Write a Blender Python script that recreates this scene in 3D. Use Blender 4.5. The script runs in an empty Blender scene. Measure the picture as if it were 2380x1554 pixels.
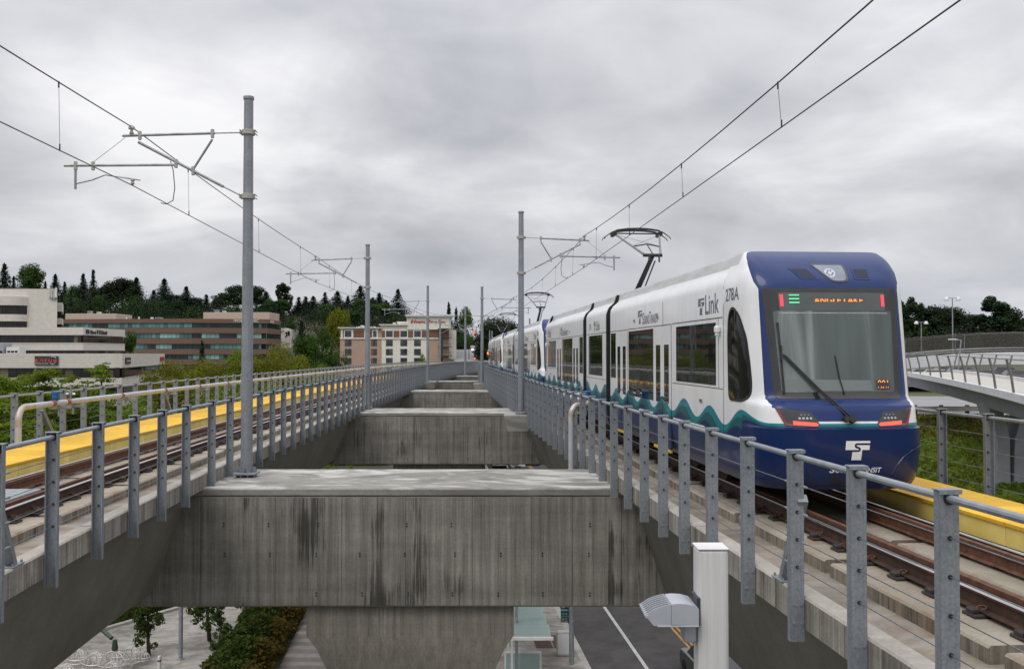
import bpy, math, random
import numpy as np
from math import radians, sin, cos, pi, sqrt, atan, atan2
from mathutils import Vector, Matrix
from mathutils.geometry import delaunay_2d_cdt

# ------------------------------------------------------------------ camera, world, sun, exposure
SC = bpy.context.scene
COL = SC.collection
cam_d = bpy.data.cameras.new('camera')
cam_d.sensor_width = 36.0
cam_d.lens = 36.0 * 2187.0 / 2380.0
cam_d.clip_start = 0.1
cam_d.clip_end = 6000.0
cam = bpy.data.objects.new('camera', cam_d)
COL.objects.link(cam)
cam.location = (0, 0, 0)
cam.rotation_euler = (radians(90 + 1.18), 0, 0)
SC.camera = cam

W_ = bpy.data.worlds.new("World")
SC.world = W_
W_.use_nodes = True
SUN_EL, SUN_AZ = radians(52), radians(215)     # azimuth clockwise from the view direction


def build_world():
    nt = W_.node_tree
    N, L = nt.nodes, nt.links
    N.clear()
    out = N.new('ShaderNodeOutputWorld')
    bg = N.new('ShaderNodeBackground')
    bg.inputs['Strength'].default_value = 0.1
    L.new(bg.outputs[0], out.inputs[0])
    sky = N.new('ShaderNodeTexSky')
    sky.sky_type = 'NISHITA'
    sky.sun_disc = False
    sky.sun_elevation = SUN_EL
    sky.sun_rotation = SUN_AZ
    sky.air_density = 1.0
    sky.dust_density = 2.0

    def math_(op, a, b=None, c=None, clamp=False):
        n = N.new('ShaderNodeMath')
        n.operation = op
        n.use_clamp = clamp
        for i, v in enumerate((a, b, c)):
            if v is None:
                continue
            if isinstance(v, (int, float)):
                n.inputs[i].default_value = v
            else:
                L.new(v, n.inputs[i])
        return n.outputs[0]
    tc = N.new('ShaderNodeTexCoord')
    sep = N.new('ShaderNodeSeparateXYZ')
    L.new(tc.outputs['Generated'], sep.inputs[0])
    x, y, z = sep.outputs
    zc = math_('MAXIMUM', z, 0.0)
    den = math_('ADD', zc, 0.28)
    u = math_('DIVIDE', x, den)
    v = math_('DIVIDE', y, den)
    comb = N.new('ShaderNodeCombineXYZ')
    L.new(u, comb.inputs[0])
    L.new(v, comb.inputs[1])

    def noise(scale, detail, rough, off, dist=0.0, sx=1.0):
        mp = N.new('ShaderNodeMapping')
        L.new(comb.outputs[0], mp.inputs[0])
        mp.inputs['Location'].default_value = off
        mp.inputs['Scale'].default_value = (sx, 1.0, 1.0)
        t = N.new('ShaderNodeTexNoise')
        t.inputs['Scale'].default_value = scale
        t.inputs['Detail'].default_value = detail
        t.inputs['Roughness'].default_value = rough
        t.inputs['Distortion'].default_value = dist
        L.new(mp.outputs[0], t.inputs['Vector'])
        return t.outputs[0]
    n1 = noise(1.5, 7, 0.52, (3.1, 1.7, 0), 0.6, 0.9)
    n2 = noise(3.2, 7, 0.50, (7.3, 4.1, 2), 0.5, 0.95)
    n3 = noise(0.7, 3, 0.5, (11.0, 2.0, 5), 0.1, 0.8)
    s = math_('MULTIPLY', n1, 0.50)
    s = math_('MULTIPLY_ADD', n2, 0.30, s)
    s = math_('MULTIPLY_ADD', n3, 0.20, s)

    def blob(az, el, wa, we, amp):
        # a cloud bank of its own in the sky: soft bump round a direction
        dx = math_('DIVIDE', math_('SUBTRACT', math_('ARCTAN2', x, y), radians(az)), radians(wa))
        dz = math_('DIVIDE', math_('SUBTRACT', math_('ARCSINE', z), radians(el)), radians(we))
        r = math_('ADD', math_('MULTIPLY', dx, dx), math_('MULTIPLY', dz, dz))
        return math_('MULTIPLY', math_('POWER', 2.718, math_('MULTIPLY', r, -1.0)), amp)
    for b in ((-21, 12, 7, 5, 0.13), (-32, 15.5, 3.2, 2.6, -0.13), (-5, 5.6, 3.2, 1.0, -0.11), (-13, 17, 6, 2, 0.05),
              (-18, 9.0, 5, 2.0, 0.07), (8, 14, 9, 2, -0.06), (16, 13, 10, 4, -0.035), (1, 18, 9, 4, -0.07), (0, 11, 8, 2, -0.03), (-10, 20.5, 16, 2.2, -0.04), (9, 8.5, 12, 1.6, 0.03)):
        s = math_('ADD', s, blob(*b))
    ramp = N.new('ShaderNodeValToRGB')
    L.new(s, ramp.inputs[0])
    cr = ramp.color_ramp
    cr.elements[0].position = 0.33
    cr.elements[0].color = (3.15, 3.22, 3.55, 1)
    cr.elements[1].position = 0.66
    cr.elements[1].color = (7.7, 7.65, 7.8, 1)
    e = cr.elements.new(0.44)
    e.color = (4.4, 4.43, 4.72, 1)
    e = cr.elements.new(0.54)
    e.color = (5.6, 5.58, 5.82, 1)
    # overcast sky: brighter towards the zenith, a little bluer near the horizon
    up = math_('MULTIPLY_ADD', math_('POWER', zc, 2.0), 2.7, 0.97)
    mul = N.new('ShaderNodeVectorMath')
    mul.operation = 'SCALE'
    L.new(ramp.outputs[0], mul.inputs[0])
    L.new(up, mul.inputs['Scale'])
    hz = N.new('ShaderNodeMix')
    hz.data_type = 'RGBA'
    hz.inputs['B'].default_value = (5.5, 5.8, 6.45, 1)
    L.new(math_('MULTIPLY', math_('SUBTRACT', 1.0, math_('DIVIDE', zc, 0.13), clamp=True), 0.72, clamp=True), hz.inputs['Factor'])
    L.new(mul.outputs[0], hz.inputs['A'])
    mix = N.new('ShaderNodeMix')
    mix.data_type = 'RGBA'
    mix.inputs['Factor'].default_value = 0.95
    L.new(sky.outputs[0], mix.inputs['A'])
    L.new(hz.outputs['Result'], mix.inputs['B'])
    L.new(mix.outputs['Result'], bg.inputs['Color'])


build_world()
sun_d = bpy.data.lights.new('sun', 'SUN')
sun_d.energy = 0.95
sun_d.angle = radians(25)
sun_d.color = (1.0, 0.96, 0.9)
sun = bpy.data.objects.new('sun', sun_d)
COL.objects.link(sun)
sdir = Vector((sin(SUN_AZ) * cos(SUN_EL), cos(SUN_AZ) * cos(SUN_EL), sin(SUN_EL)))
sun.rotation_euler = sdir.to_track_quat('Z', 'Y').to_euler()
sun.location = (0, -20, 60)
SC.view_settings.view_transform = 'Standard'
SC.view_settings.look = 'None'
SC.view_settings.exposure = 0.2
SC.view_settings.gamma = 1.0
SC.view_settings.use_curve_mapping = False
SC.render.engine = 'CYCLES'
SC.cycles.max_bounces = 6
SC.cycles.diffuse_bounces = 3
SC.cycles.glossy_bounces = 3
SC.cycles.transparent_max_bounces = 12
SC.cycles.use_denoising = True
R = random.Random(7)
NR = np.random.default_rng(7)

# ------------------------------------------------------------------ materials


class G:
    """tiny wrapper round a material's node tree"""

    def __init__(s, name):
        s.m = bpy.data.materials.new(name)
        s.m.use_nodes = True
        s.t = s.m.node_tree
        s.N, s.L = s.t.nodes, s.t.links
        s.p = s.N['Principled BSDF']

    def sv(s, sock, v):
        if isinstance(v, bpy.types.NodeSocket):
            s.L.new(v, sock)
        elif isinstance(v, (tuple, list)) and len(v) == 3 and sock.type == 'RGBA':
            sock.default_value = (*v, 1)
        else:
            sock.default_value = v

    def set(s, **k):
        nm = dict(base='Base Color', rough='Roughness', metal='Metallic', spec='Specular IOR Level', coat='Coat Weight',
                  coatr='Coat Roughness', em='Emission Color', ems='Emission Strength', alpha='Alpha', normal='Normal', trans='Transmission Weight', ior='IOR')
        for a, v in k.items():
            s.sv(s.p.inputs[nm[a]], v)
        return s

    def math(s, op, a, b=None, c=None, clamp=False):
        n = s.N.new('ShaderNodeMath')
        n.operation = op
        n.use_clamp = clamp
        for i, v in enumerate((a, b, c)):
            if v is not None:
                s.sv(n.inputs[i], v)
        return n.outputs[0]

    def co(s, out='Object'):
        return s.N.new('ShaderNodeTexCoord').outputs[out]

    def sep(s, v):
        n = s.N.new('ShaderNodeSeparateXYZ')
        s.L.new(v, n.inputs[0])
        return n.outputs

    def map(s, v, scale=(1, 1, 1), loc=(0, 0, 0), rot=(0, 0, 0)):
        n = s.N.new('ShaderNodeMapping')
        s.L.new(v, n.inputs[0])
        n.inputs['Scale'].default_value = scale
        n.inputs['Location'].default_value = loc
        n.inputs['Rotation'].default_value = rot
        return n.outputs[0]

    def noise(s, v, scale, detail=5, rough=0.55, dist=0.0):
        n = s.N.new('ShaderNodeTexNoise')
        s.L.new(v, n.inputs['Vector'])
        n.inputs['Scale'].default_value = scale
        n.inputs['Detail'].default_value = detail
        n.inputs['Roughness'].default_value = rough
        n.inputs['Distortion'].default_value = dist
        return n.outputs[0]

    def vor(s, v, scale):
        n = s.N.new('ShaderNodeTexVoronoi')
        s.L.new(v, n.inputs['Vector'])
        n.inputs['Scale'].default_value = scale
        return n.outputs

    def ramp(s, f, stops):
        n = s.N.new('ShaderNodeValToRGB')
        s.L.new(f, n.inputs[0])
        cr = n.color_ramp
        while len(cr.elements) < len(stops):
            cr.elements.new(0.5)
        for e, (p, c) in zip(cr.elements, stops):
            e.position = p
            e.color = (c, c, c, 1) if isinstance(c, (int, float)) else (*c, 1)
        return n.outputs[0]

    def mix(s, f, a, b, mode='MIX'):
        n = s.N.new('ShaderNodeMix')
        n.data_type = 'RGBA'
        n.blend_type = mode
        s.sv(n.inputs['Factor'], f)
        s.sv(n.inputs['A'], a)
        s.sv(n.inputs['B'], b)
        return n.outputs['Result']

    def bump(s, h, strength=0.3, dist=0.02):
        n = s.N.new('ShaderNodeBump')
        n.inputs['Strength'].default_value = strength
        n.inputs['Distance'].default_value = dist
        s.L.new(h, n.inputs['Height'])
        s.L.new(n.outputs[0], s.p.inputs['Normal'])

    def rnd(s):
        return s.N.new('ShaderNodeObjectInfo').outputs['Random']


MT = {}


def mat(name, c1, c2=None, scale=4.0, rough=0.6, metal=0.0, bump=0.0, spec=0.5, coat=0.0, detail=5, stretch=(1, 1, 1), vary=0.0, bscale=None, em=None, ems=0.0):
    g = G(name)
    g.set(rough=rough, metal=metal, spec=spec, coat=coat)
    v = g.map(g.co(), stretch)
    n = g.noise(v, scale, detail)
    c2 = c2 or tuple(x * 0.8 for x in c1)
    col = g.ramp(n, ((0.35, c1), (0.65, c2)))
    if vary:
        k = g.math('MULTIPLY_ADD', g.rnd(), vary * 2, 1 - vary)
        hs = g.N.new('ShaderNodeHueSaturation')
        g.L.new(col, hs.inputs['Color'])
        g.L.new(k, hs.inputs['Value'])
        col = hs.outputs[0]
    g.set(base=col)
    if bump:
        g.bump(g.noise(v, bscale or scale * 6, 6), bump, 0.01)
    if em:
        g.set(em=em, ems=ems)
    MT[name] = g.m
    return g.m


def concrete(name, lo, hi, streak=0.5, black=0.0, whitewash=0.0, rust=0.0, runs=()):
    """board-marked concrete: fine mottling, vertical run-off streaks, dark runs that start at their own heights.
    runs: world x of the places where water has run down for years"""
    g = G(name)
    geo = g.N.new('ShaderNodeNewGeometry')
    v = geo.outputs['Position']
    nz = g.math('ABSOLUTE', g.sep(geo.outputs['Normal'])[2])
    vert = g.math('SUBTRACT', 1.0, g.math('MULTIPLY', nz, 1.6), clamp=True)
    X, Y, Z = g.sep(v)
    m = g.noise(v, 1.1, 8, 0.66)
    m2 = g.noise(v, 0.42, 5, 0.6, 0.5)
    f = g.noise(v, 26, 4, 0.7)
    col = g.ramp(g.math('MULTIPLY_ADD', m2, 0.4, g.math('MULTIPLY', m, 0.6)), ((0.32, lo), (0.68, hi)))
    st = g.noise(g.map(v, (5.5, 5.5, 0.16)), 1.6, 6, 0.7)
    st2 = g.noise(g.map(v, (22, 22, 0.5)), 1.3, 4, 0.7)
    k = g.ramp(st, ((0.35, 1 - streak), (0.6, 1.0)))
    col = g.mix(vert, col, g.mix(1.0, col, k, 'MULTIPLY'))
    k2 = g.ramp(st2, ((0.3, 1 - 0.42 * streak), (0.62, 1.06)))
    col = g.mix(vert, col, g.mix(1.0, col, k2, 'MULTIPLY'))
    col = g.mix(1.0, col, g.ramp(g.rnd(), ((0.0, 0.86), (1.0, 1.10))), 'MULTIPLY')
    k3 = g.ramp(f, ((0.3, 0.84), (0.7, 1.12)))
    col = g.mix(1.0, col, k3, 'MULTIPLY')
    # faint pour lines
    hl = g.noise(g.map(v, (0.15, 0.15, 3.2)), 1.2, 3)
    col = g.mix(g.math('MULTIPLY', vert, 0.6), col, g.mix(1.0, col, g.ramp(hl, ((0.35, 0.82), (0.65, 1.12))), 'MULTIPLY'))
    if black:
        b = g.noise(g.map(v, (8.5, 8.5, 0.13), (3, 2, 1)), 1.0, 6, 0.75, 0.5)
        area = g.noise(g.map(v, (0.7, 0.7, 0.5), (9, 1, 0)), 1.0, 3)
        edge = g.noise(g.map(v, (16, 16, 2.2), (1, 7, 0)), 1.0, 3, 0.7)
        a = g.math('MULTIPLY', area, 0.80)
        for (rx, rw, ra) in runs:
            q = g.math('DIVIDE', g.math('SUBTRACT', X, rx), rw)
            q = g.math('POWER', 2.718, g.math('MULTIPLY', g.math('MULTIPLY', q, q), -1.0))
            a = g.math('ADD', a, g.math('MULTIPLY', g.math('MULTIPLY', q, ra), g.math('LESS_THAN', Y, 30.0)))
        b2 = g.noise(g.map(v, (21, 21, 0.32), (6, 1, 4)), 1.0, 5, 0.75, 0.4)
        t = g.math('ADD', g.math('MULTIPLY', g.math('MULTIPLY_ADD', b2, 0.5, g.math('MULTIPLY', b, 0.5)), a), g.math('MULTIPLY', edge, 0.05))
        bb = g.math('MULTIPLY', g.ramp(t, ((0.295, 0.0), (0.335, black))), vert)
        col = g.mix(bb, col, (0.024, 0.021, 0.018))
    if whitewash:
        w = g.noise(g.map(v, (0.42, 0.62, 1)), 1.2, 6, 0.55, 2.2)
        ww = g.math('MULTIPLY', g.ramp(w, ((0.46, 0.0), (0.60, whitewash))), nz)
        col = g.mix(ww, col, (0.60, 0.59, 0.56))
        w2 = g.noise(g.map(v, (0.45, 0.7, 1), (4, 4, 4)), 1.1, 6, 0.6, 1.4)
        col = g.mix(g.ramp(w2, ((0.5, 0.0), (0.66, 0.62))), col, (0.13, 0.122, 0.11))
    if rust:
        r = g.noise(g.map(v, (1.2, 1.2, 0.5), (5, 5, 5)), 1.4, 6, 0.6)
        col = g.mix(g.ramp(r, ((0.52, 0.0), (0.72, rust))), col, (0.20, 0.115, 0.055))
    g.set(base=col, rough=0.88, spec=0.3)
    g.bump(g.math('ADD', g.math('MULTIPLY', f, 0.6), g.math('MULTIPLY', st2, vert)), 0.3, 0.010)
    MT[name] = g.m
    return g.m


concrete('beam_concrete', (0.168, 0.156, 0.136), (0.32, 0.304, 0.272), 0.42, 0.8, 0, 0,
         ((-5.5, .22, .17), (-5.05, .15, .15), (-4.1, .42, .19), (-2.8, .26, .17), (-1.95, .15, .14), (-1.4, .4, .10), (0.15, .08, .12), (2.0, .10, .10)))
concrete('beam_top_concrete', (0.19, 0.182, 0.16), (0.33, 0.32, 0.29), 0.0, 0.0, 0.65)
concrete('girder_concrete', (0.165, 0.154, 0.132), (0.27, 0.254, 0.224), 0.40, 0.3)
concrete('kerb_concrete', (0.25, 0.228, 0.19), (0.45, 0.425, 0.38), 0.62, 0.8)
concrete('plinth_concrete', (0.21, 0.18, 0.135), (0.40, 0.36, 0.295), 0.6, 0.8, 0.0, 0.65)
concrete('deck_concrete', (0.165, 0.138, 0.105), (0.29, 0.255, 0.205), 0.1, 0.0, 0.2, 0.6)
concrete('pier_concrete', (0.19, 0.177, 0.148), (0.29, 0.272, 0.236), 0.4, 0.6)
concrete('paving_concrete', (0.25, 0.228, 0.20), (0.36, 0.335, 0.30), 0.0, 0.0, 0.3)


def galvanised():
    g = G('galvanised_steel')
    v = g.co()
    c = g.vor(v, 55)
    n = g.noise(v, 5, 6, 0.6)
    sp = g.sep(c[1])[0]
    k = g.math('MULTIPLY_ADD', sp, 0.35, g.math('MULTIPLY', n, 0.65))
    col = g.ramp(k, ((0.25, (0.19, 0.21, 0.232)), (0.75, (0.29, 0.315, 0.34))))
    st = g.noise(g.map(v, (30, 30, 1.0)), 1.0, 4)
    col = g.mix(1.0, col, g.ramp(st, ((0.3, 0.84), (0.6, 1.0))), 'MULTIPLY')
    g.set(base=col, metal=0.3, rough=0.5)
    g.bump(n, 0.04, 0.003)
    MT['galvanised_steel'] = g.m


galvanised()
mat('pale_galvanised', (0.31, 0.335, 0.36), (0.23, 0.25, 0.275), 6, 0.5, 0.35, 0.05)
mat('weathered_tube', (0.20, 0.22, 0.235), (0.31, 0.335, 0.35), 5, 0.5, 0.4)
mat('cast_fitting', (0.42, 0.42, 0.40), (0.32, 0.31, 0.28), 15, 0.5, 0.3)
mat('black_rubber', (0.012, 0.012, 0.013), (0.02, 0.02, 0.02), 10, 0.55)
mat('dark_wire', (0.025, 0.025, 0.028), (0.05, 0.05, 0.05), 3, 0.5, 0.3)
mat('steel_cable', (0.22, 0.24, 0.26), (0.12, 0.13, 0.14), 40, 0.45, 0.5)


def rust():
    g = G('rusty_rail')
    v = g.co()
    n = g.noise(v, 7, 8, 0.65)
    n2 = g.noise(g.map(v, (1, 0.3, 1)), 1.2, 5)
    col = g.ramp(n, ((0.3, (0.018, 0.009, 0.006)), (0.52, (0.048, 0.021, 0.011)), (0.75, (0.105, 0.045, 0.021))))
    col = g.mix(g.ramp(n2, ((0.35, 0.0), (0.7, 0.6))), col, (0.035, 0.020, 0.014))
    g.set(base=col, rough=0.75, metal=0.1)
    g.bump(n, 0.25, 0.006)
    MT['rusty_rail'] = g.m
    g = G('guard_rust')
    v = g.co()
    n = g.noise(v, 9, 8, 0.65)
    col = g.ramp(n, ((0.3, (0.055, 0.022, 0.011)), (0.7, (0.16, 0.066, 0.033))))
    g.set(base=col, rough=0.8)
    MT['guard_rust'] = g.m
    g = G('polished_rail')
    n = g.noise(g.map(g.co(), (20, 0.4, 1)), 2, 4)
    g.set(base=g.ramp(n, ((0.3, (0.42, 0.41, 0.40)), (0.7, (0.66, 0.65, 0.64)))), metal=0.85, rough=0.28)
    MT['polished_rail'] = g.m


rust()
mat('fastener_black', (0.018, 0.016, 0.015), (0.045, 0.036, 0.03), 20, 0.7, bump=0.2)
mat('fastener_rust', (0.16, 0.06, 0.028), (0.06, 0.026, 0.015), 20, 0.8)


def tactile():
    g = G('yellow_tactile')
    v = g.co()
    d = g.vor(g.map(v, (1, 1, 0.05)), 18)
    dots = g.ramp(d[0], ((0.25, 1.0), (0.4, 0.0)))
    n = g.noise(v, 3.0, 7, 0.6)
    n2 = g.noise(v, 45, 3, 0.6)
    col = g.ramp(n, ((0.3, (0.66, 0.37, 0.025)), (0.7, (0.82, 0.50, 0.045))))
    col = g.mix(1.0, col, g.ramp(n2, ((0.3, 0.78), (0.7, 1.08))), 'MULTIPLY')
    col = g.mix(g.math('MULTIPLY', dots, 0.22), col, (0.78, 0.50, 0.10))
    hs = g.N.new('ShaderNodeHueSaturation')
    g.L.new(col, hs.inputs['Color'])
    g.L.new(g.math('MULTIPLY_ADD', g.rnd(), 0.24, 0.86), hs.inputs['Value'])
    g.set(base=hs.outputs[0], rough=0.7, spec=0.3)
    g.bump(dots, 0.6, 0.006)
    MT['yellow_tactile'] = g.m


tactile()
mat('yellow_cover', (0.88, 0.70, 0.22), (0.76, 0.58, 0.15), 2.5, 0.5, vary=0.16, detail=8)
mat('white_pipe', (0.46, 0.485, 0.52), (0.38, 0.395, 0.415), 3, 0.45, bump=0.05)
mat('stained_pipe', (0.50, 0.475, 0.43), (0.34, 0.29, 0.23), 5, 0.4, 0.2)
mat('coupling_red', (0.30, 0.085, 0.05), (0.22, 0.06, 0.04), 12, 0.55)
mat('valve_blue', (0.03, 0.16, 0.42), (0.02, 0.10, 0.30), 8, 0.4)
mat('chrome_valve', (0.6, 0.6, 0.6), (0.4, 0.4, 0.4), 8, 0.2, 0.9)
mat('asphalt', (0.058, 0.055, 0.055), (0.088, 0.083, 0.080), 1.1, 0.9, bump=0.3, bscale=60, detail=9)
mat('freeway_asphalt', (0.20, 0.20, 0.21), (0.26, 0.26, 0.265), 0.4, 0.9, stretch=(0.1, 3, 1))
mat('road_white', (0.62, 0.62, 0.60), (0.48, 0.48, 0.46), 3, 0.7)
mat('road_yellow', (0.62, 0.33, 0.03), (0.48, 0.25, 0.03), 3, 0.7)
mat('kerb_stone', (0.46, 0.44, 0.40), (0.36, 0.34, 0.31), 3, 0.85)
mat('brick_paver', (0.13, 0.075, 0.062), (0.10, 0.06, 0.052), 3, 0.85)
mat('boardwalk_light', (0.24, 0.215, 0.195), (0.19, 0.17, 0.155), 2, 0.85)
mat('boardwalk_dark', (0.165, 0.148, 0.135), (0.13, 0.118, 0.105), 2, 0.85)
mat('grey_metal_paint', (0.34, 0.36, 0.38), (0.28, 0.30, 0.32), 4, 0.45, 0.1)
mat('dark_green_metal', (0.02, 0.045, 0.025), (0.03, 0.06, 0.03), 5, 0.5)
mat('bare_wire_metal', (0.62, 0.60, 0.57), (0.5, 0.48, 0.45), 20, 0.45, 0.4)


def foliage(name, dark, light, hue=0.02, trans=0.25, nscale=0.6):
    g = G(name)
    v = g.co()
    n = g.noise(v, nscale, 4, 0.6)
    n2 = g.noise(v, nscale * 7, 2, 0.6)
    k = g.math('MULTIPLY_ADD', n2, 0.4, g.math('MULTIPLY', n, 0.6))
    col = g.ramp(k, ((0.30, dark), (0.70, light)))
    hs = g.N.new('ShaderNodeHueSaturation')
    g.L.new(col, hs.inputs['Color'])
    r = g.rnd()
    g.L.new(g.math('MULTIPLY_ADD', r, hue * 2, 0.5 - hue), hs.inputs['Hue'])
    g.L.new(g.math('MULTIPLY_ADD', r, 0.5, 0.75), hs.inputs['Value'])
    g.set(base=hs.outputs[0], rough=0.7, spec=0.12)
    tr = g.N.new('ShaderNodeBsdfTranslucent')
    g.L.new(hs.outputs[0], tr.inputs['Color'])
    mx = g.N.new('ShaderNodeMixShader')
    mx.inputs[0].default_value = trans
    g.L.new(g.p.outputs[0], mx.inputs[1])
    g.L.new(tr.outputs[0], mx.inputs[2])
    out = [x for x in g.N if x.type == 'OUTPUT_MATERIAL'][0]
    g.L.new(mx.outputs[0], out.inputs[0])
    MT[name] = g.m


foliage('conifer_green', (0.007, 0.016, 0.010), (0.020, 0.037, 0.020), 0.015, 0.1)
foliage('dark_leaf', (0.011, 0.023, 0.009), (0.030, 0.050, 0.016), 0.02, 0.15)
foliage('mid_leaf', (0.020, 0.046, 0.008), (0.060, 0.115, 0.016), 0.02, 0.3)
foliage('fresh_leaf', (0.060, 0.110, 0.008), (0.19, 0.26, 0.018), 0.015, 0.35)
foliage('olive_leaf', (0.075, 0.092, 0.008), (0.20, 0.205, 0.018), 0.015, 0.35)
foliage('hedge_leaf', (0.024, 0.046, 0.009), (0.075, 0.105, 0.018), 0.03, 0.3, 0.9)
foliage('rust_leaf', (0.060, 0.040, 0.010), (0.14, 0.095, 0.022), 0.02, 0.3, 1.5)
foliage('grass_blade', (0.060, 0.100, 0.012), (0.18, 0.22, 0.030), 0.02, 0.25, 0.35)
foliage('lawn_blade', (0.030, 0.055, 0.010), (0.07, 0.105, 0.018), 0.02, 0.25, 0.5)
mat('bark', (0.075, 0.055, 0.042), (0.045, 0.034, 0.027), 3, 0.9, bump=0.4, stretch=(1, 1, 0.2))
mat('ground_soil', (0.075, 0.078, 0.045), (0.055, 0.06, 0.03), 0.05, 0.95, detail=9)
mat('bank_soil', (0.070, 0.078, 0.026), (0.12, 0.10, 0.040), 0.12, 0.95, detail=9)

# ------------------------------------------------------------------ building helpers


def world_mat(o):
    m = o.matrix_basis.copy()
    while o.parent:
        o = o.parent
        m = o.matrix_basis @ m
    return m


def tag(o, label=None, cat=None, group=None, kind=None):
    if label:
        o['label'] = label
    if cat:
        o['category'] = cat
    if group:
        o['group'] = group
    if kind:
        o['kind'] = kind
    return o


def thing(name, label, cat, loc=(0, 0, 0), rz=0.0, group=None):
    o = bpy.data.objects.new(name, None)
    COL.objects.link(o)
    o.empty_display_size = 0.3
    o.location = loc
    o.rotation_euler = (0, 0, rz)
    return tag(o, label, cat, group)


def M_(m):
    return MT[m] if isinstance(m, str) else m


class MB:
    def __init__(s):
        s.v, s.f, s.m = [], [], []

    def add(s, vs, fs, mi=0):
        b = len(s.v)
        s.v.extend([tuple(p) for p in vs])
        s.f.extend([tuple(i + b for i in f) for f in fs])
        s.m.extend([mi] * len(fs) if isinstance(mi, int) else mi)
        return s

    def bx(s, x0, x1, y0, y1, z0, z1, mi=0, T=None):
        vs = [(x0, y0, z0), (x1, y0, z0), (x1, y1, z0), (x0, y1, z0), (x0, y0, z1), (x1, y0, z1), (x1, y1, z1), (x0, y1, z1)]
        if T is not None:
            vs = [T @ Vector(p) for p in vs]
        return s.add(vs, [(3, 2, 1, 0), (4, 5, 6, 7), (0, 1, 5, 4), (1, 2, 6, 5), (2, 3, 7, 6), (3, 0, 4, 7)], mi)

    def bev(s, x0, x1, y0, y1, z0, z1, c=0.02, mi=0, T=None):
        """box with chamfered edges"""
        vs = []
        for X, sx in ((x0, 1), (x1, -1)):
            for Y, sy in ((y0, 1), (y1, -1)):
                for Z, sz in ((z0, 1), (z1, -1)):
                    vs += [(X, Y + sy * c, Z + sz * c), (X + sx * c, Y, Z + sz * c), (X + sx * c, Y + sy * c, Z)]
        if T is not None:
            vs = [T @ Vector(p) for p in vs]
        V = lambda i, j, k, a: ((i * 2 + j) * 2 + k) * 3 + a
        fs = []
        for i in (0, 1):
            fs.append((V(i, 0, 0, 0), V(i, 1, 0, 0), V(i, 1, 1, 0), V(i, 0, 1, 0)))
            fs.append((V(0, i, 0, 1), V(1, i, 0, 1), V(1, i, 1, 1), V(0, i, 1, 1)))
            fs.append((V(0, 0, i, 2), V(1, 0, i, 2), V(1, 1, i, 2), V(0, 1, i, 2)))
            for j in (0, 1):
                fs.append((V(i, j, 0, 0), V(i, j, 1, 0), V(i, j, 1, 1), V(i, j, 0, 1)))
                fs.append((V(i, 0, j, 0), V(i, 1, j, 0), V(i, 1, j, 2), V(i, 0, j, 2)))
                fs.append((V(0, i, j, 1), V(1, i, j, 1), V(1, i, j, 2), V(0, i, j, 2)))
                for k in (0, 1):
                    fs.append((V(i, j, k, 0), V(i, j, k, 1), V(i, j, k, 2)))
        return s.add(vs, fs, mi)

    def tube(s, pts, r, n=8, mi=0, cap=True, r2=None):
        P = [Vector(p) for p in pts]
        k = len(P)
        rs = r if isinstance(r, (list, tuple)) else [r + ((r2 if r2 is not None else r) - r) * i / max(1, k - 1) for i in range(k)]
        vs, fs = [], []
        u = None
        for i in range(k):
            t = (P[min(i + 1, k - 1)] - P[max(i - 1, 0)])
            t = t.normalized() if t.length > 1e-9 else Vector((0, 0, 1))
            if u is None:
                a = Vector((0, 0, 1)) if abs(t.z) < 0.9 else Vector((1, 0, 0))
                u = t.cross(a).normalized()
            else:
                u = (u - t * u.dot(t)).normalized()
            w = t.cross(u)
            for j in range(n):
                an = 2 * pi * j / n
                vs.append(P[i] + (u * cos(an) + w * sin(an)) * rs[i])
        for i in range(k - 1):
            for j in range(n):
                fs.append((i * n + j, i * n + (j + 1) % n, (i + 1) * n + (j + 1) % n, (i + 1) * n + j))
        if cap:
            fs.append(tuple(reversed(range(n))))
            fs.append(tuple((k - 1) * n + j for j in range(n)))
        return s.add(vs, fs, mi)

    def lathe(s, c, prof, n=12, mi=0):
        """prof: (radius, z) from bottom to top round a vertical axis through c"""
        vs, fs = [], []
        for r, z in prof:
            for j in range(n):
                a = 2 * pi * j / n
                vs.append((c[0] + r * cos(a), c[1] + r * sin(a), c[2] + z))
        for i in range(len(prof) - 1):
            for j in range(n):
                fs.append((i * n + j, i * n + (j + 1) % n, (i + 1) * n + (j + 1) % n, (i + 1) * n + j))
        fs.append(tuple(reversed(range(n))))
        fs.append(tuple((len(prof) - 1) * n + j for j in range(n)))
        return s.add(vs, fs, mi)

    def grid(s, rows, closed=False, mi=0):
        """rows: equal-length lists of points, joined into quads"""
        n = len(rows[0])
        vs = [p for r in rows for p in r]
        fs, ms = [], []
        for i in range(len(rows) - 1):
            for j in range(n if closed else n - 1):
                fs.append((i * n + j, i * n + (j + 1) % n, (i + 1) * n + (j + 1) % n, (i + 1) * n + j))
                ms.append(mi if isinstance(mi, int) else mi[j])
        return s.add(vs, fs, ms)

    def loft(s, rows, mi=0):
        """closed sections with end caps"""
        b = len(s.v)
        s.grid(rows, True, mi)
        n = len(rows[0])
        s.f.append(tuple(b + j for j in reversed(range(n))))
        s.f.append(tuple(b + (len(rows) - 1) * n + j for j in range(n)))
        m0 = mi if isinstance(mi, int) else 0
        s.m += [m0, m0]
        return s

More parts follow.
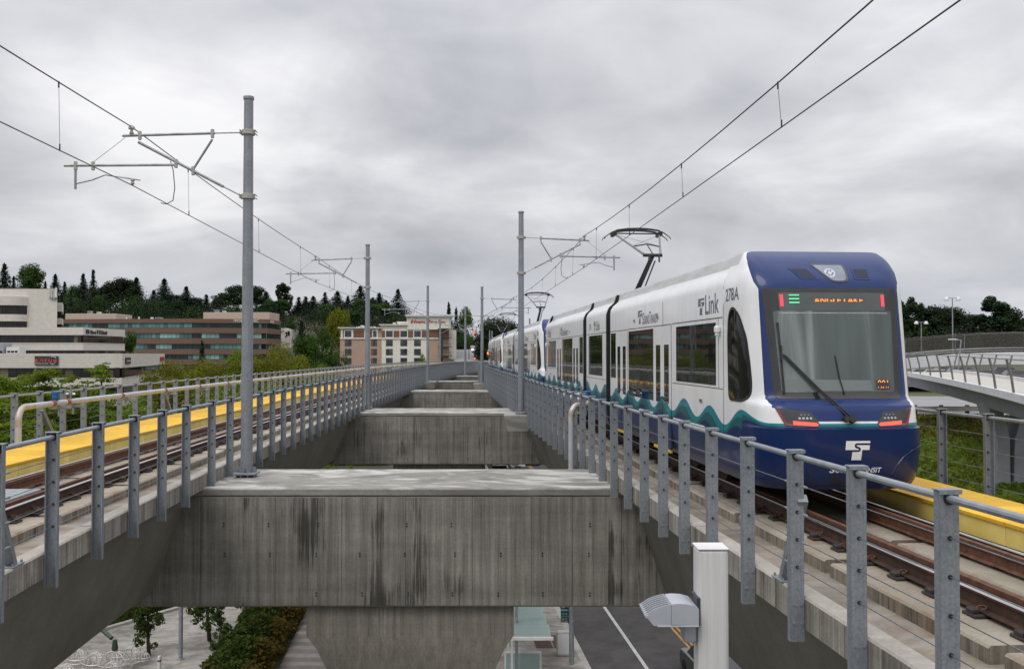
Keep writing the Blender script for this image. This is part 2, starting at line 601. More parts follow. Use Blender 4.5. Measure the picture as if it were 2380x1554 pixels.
    def prism(s, poly, a, b, axis='y', mi=0, T=None):
        """poly of 2-D points extruded between a and b along an axis"""
        f = {'x': lambda p, t: (t, p[0], p[1]), 'y': lambda p, t: (p[0], t, p[1]), 'z': lambda p, t: (p[0], p[1], t)}[axis]
        rows = [[f(p, a) for p in poly], [f(p, b) for p in poly]]
        if T is not None:
            rows = [[T @ Vector(p) for p in r] for r in rows]
        return s.loft(rows, mi)

    def mesh(s, name, mats):
        me = bpy.data.meshes.new(name)
        me.from_pydata(s.v, [], s.f)
        for m in (mats if isinstance(mats, (list, tuple)) else [mats]):
            me.materials.append(M_(m))
        if any(s.m):
            me.polygons.foreach_set('material_index', s.m)
        return me

    def build(s, name, mats, parent=None, world=True, smooth=35, fix=True, label=None):
        if parent is not None and world:
            inv = world_mat(parent).inverted()
            s.v = [tuple(inv @ Vector(p)) for p in s.v]
        me = s.mesh(name, mats)
        if fix:
            fix_normals(me)
        if smooth:
            me.polygons.foreach_set('use_smooth', [True] * len(me.polygons))
            me.set_sharp_from_angle(angle=radians(smooth))
        return link(name, me, parent, label)


def fix_normals(me):
    import bmesh
    bm = bmesh.new()
    bm.from_mesh(me)
    bmesh.ops.recalc_face_normals(bm, faces=bm.faces)
    bm.to_mesh(me)
    bm.free()


def link(name, me, parent=None, label=None):
    o = bpy.data.objects.new(name, me)
    COL.objects.link(o)
    if parent is not None:
        o.parent = parent
    if label:
        o['label'] = label
    return o


def inst(name, me, parent, loc, rz=0.0, sc=(1, 1, 1), world=True, rot=None):
    """another object on shared mesh data, placed in world space under its parent"""
    o = bpy.data.objects.new(name, me)
    COL.objects.link(o)
    m = Matrix.LocRotScale(Vector(loc), (rot.to_quaternion() if rot is not None else Matrix.Rotation(rz, 3, 'Z').to_quaternion()), Vector(sc))
    if parent is not None:
        o.parent = parent
        if world:
            m = world_mat(parent).inverted() @ m
    o.matrix_basis = m
    return o


def copy_tree(o, parent=None):
    c = o.copy()
    COL.objects.link(c)
    c.parent = parent
    if parent is not None:
        c.matrix_parent_inverse = Matrix()
    for ch in list(o.children):
        copy_tree(ch, c)
    return c


_txt = {}


def text_geo(body, bold=0.0, extrude=0.0, shear=0.0):
    """letters as (verts, faces) in x/y with height about 0.7 per unit, starting at x=0"""
    key = (body, bold, extrude, shear)
    if key in _txt:
        return _txt[key]
    cu = bpy.data.curves.new('lettering', 'FONT')
    cu.body = body
    cu.offset = bold
    cu.extrude = extrude
    cu.shear = shear
    cu.resolution_u = 3
    o = bpy.data.objects.new('lettering', cu)
    COL.objects.link(o)
    dg = bpy.context.evaluated_depsgraph_get()
    me = bpy.data.meshes.new_from_object(o.evaluated_get(dg))
    vs = [tuple(v.co) for v in me.vertices]
    fs = [tuple(p.vertices) for p in me.polygons]
    bpy.data.objects.remove(o)
    bpy.data.curves.remove(cu)
    bpy.data.meshes.remove(me)
    x0 = min(v[0] for v in vs)
    y0 = min(v[1] for v in vs)
    vs = [(v[0] - x0, v[1] - y0, v[2]) for v in vs]
    _txt[key] = (vs, fs, max(v[0] for v in vs), max(v[1] for v in vs))
    return _txt[key]


def text_on(mb, body, fn, w, h, bold=0.012, mi=0, shear=0.0, thick=0.0, clip=None):
    """letters scaled to w x h and mapped by fn(u, v) (u, v in metres from the lower left corner); clip keeps rows v0..v1"""
    vs, fs, tw, th = text_geo(body, bold, 0.0, shear)
    q = [(v[0] / tw * w, v[1] / th * h) for v in vs]
    if clip:
        import bmesh
        bm = bmesh.new()
        bv = [bm.verts.new((a, b, 0)) for a, b in q]
        for f in fs:
            try:
                bm.faces.new([bv[i] for i in f])
            except ValueError:
                pass
        for co, no in (((0, clip[0], 0), (0, -1, 0)), ((0, clip[1], 0), (0, 1, 0))):
            bmesh.ops.bisect_plane(bm, geom=bm.verts[:] + bm.edges[:] + bm.faces[:], plane_co=co, plane_no=no, clear_outer=True)
        bm.verts.index_update()
        q = [(v.co.x, v.co.y) for v in bm.verts]
        fs = [tuple(v.index for v in f.verts) for f in bm.faces]
        bm.free()
    mb.add([fn(a, b) for a, b in q], fs, mi)


def patch(mb, outline, fn, step=0.15, off=0.006, depth=0.012, mi=0):
    """a panel with its own thickness that follows a curved surface: fn(u, v, offset) -> point"""
    n = len(outline)
    us = [p[0] for p in outline]
    vs = [p[1] for p in outline]
    pts = [Vector(p) for p in outline]

    def inside(x, y):
        c = False
        j = n - 1
        for i in range(n):
            if (outline[i][1] > y) != (outline[j][1] > y) and x < (outline[j][0] - outline[i][0]) * (y - outline[i][1]) / (outline[j][1] - outline[i][1]) + outline[i][0]:
                c = not c
            j = i
        return c
    # split long outline edges so the rim follows the surface as well
    rim = []
    for i in range(n):
        a, b = pts[i], pts[(i + 1) % n]
        k = max(1, int((b - a).length / step))
        rim += [a + (b - a) * t / k for t in range(k)]
    m = len(rim)
    ins = []
    nx = int((max(us) - min(us)) / step)
    nz = int((max(vs) - min(vs)) / step)
    for i in range(1, nx + 1):
        for j in range(1, nz + 1):
            x, y = min(us) + (i - 0.5) * step, min(vs) + (j - 0.5) * step
            if inside(x, y) and min((Vector((x, y)) - r).length for r in rim) > step * 0.35:
                ins.append(Vector((x, y)))
    r = delaunay_2d_cdt(rim + ins, [], [list(range(m))], 1, 1e-6)
    cv, cf = r[0], r[2]
    top = [fn(p.x, p.y, off) for p in cv]
    k = len(top)
    fs = [tuple(f) for f in cf]
    rimt = [fn(p.x, p.y, off) for p in rim]
    rimb = [fn(p.x, p.y, off - depth) for p in rim]
    fs2 = [(i, (i + 1) % m, m + (i + 1) % m, m + i) for i in range(m)]
    mb.add(top, fs, mi)
    mb.add(rimt + rimb, fs2, mi)


def rounded(pts, r, n=4):
    """polygon with its corners rounded"""
    out = []
    k = len(pts)
    for i in range(k):
        p0, p1, p2 = Vector(pts[i - 1]), Vector(pts[i]), Vector(pts[(i + 1) % k])
        rr = r[i] if isinstance(r, (list, tuple)) else r
        a = p1 + (p0 - p1).normalized() * min(rr, (p0 - p1).length * 0.49)
        b = p1 + (p2 - p1).normalized() * min(rr, (p2 - p1).length * 0.49)
        if rr < 1e-6:
            out.append(tuple(p1))
            continue
        for t in range(n + 1):
            s = t / n
            q = a * (1 - s) ** 2 + p1 * 2 * s * (1 - s) + b * s * s
            out.append(tuple(q))
    return out


def unit_box(name, m):
    return MB().bx(-.5, .5, -.5, .5, -.5, .5).mesh(name, m)


class Frame:
    """wall frame: u along the wall from P0 to P1, n outwards (to the right-hand side of u turned clockwise), z up"""

    def __init__(s, P0, P1):
        s.o = Vector((P0[0], P0[1], 0))
        d = Vector((P1[0] - P0[0], P1[1] - P0[1], 0))
        s.len = d.length
        s.u = d.normalized()
        s.n = Vector((s.u.y, -s.u.x, 0))
        s.T = Matrix(((s.u.x, s.n.x, 0, s.o.x), (s.u.y, s.n.y, 0, s.o.y), (0, 0, 1, 0), (0, 0, 0, 1)))
        s.rz = atan2(s.u.y, s.u.x)

    def at(s, u, n, z):
        return s.T @ Vector((u, n, z))


def px(x, y, Y):
    """a point at distance Y whose direction was measured on the photograph (used to survey positions)"""
    return ((x - 1190.0) / 2187.0 * Y, Y, (822.0 - y) / 2187.0 * Y)


def smooth01(a, b, x):
    t = min(1.0, max(0.0, (x - a) / (b - a)))
    return t * t * (3 - 2 * t)

# ------------------------------------------------------------------ the two guideways: alignment
GROUND = -15.0
_y = np.arange(-10, 320, 0.5)


def _line(slopes, y0, x0):
    s = np.interp(_y, [a for a, _ in slopes], [b for _, b in slopes])
    x = np.concatenate([[0], np.cumsum((s[1:] + s[:-1]) * 0.25)])
    return x - np.interp(y0, _y, x) + x0, s


XLt, SLt = _line([(0, -.15), (8, -.125), (13, -.08), (20, -.045), (30, -.035), (45, -.022), (70, -.008), (90, .004), (110, .02), (123, .035), (150, .08), (200, .16), (260, .26), (310, .34)], 15, -6.03)
XRt, SRt = _line([(0, -.1), (7, -.093), (20, -.08), (45, -.075), (70, -.07), (85, -.065), (105, -.025), (123, .02), (150, .08), (200, .16), (260, .26), (310, .34)], 15.1, 2.45)
SIDES = {'L': (XLt, SLt, -1), 'R': (XRt, SRt, 1)}
RAIL = -2.33          # top of rail
TC = 2.40             # track centre from the inner edge


def zoff(y):
    return -0.9 * ((y - 95) / 105.0) ** 2 if y > 95 else 0.0


def gp(side, y, d, z):
    """point on a guideway: d metres outwards from its inner edge"""
    xt, st, sg = SIDES[side]
    x, s = float(np.interp(y, _y, xt)), float(np.interp(y, _y, st))
    k = 1 / sqrt(1 + s * s)
    return Vector((x + sg * d * k, y - sg * d * s * k, z + zoff(y)))


def ghead(side, y):
    return atan(float(np.interp(y, _y, SIDES[side][1])))


def ys_(a, b, near=0.9, far=4.0):
    out = [a]
    while out[-1] < b - 1e-6:
        out.append(min(b, out[-1] + near + (far - near) * smooth01(20, 90, out[-1])))
    return out


def sweep(mb, side, prof, ys, closed=True, mi=0):
    rows = [[gp(side, y, d, z) for d, z in prof] for y in ys]
    if closed:
        mb.loft(rows, mi)
    else:
        mb.grid(rows, False, mi)


WO = {'L': 5.70, 'R': 5.15}    # width from inner to outer edge
YMAX = {'L': 250, 'R': 250}
Y0 = {'L': 1.0, 'R': 1.0}

# ------------------------------------------------------------------ setting: terrain, roads, paving


def ground_h(x, y):
    h = GROUND
    hill = 33 * smooth01(300, 435, y) + 12 * smooth01(470, 800, y)
    xr_ = -80 / 2187 * y - 1.5
    h += hill * (1 - 0.45 * smooth01(-20, 60, x)) * (1 - .95 * (1 - smooth01(14, 42, abs(x - xr_))))
    ridge = smooth01(150, 420, y) * 22.5 * smooth01(-45, -20, x) * (1 - smooth01(5, 30, x))
    h = max(h, GROUND + ridge)
    if y > 18 and x > 11:
        t = smooth01(11.5, 15.5, x) * smooth01(18, 24, y)
        e = min(-4.25, -9.2 + 0.123 * (y - 25)) - GROUND
        if y > 96:
            e = -3.4 - GROUND
        elif y > 62:
            e = -4.3 - GROUND
        h = max(h, GROUND + e * t)
        if y > 150:
            h = max(h, GROUND + (-3.4 - GROUND + 7 * smooth01(150, 320, y)) * t)
    return h


gx = sorted(set([-900, -600, -400, -300, -220] + list(range(-160, -20, 10)) + [-20, -14, -8, -3, 2, 6, 9] + [10 + .7 * i for i in range(0, 10)] + list(range(18, 60, 4)) + list(range(60, 220, 20)) + [260, 340, 500, 800]))
gy = sorted(set([-300, -100, -20, 0, 10] + [16 + 2 * i for i in range(26)] + list(range(70, 160, 8)) + list(range(160, 480, 16)) + [520, 600, 800, 1100, 1600, 2600, 4000]))
mb = MB()
mb.grid([[(x, y, ground_h(x, y)) for x in gx] for y in gy])
for i in range(len(mb.f)):
    c = mb.v[mb.f[i][0]]
    mb.m[i] = 1 if c[0] > 10 and 16 < c[1] < 150 else 0
tag(mb.build('ground', ['ground_soil', 'bank_soil'], fix=False), kind='structure')

RS = -0.088   # the street runs almost with the guideway


def street(a, y, z):
    return (a + RS * (y - 50), y, z)


def strip(name, m, a0, a1, y0, y1, z, kind='structure', thick=None):
    mb = MB()
    if thick:
        mb.loft([[street(a0, y, z - thick), street(a1, y, z - thick), street(a1, y, z), street(a0, y, z)] for y in (y0, y1)])
    else:
        mb.add([street(a0, y0, z), street(a1, y0, z), street(a1, y1, z), street(a0, y1, z)], [(0, 1, 2, 3)])
    return tag(mb.build(name, m, fix=bool(thick)), kind=kind)


strip('road', 'asphalt', 3.3, 17.0, -40, 300, GROUND + 0.012)
strip('road_line', 'road_white', 5.92, 6.10, -40, 300, GROUND + 0.018)
strip('centre_line', 'road_yellow', 8.86, 8.98, -40, 300, GROUND + 0.018)
strip('centre_line', 'road_yellow', 9.14, 9.26, -40, 300, GROUND + 0.018)
strip('edge_line', 'road_white', 12.2, 12.38, -40, 300, GROUND + 0.018)
strip('pavement', 'paving_concrete', -2.6, 2.98, -20, 300, GROUND + 0.135, thick=0.3)
strip('kerb', 'kerb_stone', 2.98, 3.3, -20, 300, GROUND + 0.139, thick=0.3)
for k, (a, y0, y1) in enumerate(((1.05, 47.9, 50.1), (1.98, 47.9, 50.1))):
    strip('paver_panel', 'brick_paver', a, a + 0.86, y0 - 0.0, y1, GROUND + 0.141)
mb = MB()
mb.add([(-60, 36, GROUND + .02), (-14.2, 36, GROUND + .02), (-15.5, 80, GROUND + .02), (-62, 80, GROUND + .02)], [(0, 1, 2, 3)])
tag(mb.build('plaza', 'paving_concrete', fix=False), kind='structure')
pl = thing('path', None, None, (-9.6, 48, GROUND))
tag(pl, kind='structure')
for k in range(46):
    y = 38 + k * 0.62
    x0 = -8.9 - 0.088 * (y - 50) - .9
    mb = MB().bx(x0 - 1.75, x0 + 1.7, y, y + 0.605, GROUND + .02, GROUND + 0.07 + R.uniform(0, .006))
    mb.build('plank', 'boardwalk_dark' if k % 2 else 'boardwalk_light', pl)
# lawn with its low kerb beside the plaza
mb = MB()
mb.loft([[(x, 47, GROUND + .0), (x, 47, GROUND + .14), (x + .35, 47, GROUND + .14), (x + .35, 47, GROUND)] if False else
         [(x, y, GROUND), (x, y, GROUND + .16), (x + .35, y, GROUND + .16), (x + .35, y, GROUND)] for x, y in ((-25.5, 46), (-19.6, 56), (-16.2, 63))])
tag(mb.build('lawn_kerb', 'kerb_stone'), kind='structure')

# freeway on the embankment
mb = MB()
mb.add([(14, 65, -4.24), (400, 62, -4.24), (400, 95.5, -4.24), (15, 95.5, -4.24)], [(0, 1, 2, 3)])
tag(mb.build('freeway', 'freeway_asphalt', fix=False), kind='structure')
mb = MB()
mb.add([(15, 97, -3.38), (400, 97, -3.38), (400, 148, -3.38), (15, 148, -3.38)], [(0, 1, 2, 3)])
tag(mb.build('car_park', 'asphalt', fix=False), kind='structure')
for y in (71, 77, 84):
    mb = MB()
    mb.add([(14, y, -4.234), (300, y - 2, -4.234), (300, y - 1.7, -4.234), (14, y + .3, -4.234)], [(0, 1, 2, 3)])
    tag(mb.build('lane_line', 'road_white', fix=False), kind='structure')
# road up the far hill
mb = MB()
rows = []
for y in range(200, 440, 20):
    x = -80 / 2187 * y - 1.5
    z = max(ground_h(x - 5, y), ground_h(x + 5, y)) + 0.15
    rows.append([(x - 6, y, z), (x + 7, y, z)])
mb.grid(rows)
tag(mb.build('hill_road', 'freeway_asphalt', fix=False), kind='structure')
mb = MB()
mb.grid([[(r[1][0] - 4.0, r[0][1], r[0][2] + .06), (r[1][0] - 1.5, r[0][1], r[0][2] + .06)] for r in rows])
tag(mb.build('hill_path', 'kerb_stone', fix=False), kind='structure')

# ------------------------------------------------------------------ guideways


def tread_rows(side, prof, y0, y1, n=None):
    ys = [y0 + (y1 - y0) * i / (n or 1) for i in range((n or 1) + 1)]
    return [[gp(side, y, d, z) for d, z in prof] for y in ys]


KERB = -2.44
FASC = -2.76
DECK = -2.72
PLIN = -2.555


def make_guideway(side, label):
    p0 = gp(side, 10, TC, GROUND)
    g = thing('guideway', label, 'viaduct', p0, group='elevated guideways')
    ys = ys_(Y0[side], YMAX[side])
    mb = MB()
    sweep(mb, side, [(0.06, FASC), (0.42, FASC - .34), (0.98, -4.78), (1.15, -4.92), (WO[side] - 1.15, -4.92), (WO[side] - .98, -4.78), (WO[side] - .42, FASC - .34), (WO[side] - .06, FASC)], ys)
    mb.build('girder', 'girder_concrete', g)
    mb = MB()
    sweep(mb, side, [(0.2, DECK - .05), (WO[side] - .2, DECK - .05), (WO[side] - .2, DECK), (0.2, DECK)], ys)
    mb.build('deck', 'deck_concrete', g)
    # kerbs cast in lengths, with open joints
    for d0, d1 in ((0.0, 0.24), (WO[side] - .24, WO[side])):
        y = Y0[side]
        while y < YMAX[side] - 1:
            ln = (3.1 if y < 60 else 12.4)
            y1 = min(YMAX[side], y + ln)
            mb = MB()
            c = .02
            mb.loft(tread_rows(side, [(d0, FASC), (d1, FASC), (d1, KERB - c), (d1 - c, KERB), (d0 + c, KERB), (d0, KERB - c)], y + .012, y1 - .012, 3))
            mb.build('kerb', 'kerb_concrete', g)
            y = y1
    # plinths under the rails
    for d0, d1 in ((1.12, 2.02), (2.54, 3.44)):
        y = Y0[side] + (1.3 if d0 > 2 else 0.2)
        k = 0
        while y < YMAX[side] - 1:
            ln = 3.45 if y < 60 else 14.0
            y1 = min(YMAX[side], y + ln)
            mb = MB()
            c = .025
            j = .02 * (k % 2)
            mb.loft(tread_rows(side, [(d0 + j, DECK), (d1, DECK), (d1, PLIN - c), (d1 - c, PLIN), (d0 + j + c, PLIN), (d0 + j, PLIN - c)], y + .10, y1 - .10, 3))
            mb.build('plinth', 'plinth_concrete', g)
            y = y1
            k += 1
    return g


make_guideway('L', 'concrete viaduct carrying the empty track, with a bend far away')
make_guideway('R', 'concrete viaduct carrying the light rail train')

# ------------------------------------------------------------------ tracks
unitF = MB()
unitF.bev(-.17, .17, -.115, .115, 0, .035, .008, 0)
unitF.bev(-.165, -.085, -.06, .06, .03, .085, .012, 0)
unitF.bev(.085, .165, -.06, .06, .03, .085, .012, 0)
for sx in (-1, 1):
    unitF.tube([(sx * .06 + sx * .045 * cos(a), sx * .05 + .055 * sin(a), .07 + .035 * sin(a / 2)) for a in [i * .9 for i in range(7)]], .011, 6, 1)
FAST = unitF.mesh('fastener', ['fastener_black', 'fastener_rust'])
fix_normals(FAST)


def make_track(side, label, yfast):
    t = thing('railway_track', label, 'railway track', gp(side, 10, TC, PLIN), group='light rail tracks')
    ys = ys_(Y0[side], YMAX[side], 1.2, 4)
    for sg in (-1, 1):
        c = TC + sg * 0.7525
        mb = MB()
        b = PLIN + .045
        prof = [(c - .07, b), (c - .07, b + .012), (c - .014, b + .03), (c - .01, RAIL - .042), (c - .036, RAIL - .03), (c - .036, RAIL - .008), (c - .028, RAIL),
                (c + .028, RAIL), (c + .036, RAIL - .008), (c + .036, RAIL - .03), (c + .01, RAIL - .042), (c + .014, b + .03), (c + .07, b + .012), (c + .07, b)]
        mis = [0] * 14
        mis[6] = 1
        mis[5] = mis[7] = 1
        rows = [[gp(side, y, d, z) for d, z in prof] for y in ys]
        mb.loft(rows, mis)
        mb.build('running_rail', ['rusty_rail', 'polished_rail'], t)
        # guard rail inside the running rail
        mb = MB()
        q = c - sg * .20
        sweep(mb, side, [(q - .06, b), (q - .012, b + .02), (q - .012, RAIL - .06), (q - .036, RAIL - .045), (q - .036, RAIL + .012), (q + .036, RAIL + .012),
                         (q + .036, RAIL - .045), (q + .012, RAIL - .06), (q + .012, b + .02), (q + .06, b)], ys)
        mb.build('guard_rail', 'guard_rust', t)
        y = Y0[side] + .5 + (.35 if sg > 0 else 0)
        n = 0
        while y < yfast and n < 140:
            a = ghead(side, y)
            inst('fastener', FAST, t, gp(side, y, c, PLIN), -a)
            y += .76
            n += 1
    return t


TRK = {}
TRK['L'] = make_track('L', 'empty rusty track with guard rails beside the yellow walkway', 95)
TRK['R'] = make_track('R', 'rusty track with guard rails under the train', 45)

# ------------------------------------------------------------------ yellow walkways


def make_walkway(side, label, y0, y1):
    w = thing('walkway', label, 'walkway', gp(side, max(y0, 10), 4.0, DECK), group='yellow emergency walkways')
    y = y0
    while y < y1:
        ln = 1.22 if y < 75 else 4.88
        e = min(y1, y + ln)
        mb = MB()
        mb.loft(tread_rows(side, [(3.70, -2.235), (WO[side] - .26, -2.235), (WO[side] - .26, -2.19), (3.70, -2.19)], y + .004, e - .004, 2))
        mb.build('top_panel', 'yellow_tactile', w)
        mb = MB()
        mb.loft(tread_rows(side, [(3.725, -2.50), (3.755, -2.50), (3.755, -2.238), (3.725, -2.238)], y + .007, e - .007, 2))
        mb.build('side_panel', 'yellow_cover', w)
        y = e
    ys = ys_(y0, y1)
    mb = MB()
    sweep(mb, side, [(3.765, DECK), (WO[side] - .28, DECK), (WO[side] - .28, -2.24), (3.765, -2.24)], ys)
    mb.build('walkway_base', 'kerb_concrete', w)
    mb = MB()
    sweep(mb, side, [(3.66, -2.60), (3.72, -2.60), (3.72, -2.515), (3.66, -2.515)], ys)
    mb.build('cable_duct', 'black_rubber', w)
    return w


make_walkway('L', 'long yellow walkway beside the empty track', 1, 245)
make_walkway('R', 'yellow walkway in front of the train on the grassy side', 1, 60)

# ------------------------------------------------------------------ railings
RT = -1.03     # centre of the top rail
CAB = [-1.31, -1.585, -1.86, -2.135]


def post_mesh():
    mb = MB()
    zb, zt = FASC - .12, RT + .055
    # channel: web across the run, flange on the guideway side bolted to the fascia, flange outside
    mb.bx(-.150, -.008, -.006, .006, zb, zt)
    mb.bx(-.018, -.006, .006, .075, zb, zt)
    mb.bx(-.152, -.140, .006, .075, zb, zt)
    mb.bev(-.165, .004, -.022, .080, zt, zt + .012, .004)
    mb.bx(-.165, .004, -.030, -.022, zt - .022, zt + .010)
    for z, r in [(RT, .046)] + [(c, .017) for c in CAB]:
        mb.tube([(-.08, -.016, z), (-.08, .016, z)], r, 10, 1)
    for z in (KERB - .07, FASC + .06):
        for x in (-.04, -.115):
            mb.tube([(x, -.02, z), (x, -.006, z)], .014, 6, 0)
    return mb.mesh('post', ['galvanised_steel', 'black_rubber'])


POST = post_mesh()
fix_normals(POST)


def make_railing(side, label, posts, y0, y1, outer=False, spots=(), dcab=1.0):
    """posts fixed to the inner edge of a guideway, or to its outer edge when outer is set"""
    base = WO[side] if outer else 0.0
    f = -1 if not outer else 1
    r = thing('railing', label, 'railing', gp(side, max(y0, 8), base, FASC), group='cable railings of the guideways')
    for y in posts:
        a = ghead(side, y)
        # local -x of a post points away from the concrete
        away = SIDES[side][2] * f
        rz = -a if away < 0 else -a + pi
        p = gp(side, y, base, 0)
        inst('post', POST, r, (p.x, p.y, p.z), rz)
    ys = ys_(y0, y1, 1.4, 3)
    d = base + f * .08
    MB().tube([gp(side, y, d, RT) for y in ys], .030, 10).build('top_rail', 'pale_galvanised', r)
    for c in CAB:
        MB().tube([gp(side, y, d, c) for y in ys], .0055, 5).build('cable', 'steel_cable', r)
    for y, lean in spots:
        # raking strut that takes the pull of the cables
        mb = MB()
        p, q = gp(side, y + lean, d - f * .16, KERB), gp(side, y, d - f * .06, -1.45)
        v = (q - p)
        u = Vector((v.y, -v.x, 0)).normalized() * .05
        w = v.cross(u).normalized() * .05
        mb.loft([[p + u + w, p - u + w, p - u - w, p + u - w], [q + u + w, q - u + w, q - u - w, q + u - w]])
        mb.build('strut', 'galvanised_steel', r)
        T = Matrix.Translation(p) @ Matrix.Rotation(-ghead(side, y), 4, 'Z')
        mb = MB().bev(-.09, .09, -.15, .15, 0, .016, .004, 0, T)
        for sx in (-.06, .06):
            for sy in (-.12, .12):
                c0 = T @ Vector((sx, sy, .016))
                mb.tube([c0, c0 + Vector((0, 0, .03))], .014, 6)
        mb.build('strut_foot', 'galvanised_steel', r)
        for c in CAB:
            for off in (-.28, .16):
                e0, e1 = gp(side, y + off, d, c), gp(side, y + off + .16, d, c)
                MB().tube([e0, e0.lerp(e1, .3), e0.lerp(e1, .7), e1], [.006, .015, .015, .006], 6).build('turnbuckle', 'galvanised_steel', r)
    return r


yl = [11.7 - 1.53 * k for k in range(6, -1, -1)] + [13.3, 14.85, 16.3, 17.75, 19.55]
while yl[-1] < 165:
    yl.append(yl[-1] + 1.48)
yl = [y for y in yl if y > 2.5]
make_railing('L', 'cable railing between the concrete cross beams and the empty track', yl, 2.5, 168, spots=((10.17, .75),))
yr = [6.74 - 1.34 * k for k in range(3, 0, -1)] + [6.74, 8.15, 9.50, 10.92, 12.30, 13.63, 14.88, 16.2]
while yr[-1] < 135:
    yr.append(yr[-1] + 1.36)
make_railing('R', 'cable railing between the concrete cross beams and the train', yr, 2.9, 136, spots=((9.50, .75),))
make_railing('L', 'cable railing behind the white pipe and the yellow walkway', [22.02 - 1.36 * 3 + 1.36 * k for k in range(165)], 17.9, 240, outer=True, spots=((24.74, .7), (34.26, .7)))
make_railing('R', 'cable railing in front of the grassy bank', [14.8 - 1.4 * 4 + 1.4 * k for k in range(45)], 9, 72, outer=True)

# ------------------------------------------------------------------ piers: cross beam, column, corbels
PIERS = [(19.2, 3.15), (43.8, 3.6), (68.6, 3.3), (93.4, 3.2), (118.0, 3.2)]


def make_pier(i, y0, dep, label):
    yc = y0 + dep / 2
    xl, xr = float(np.interp(yc, _y, XLt)), float(np.interp(yc, _y, XRt))
    p = thing('concrete_pier', label, 'pier', ((xl + xr) / 2, yc, GROUND), group='piers with cross beams')
    top, bot = FASC + zoff(yc) + .03, -5.13 + zoff(yc)
    a, b = xl - 3.6, xr + 3.6
    mb = MB().bev(a, b, y0, y0 + dep, bot, top - .16, .03)
    mb.build('cross_beam', 'beam_concrete', p)
    mb = MB().bev(xl - .45, xr + .45, y0 - .03, y0 + dep + .03, top - .158, top, .025)
    mb.build('beam_cap', 'beam_top_concrete', p)
    # form panels on the front face, a few millimetres proud, with open joints between them
    if i < 3:
        joints = [xl - .95, xl + .02, xl + 1.55, xl + 2.9, xl + 4.2, xl + 5.55, xl + 6.75, xr - .75, xr + .25, xr + .95]
        if i:
            joints = [xl - .9, xl + .3, xl + 2.6, xl + 4.9, xr - .6, xr + .9]
        joints = sorted(joints)
        for u0, u1 in zip(joints[:-1], joints[1:]):
            if u1 - u0 < .2:
                continue
            MB().bev(u0 + .008, u1 - .008, y0 - .012 - R.uniform(0, .006), y0 + .01, bot + .03, top - .175, .008).build('form_panel', 'beam_concrete', p)
        hm = MB()
        for u in range(9):
            for z in (-.55, -1.15, -1.95):
                X_ = xl + .5 + u * .93 + R.uniform(-.06, .06)
                if X_ < xr + .4 and R.random() < .8:
                    for dz in (0, -.055):
                        hm.tube([(X_, y0 - .022, top - .16 + z + dz), (X_, y0 - .012, top - .16 + z + dz)], .020, 6)
        hm.build('tie_hole', 'fastener_black', p)
    xc = (xl + xr) / 2 + .1
    w = 2.12
    mb = MB()

    def sec(h, dd, z):
        return [(xc - h, yc - dd, z), (xc + h, yc - dd, z), (xc + h, yc + dd, z), (xc - h, yc + dd, z)]
    mb.loft([sec(1.25, .95, GROUND), sec(1.25, .95, -8.2), sec(1.45, 1.1, -7.2), sec(w - .2, 1.35, -6.05), sec(w, 1.42, -5.75), sec(w, 1.42, bot - .02)])
    mb.build('column', 'pier_concrete', p)
    return p


plab = ['concrete pier with a broad streaked cross beam, standing closest of all the piers', 'concrete pier behind the closest one, second of the row',
        'third concrete pier of the row, with a low looking cross beam', 'fourth concrete pier of the row, mostly hidden by the third', 'small far concrete pier at the end of the row']
PIER = [make_pier(i, y0, d, plab[i]) for i, (y0, d) in enumerate(PIERS)]


def corbel(i, side, y0, y1):
    p = PIER[i]
    e = float(np.interp((y0 + y1) / 2, _y, SIDES[side][0]))
    sg = -SIDES[side][2]
    mb = MB()
    ztop = -2.42 + zoff(y0)
    s = [(e - sg * .22, ztop), (e + sg * .95, ztop), (e + sg * .80, ztop - .60), (e + sg * .02, ztop - .60), (e - sg * .22, ztop - .35)]
    mb.prism(s, y0, y1, 'y')
    mb.build('corbel', 'beam_top_concrete', p)


corbel(1, 'R', 36.9, 39.3)
corbel(3, 'L', 81.6, 84.6)
corbel(3, 'R', 75.8, 78.4)

# ------------------------------------------------------------------ overhead line poles
# (side, y, inset from the inner edge towards the middle, base z, top z, arm offset dz, sides that carry an arm)
POLES = [('L', 21.0, .45, -2.73, 5.77, 0.0, 'galvanised pole on the closest cross beam with its arm over the empty track'),
         ('L', 46.6, .02, -2.73, 5.43, -.22, 'galvanised pole on the second cross beam, arm over the empty track'),
         ('L', 83.0, .14, -2.42, 6.0, -.28, 'slim pole in front of the hotel, standing on a corbel of the fourth pier'),
         ('R', 38.0, .27, -2.42, 5.76, -.26, 'galvanised pole on a corbel between the railing and the train'),
         ('R', 77.0, .27, -2.42, 5.5, -.42, 'slim pole near the far end of the train, arm over its roof')]


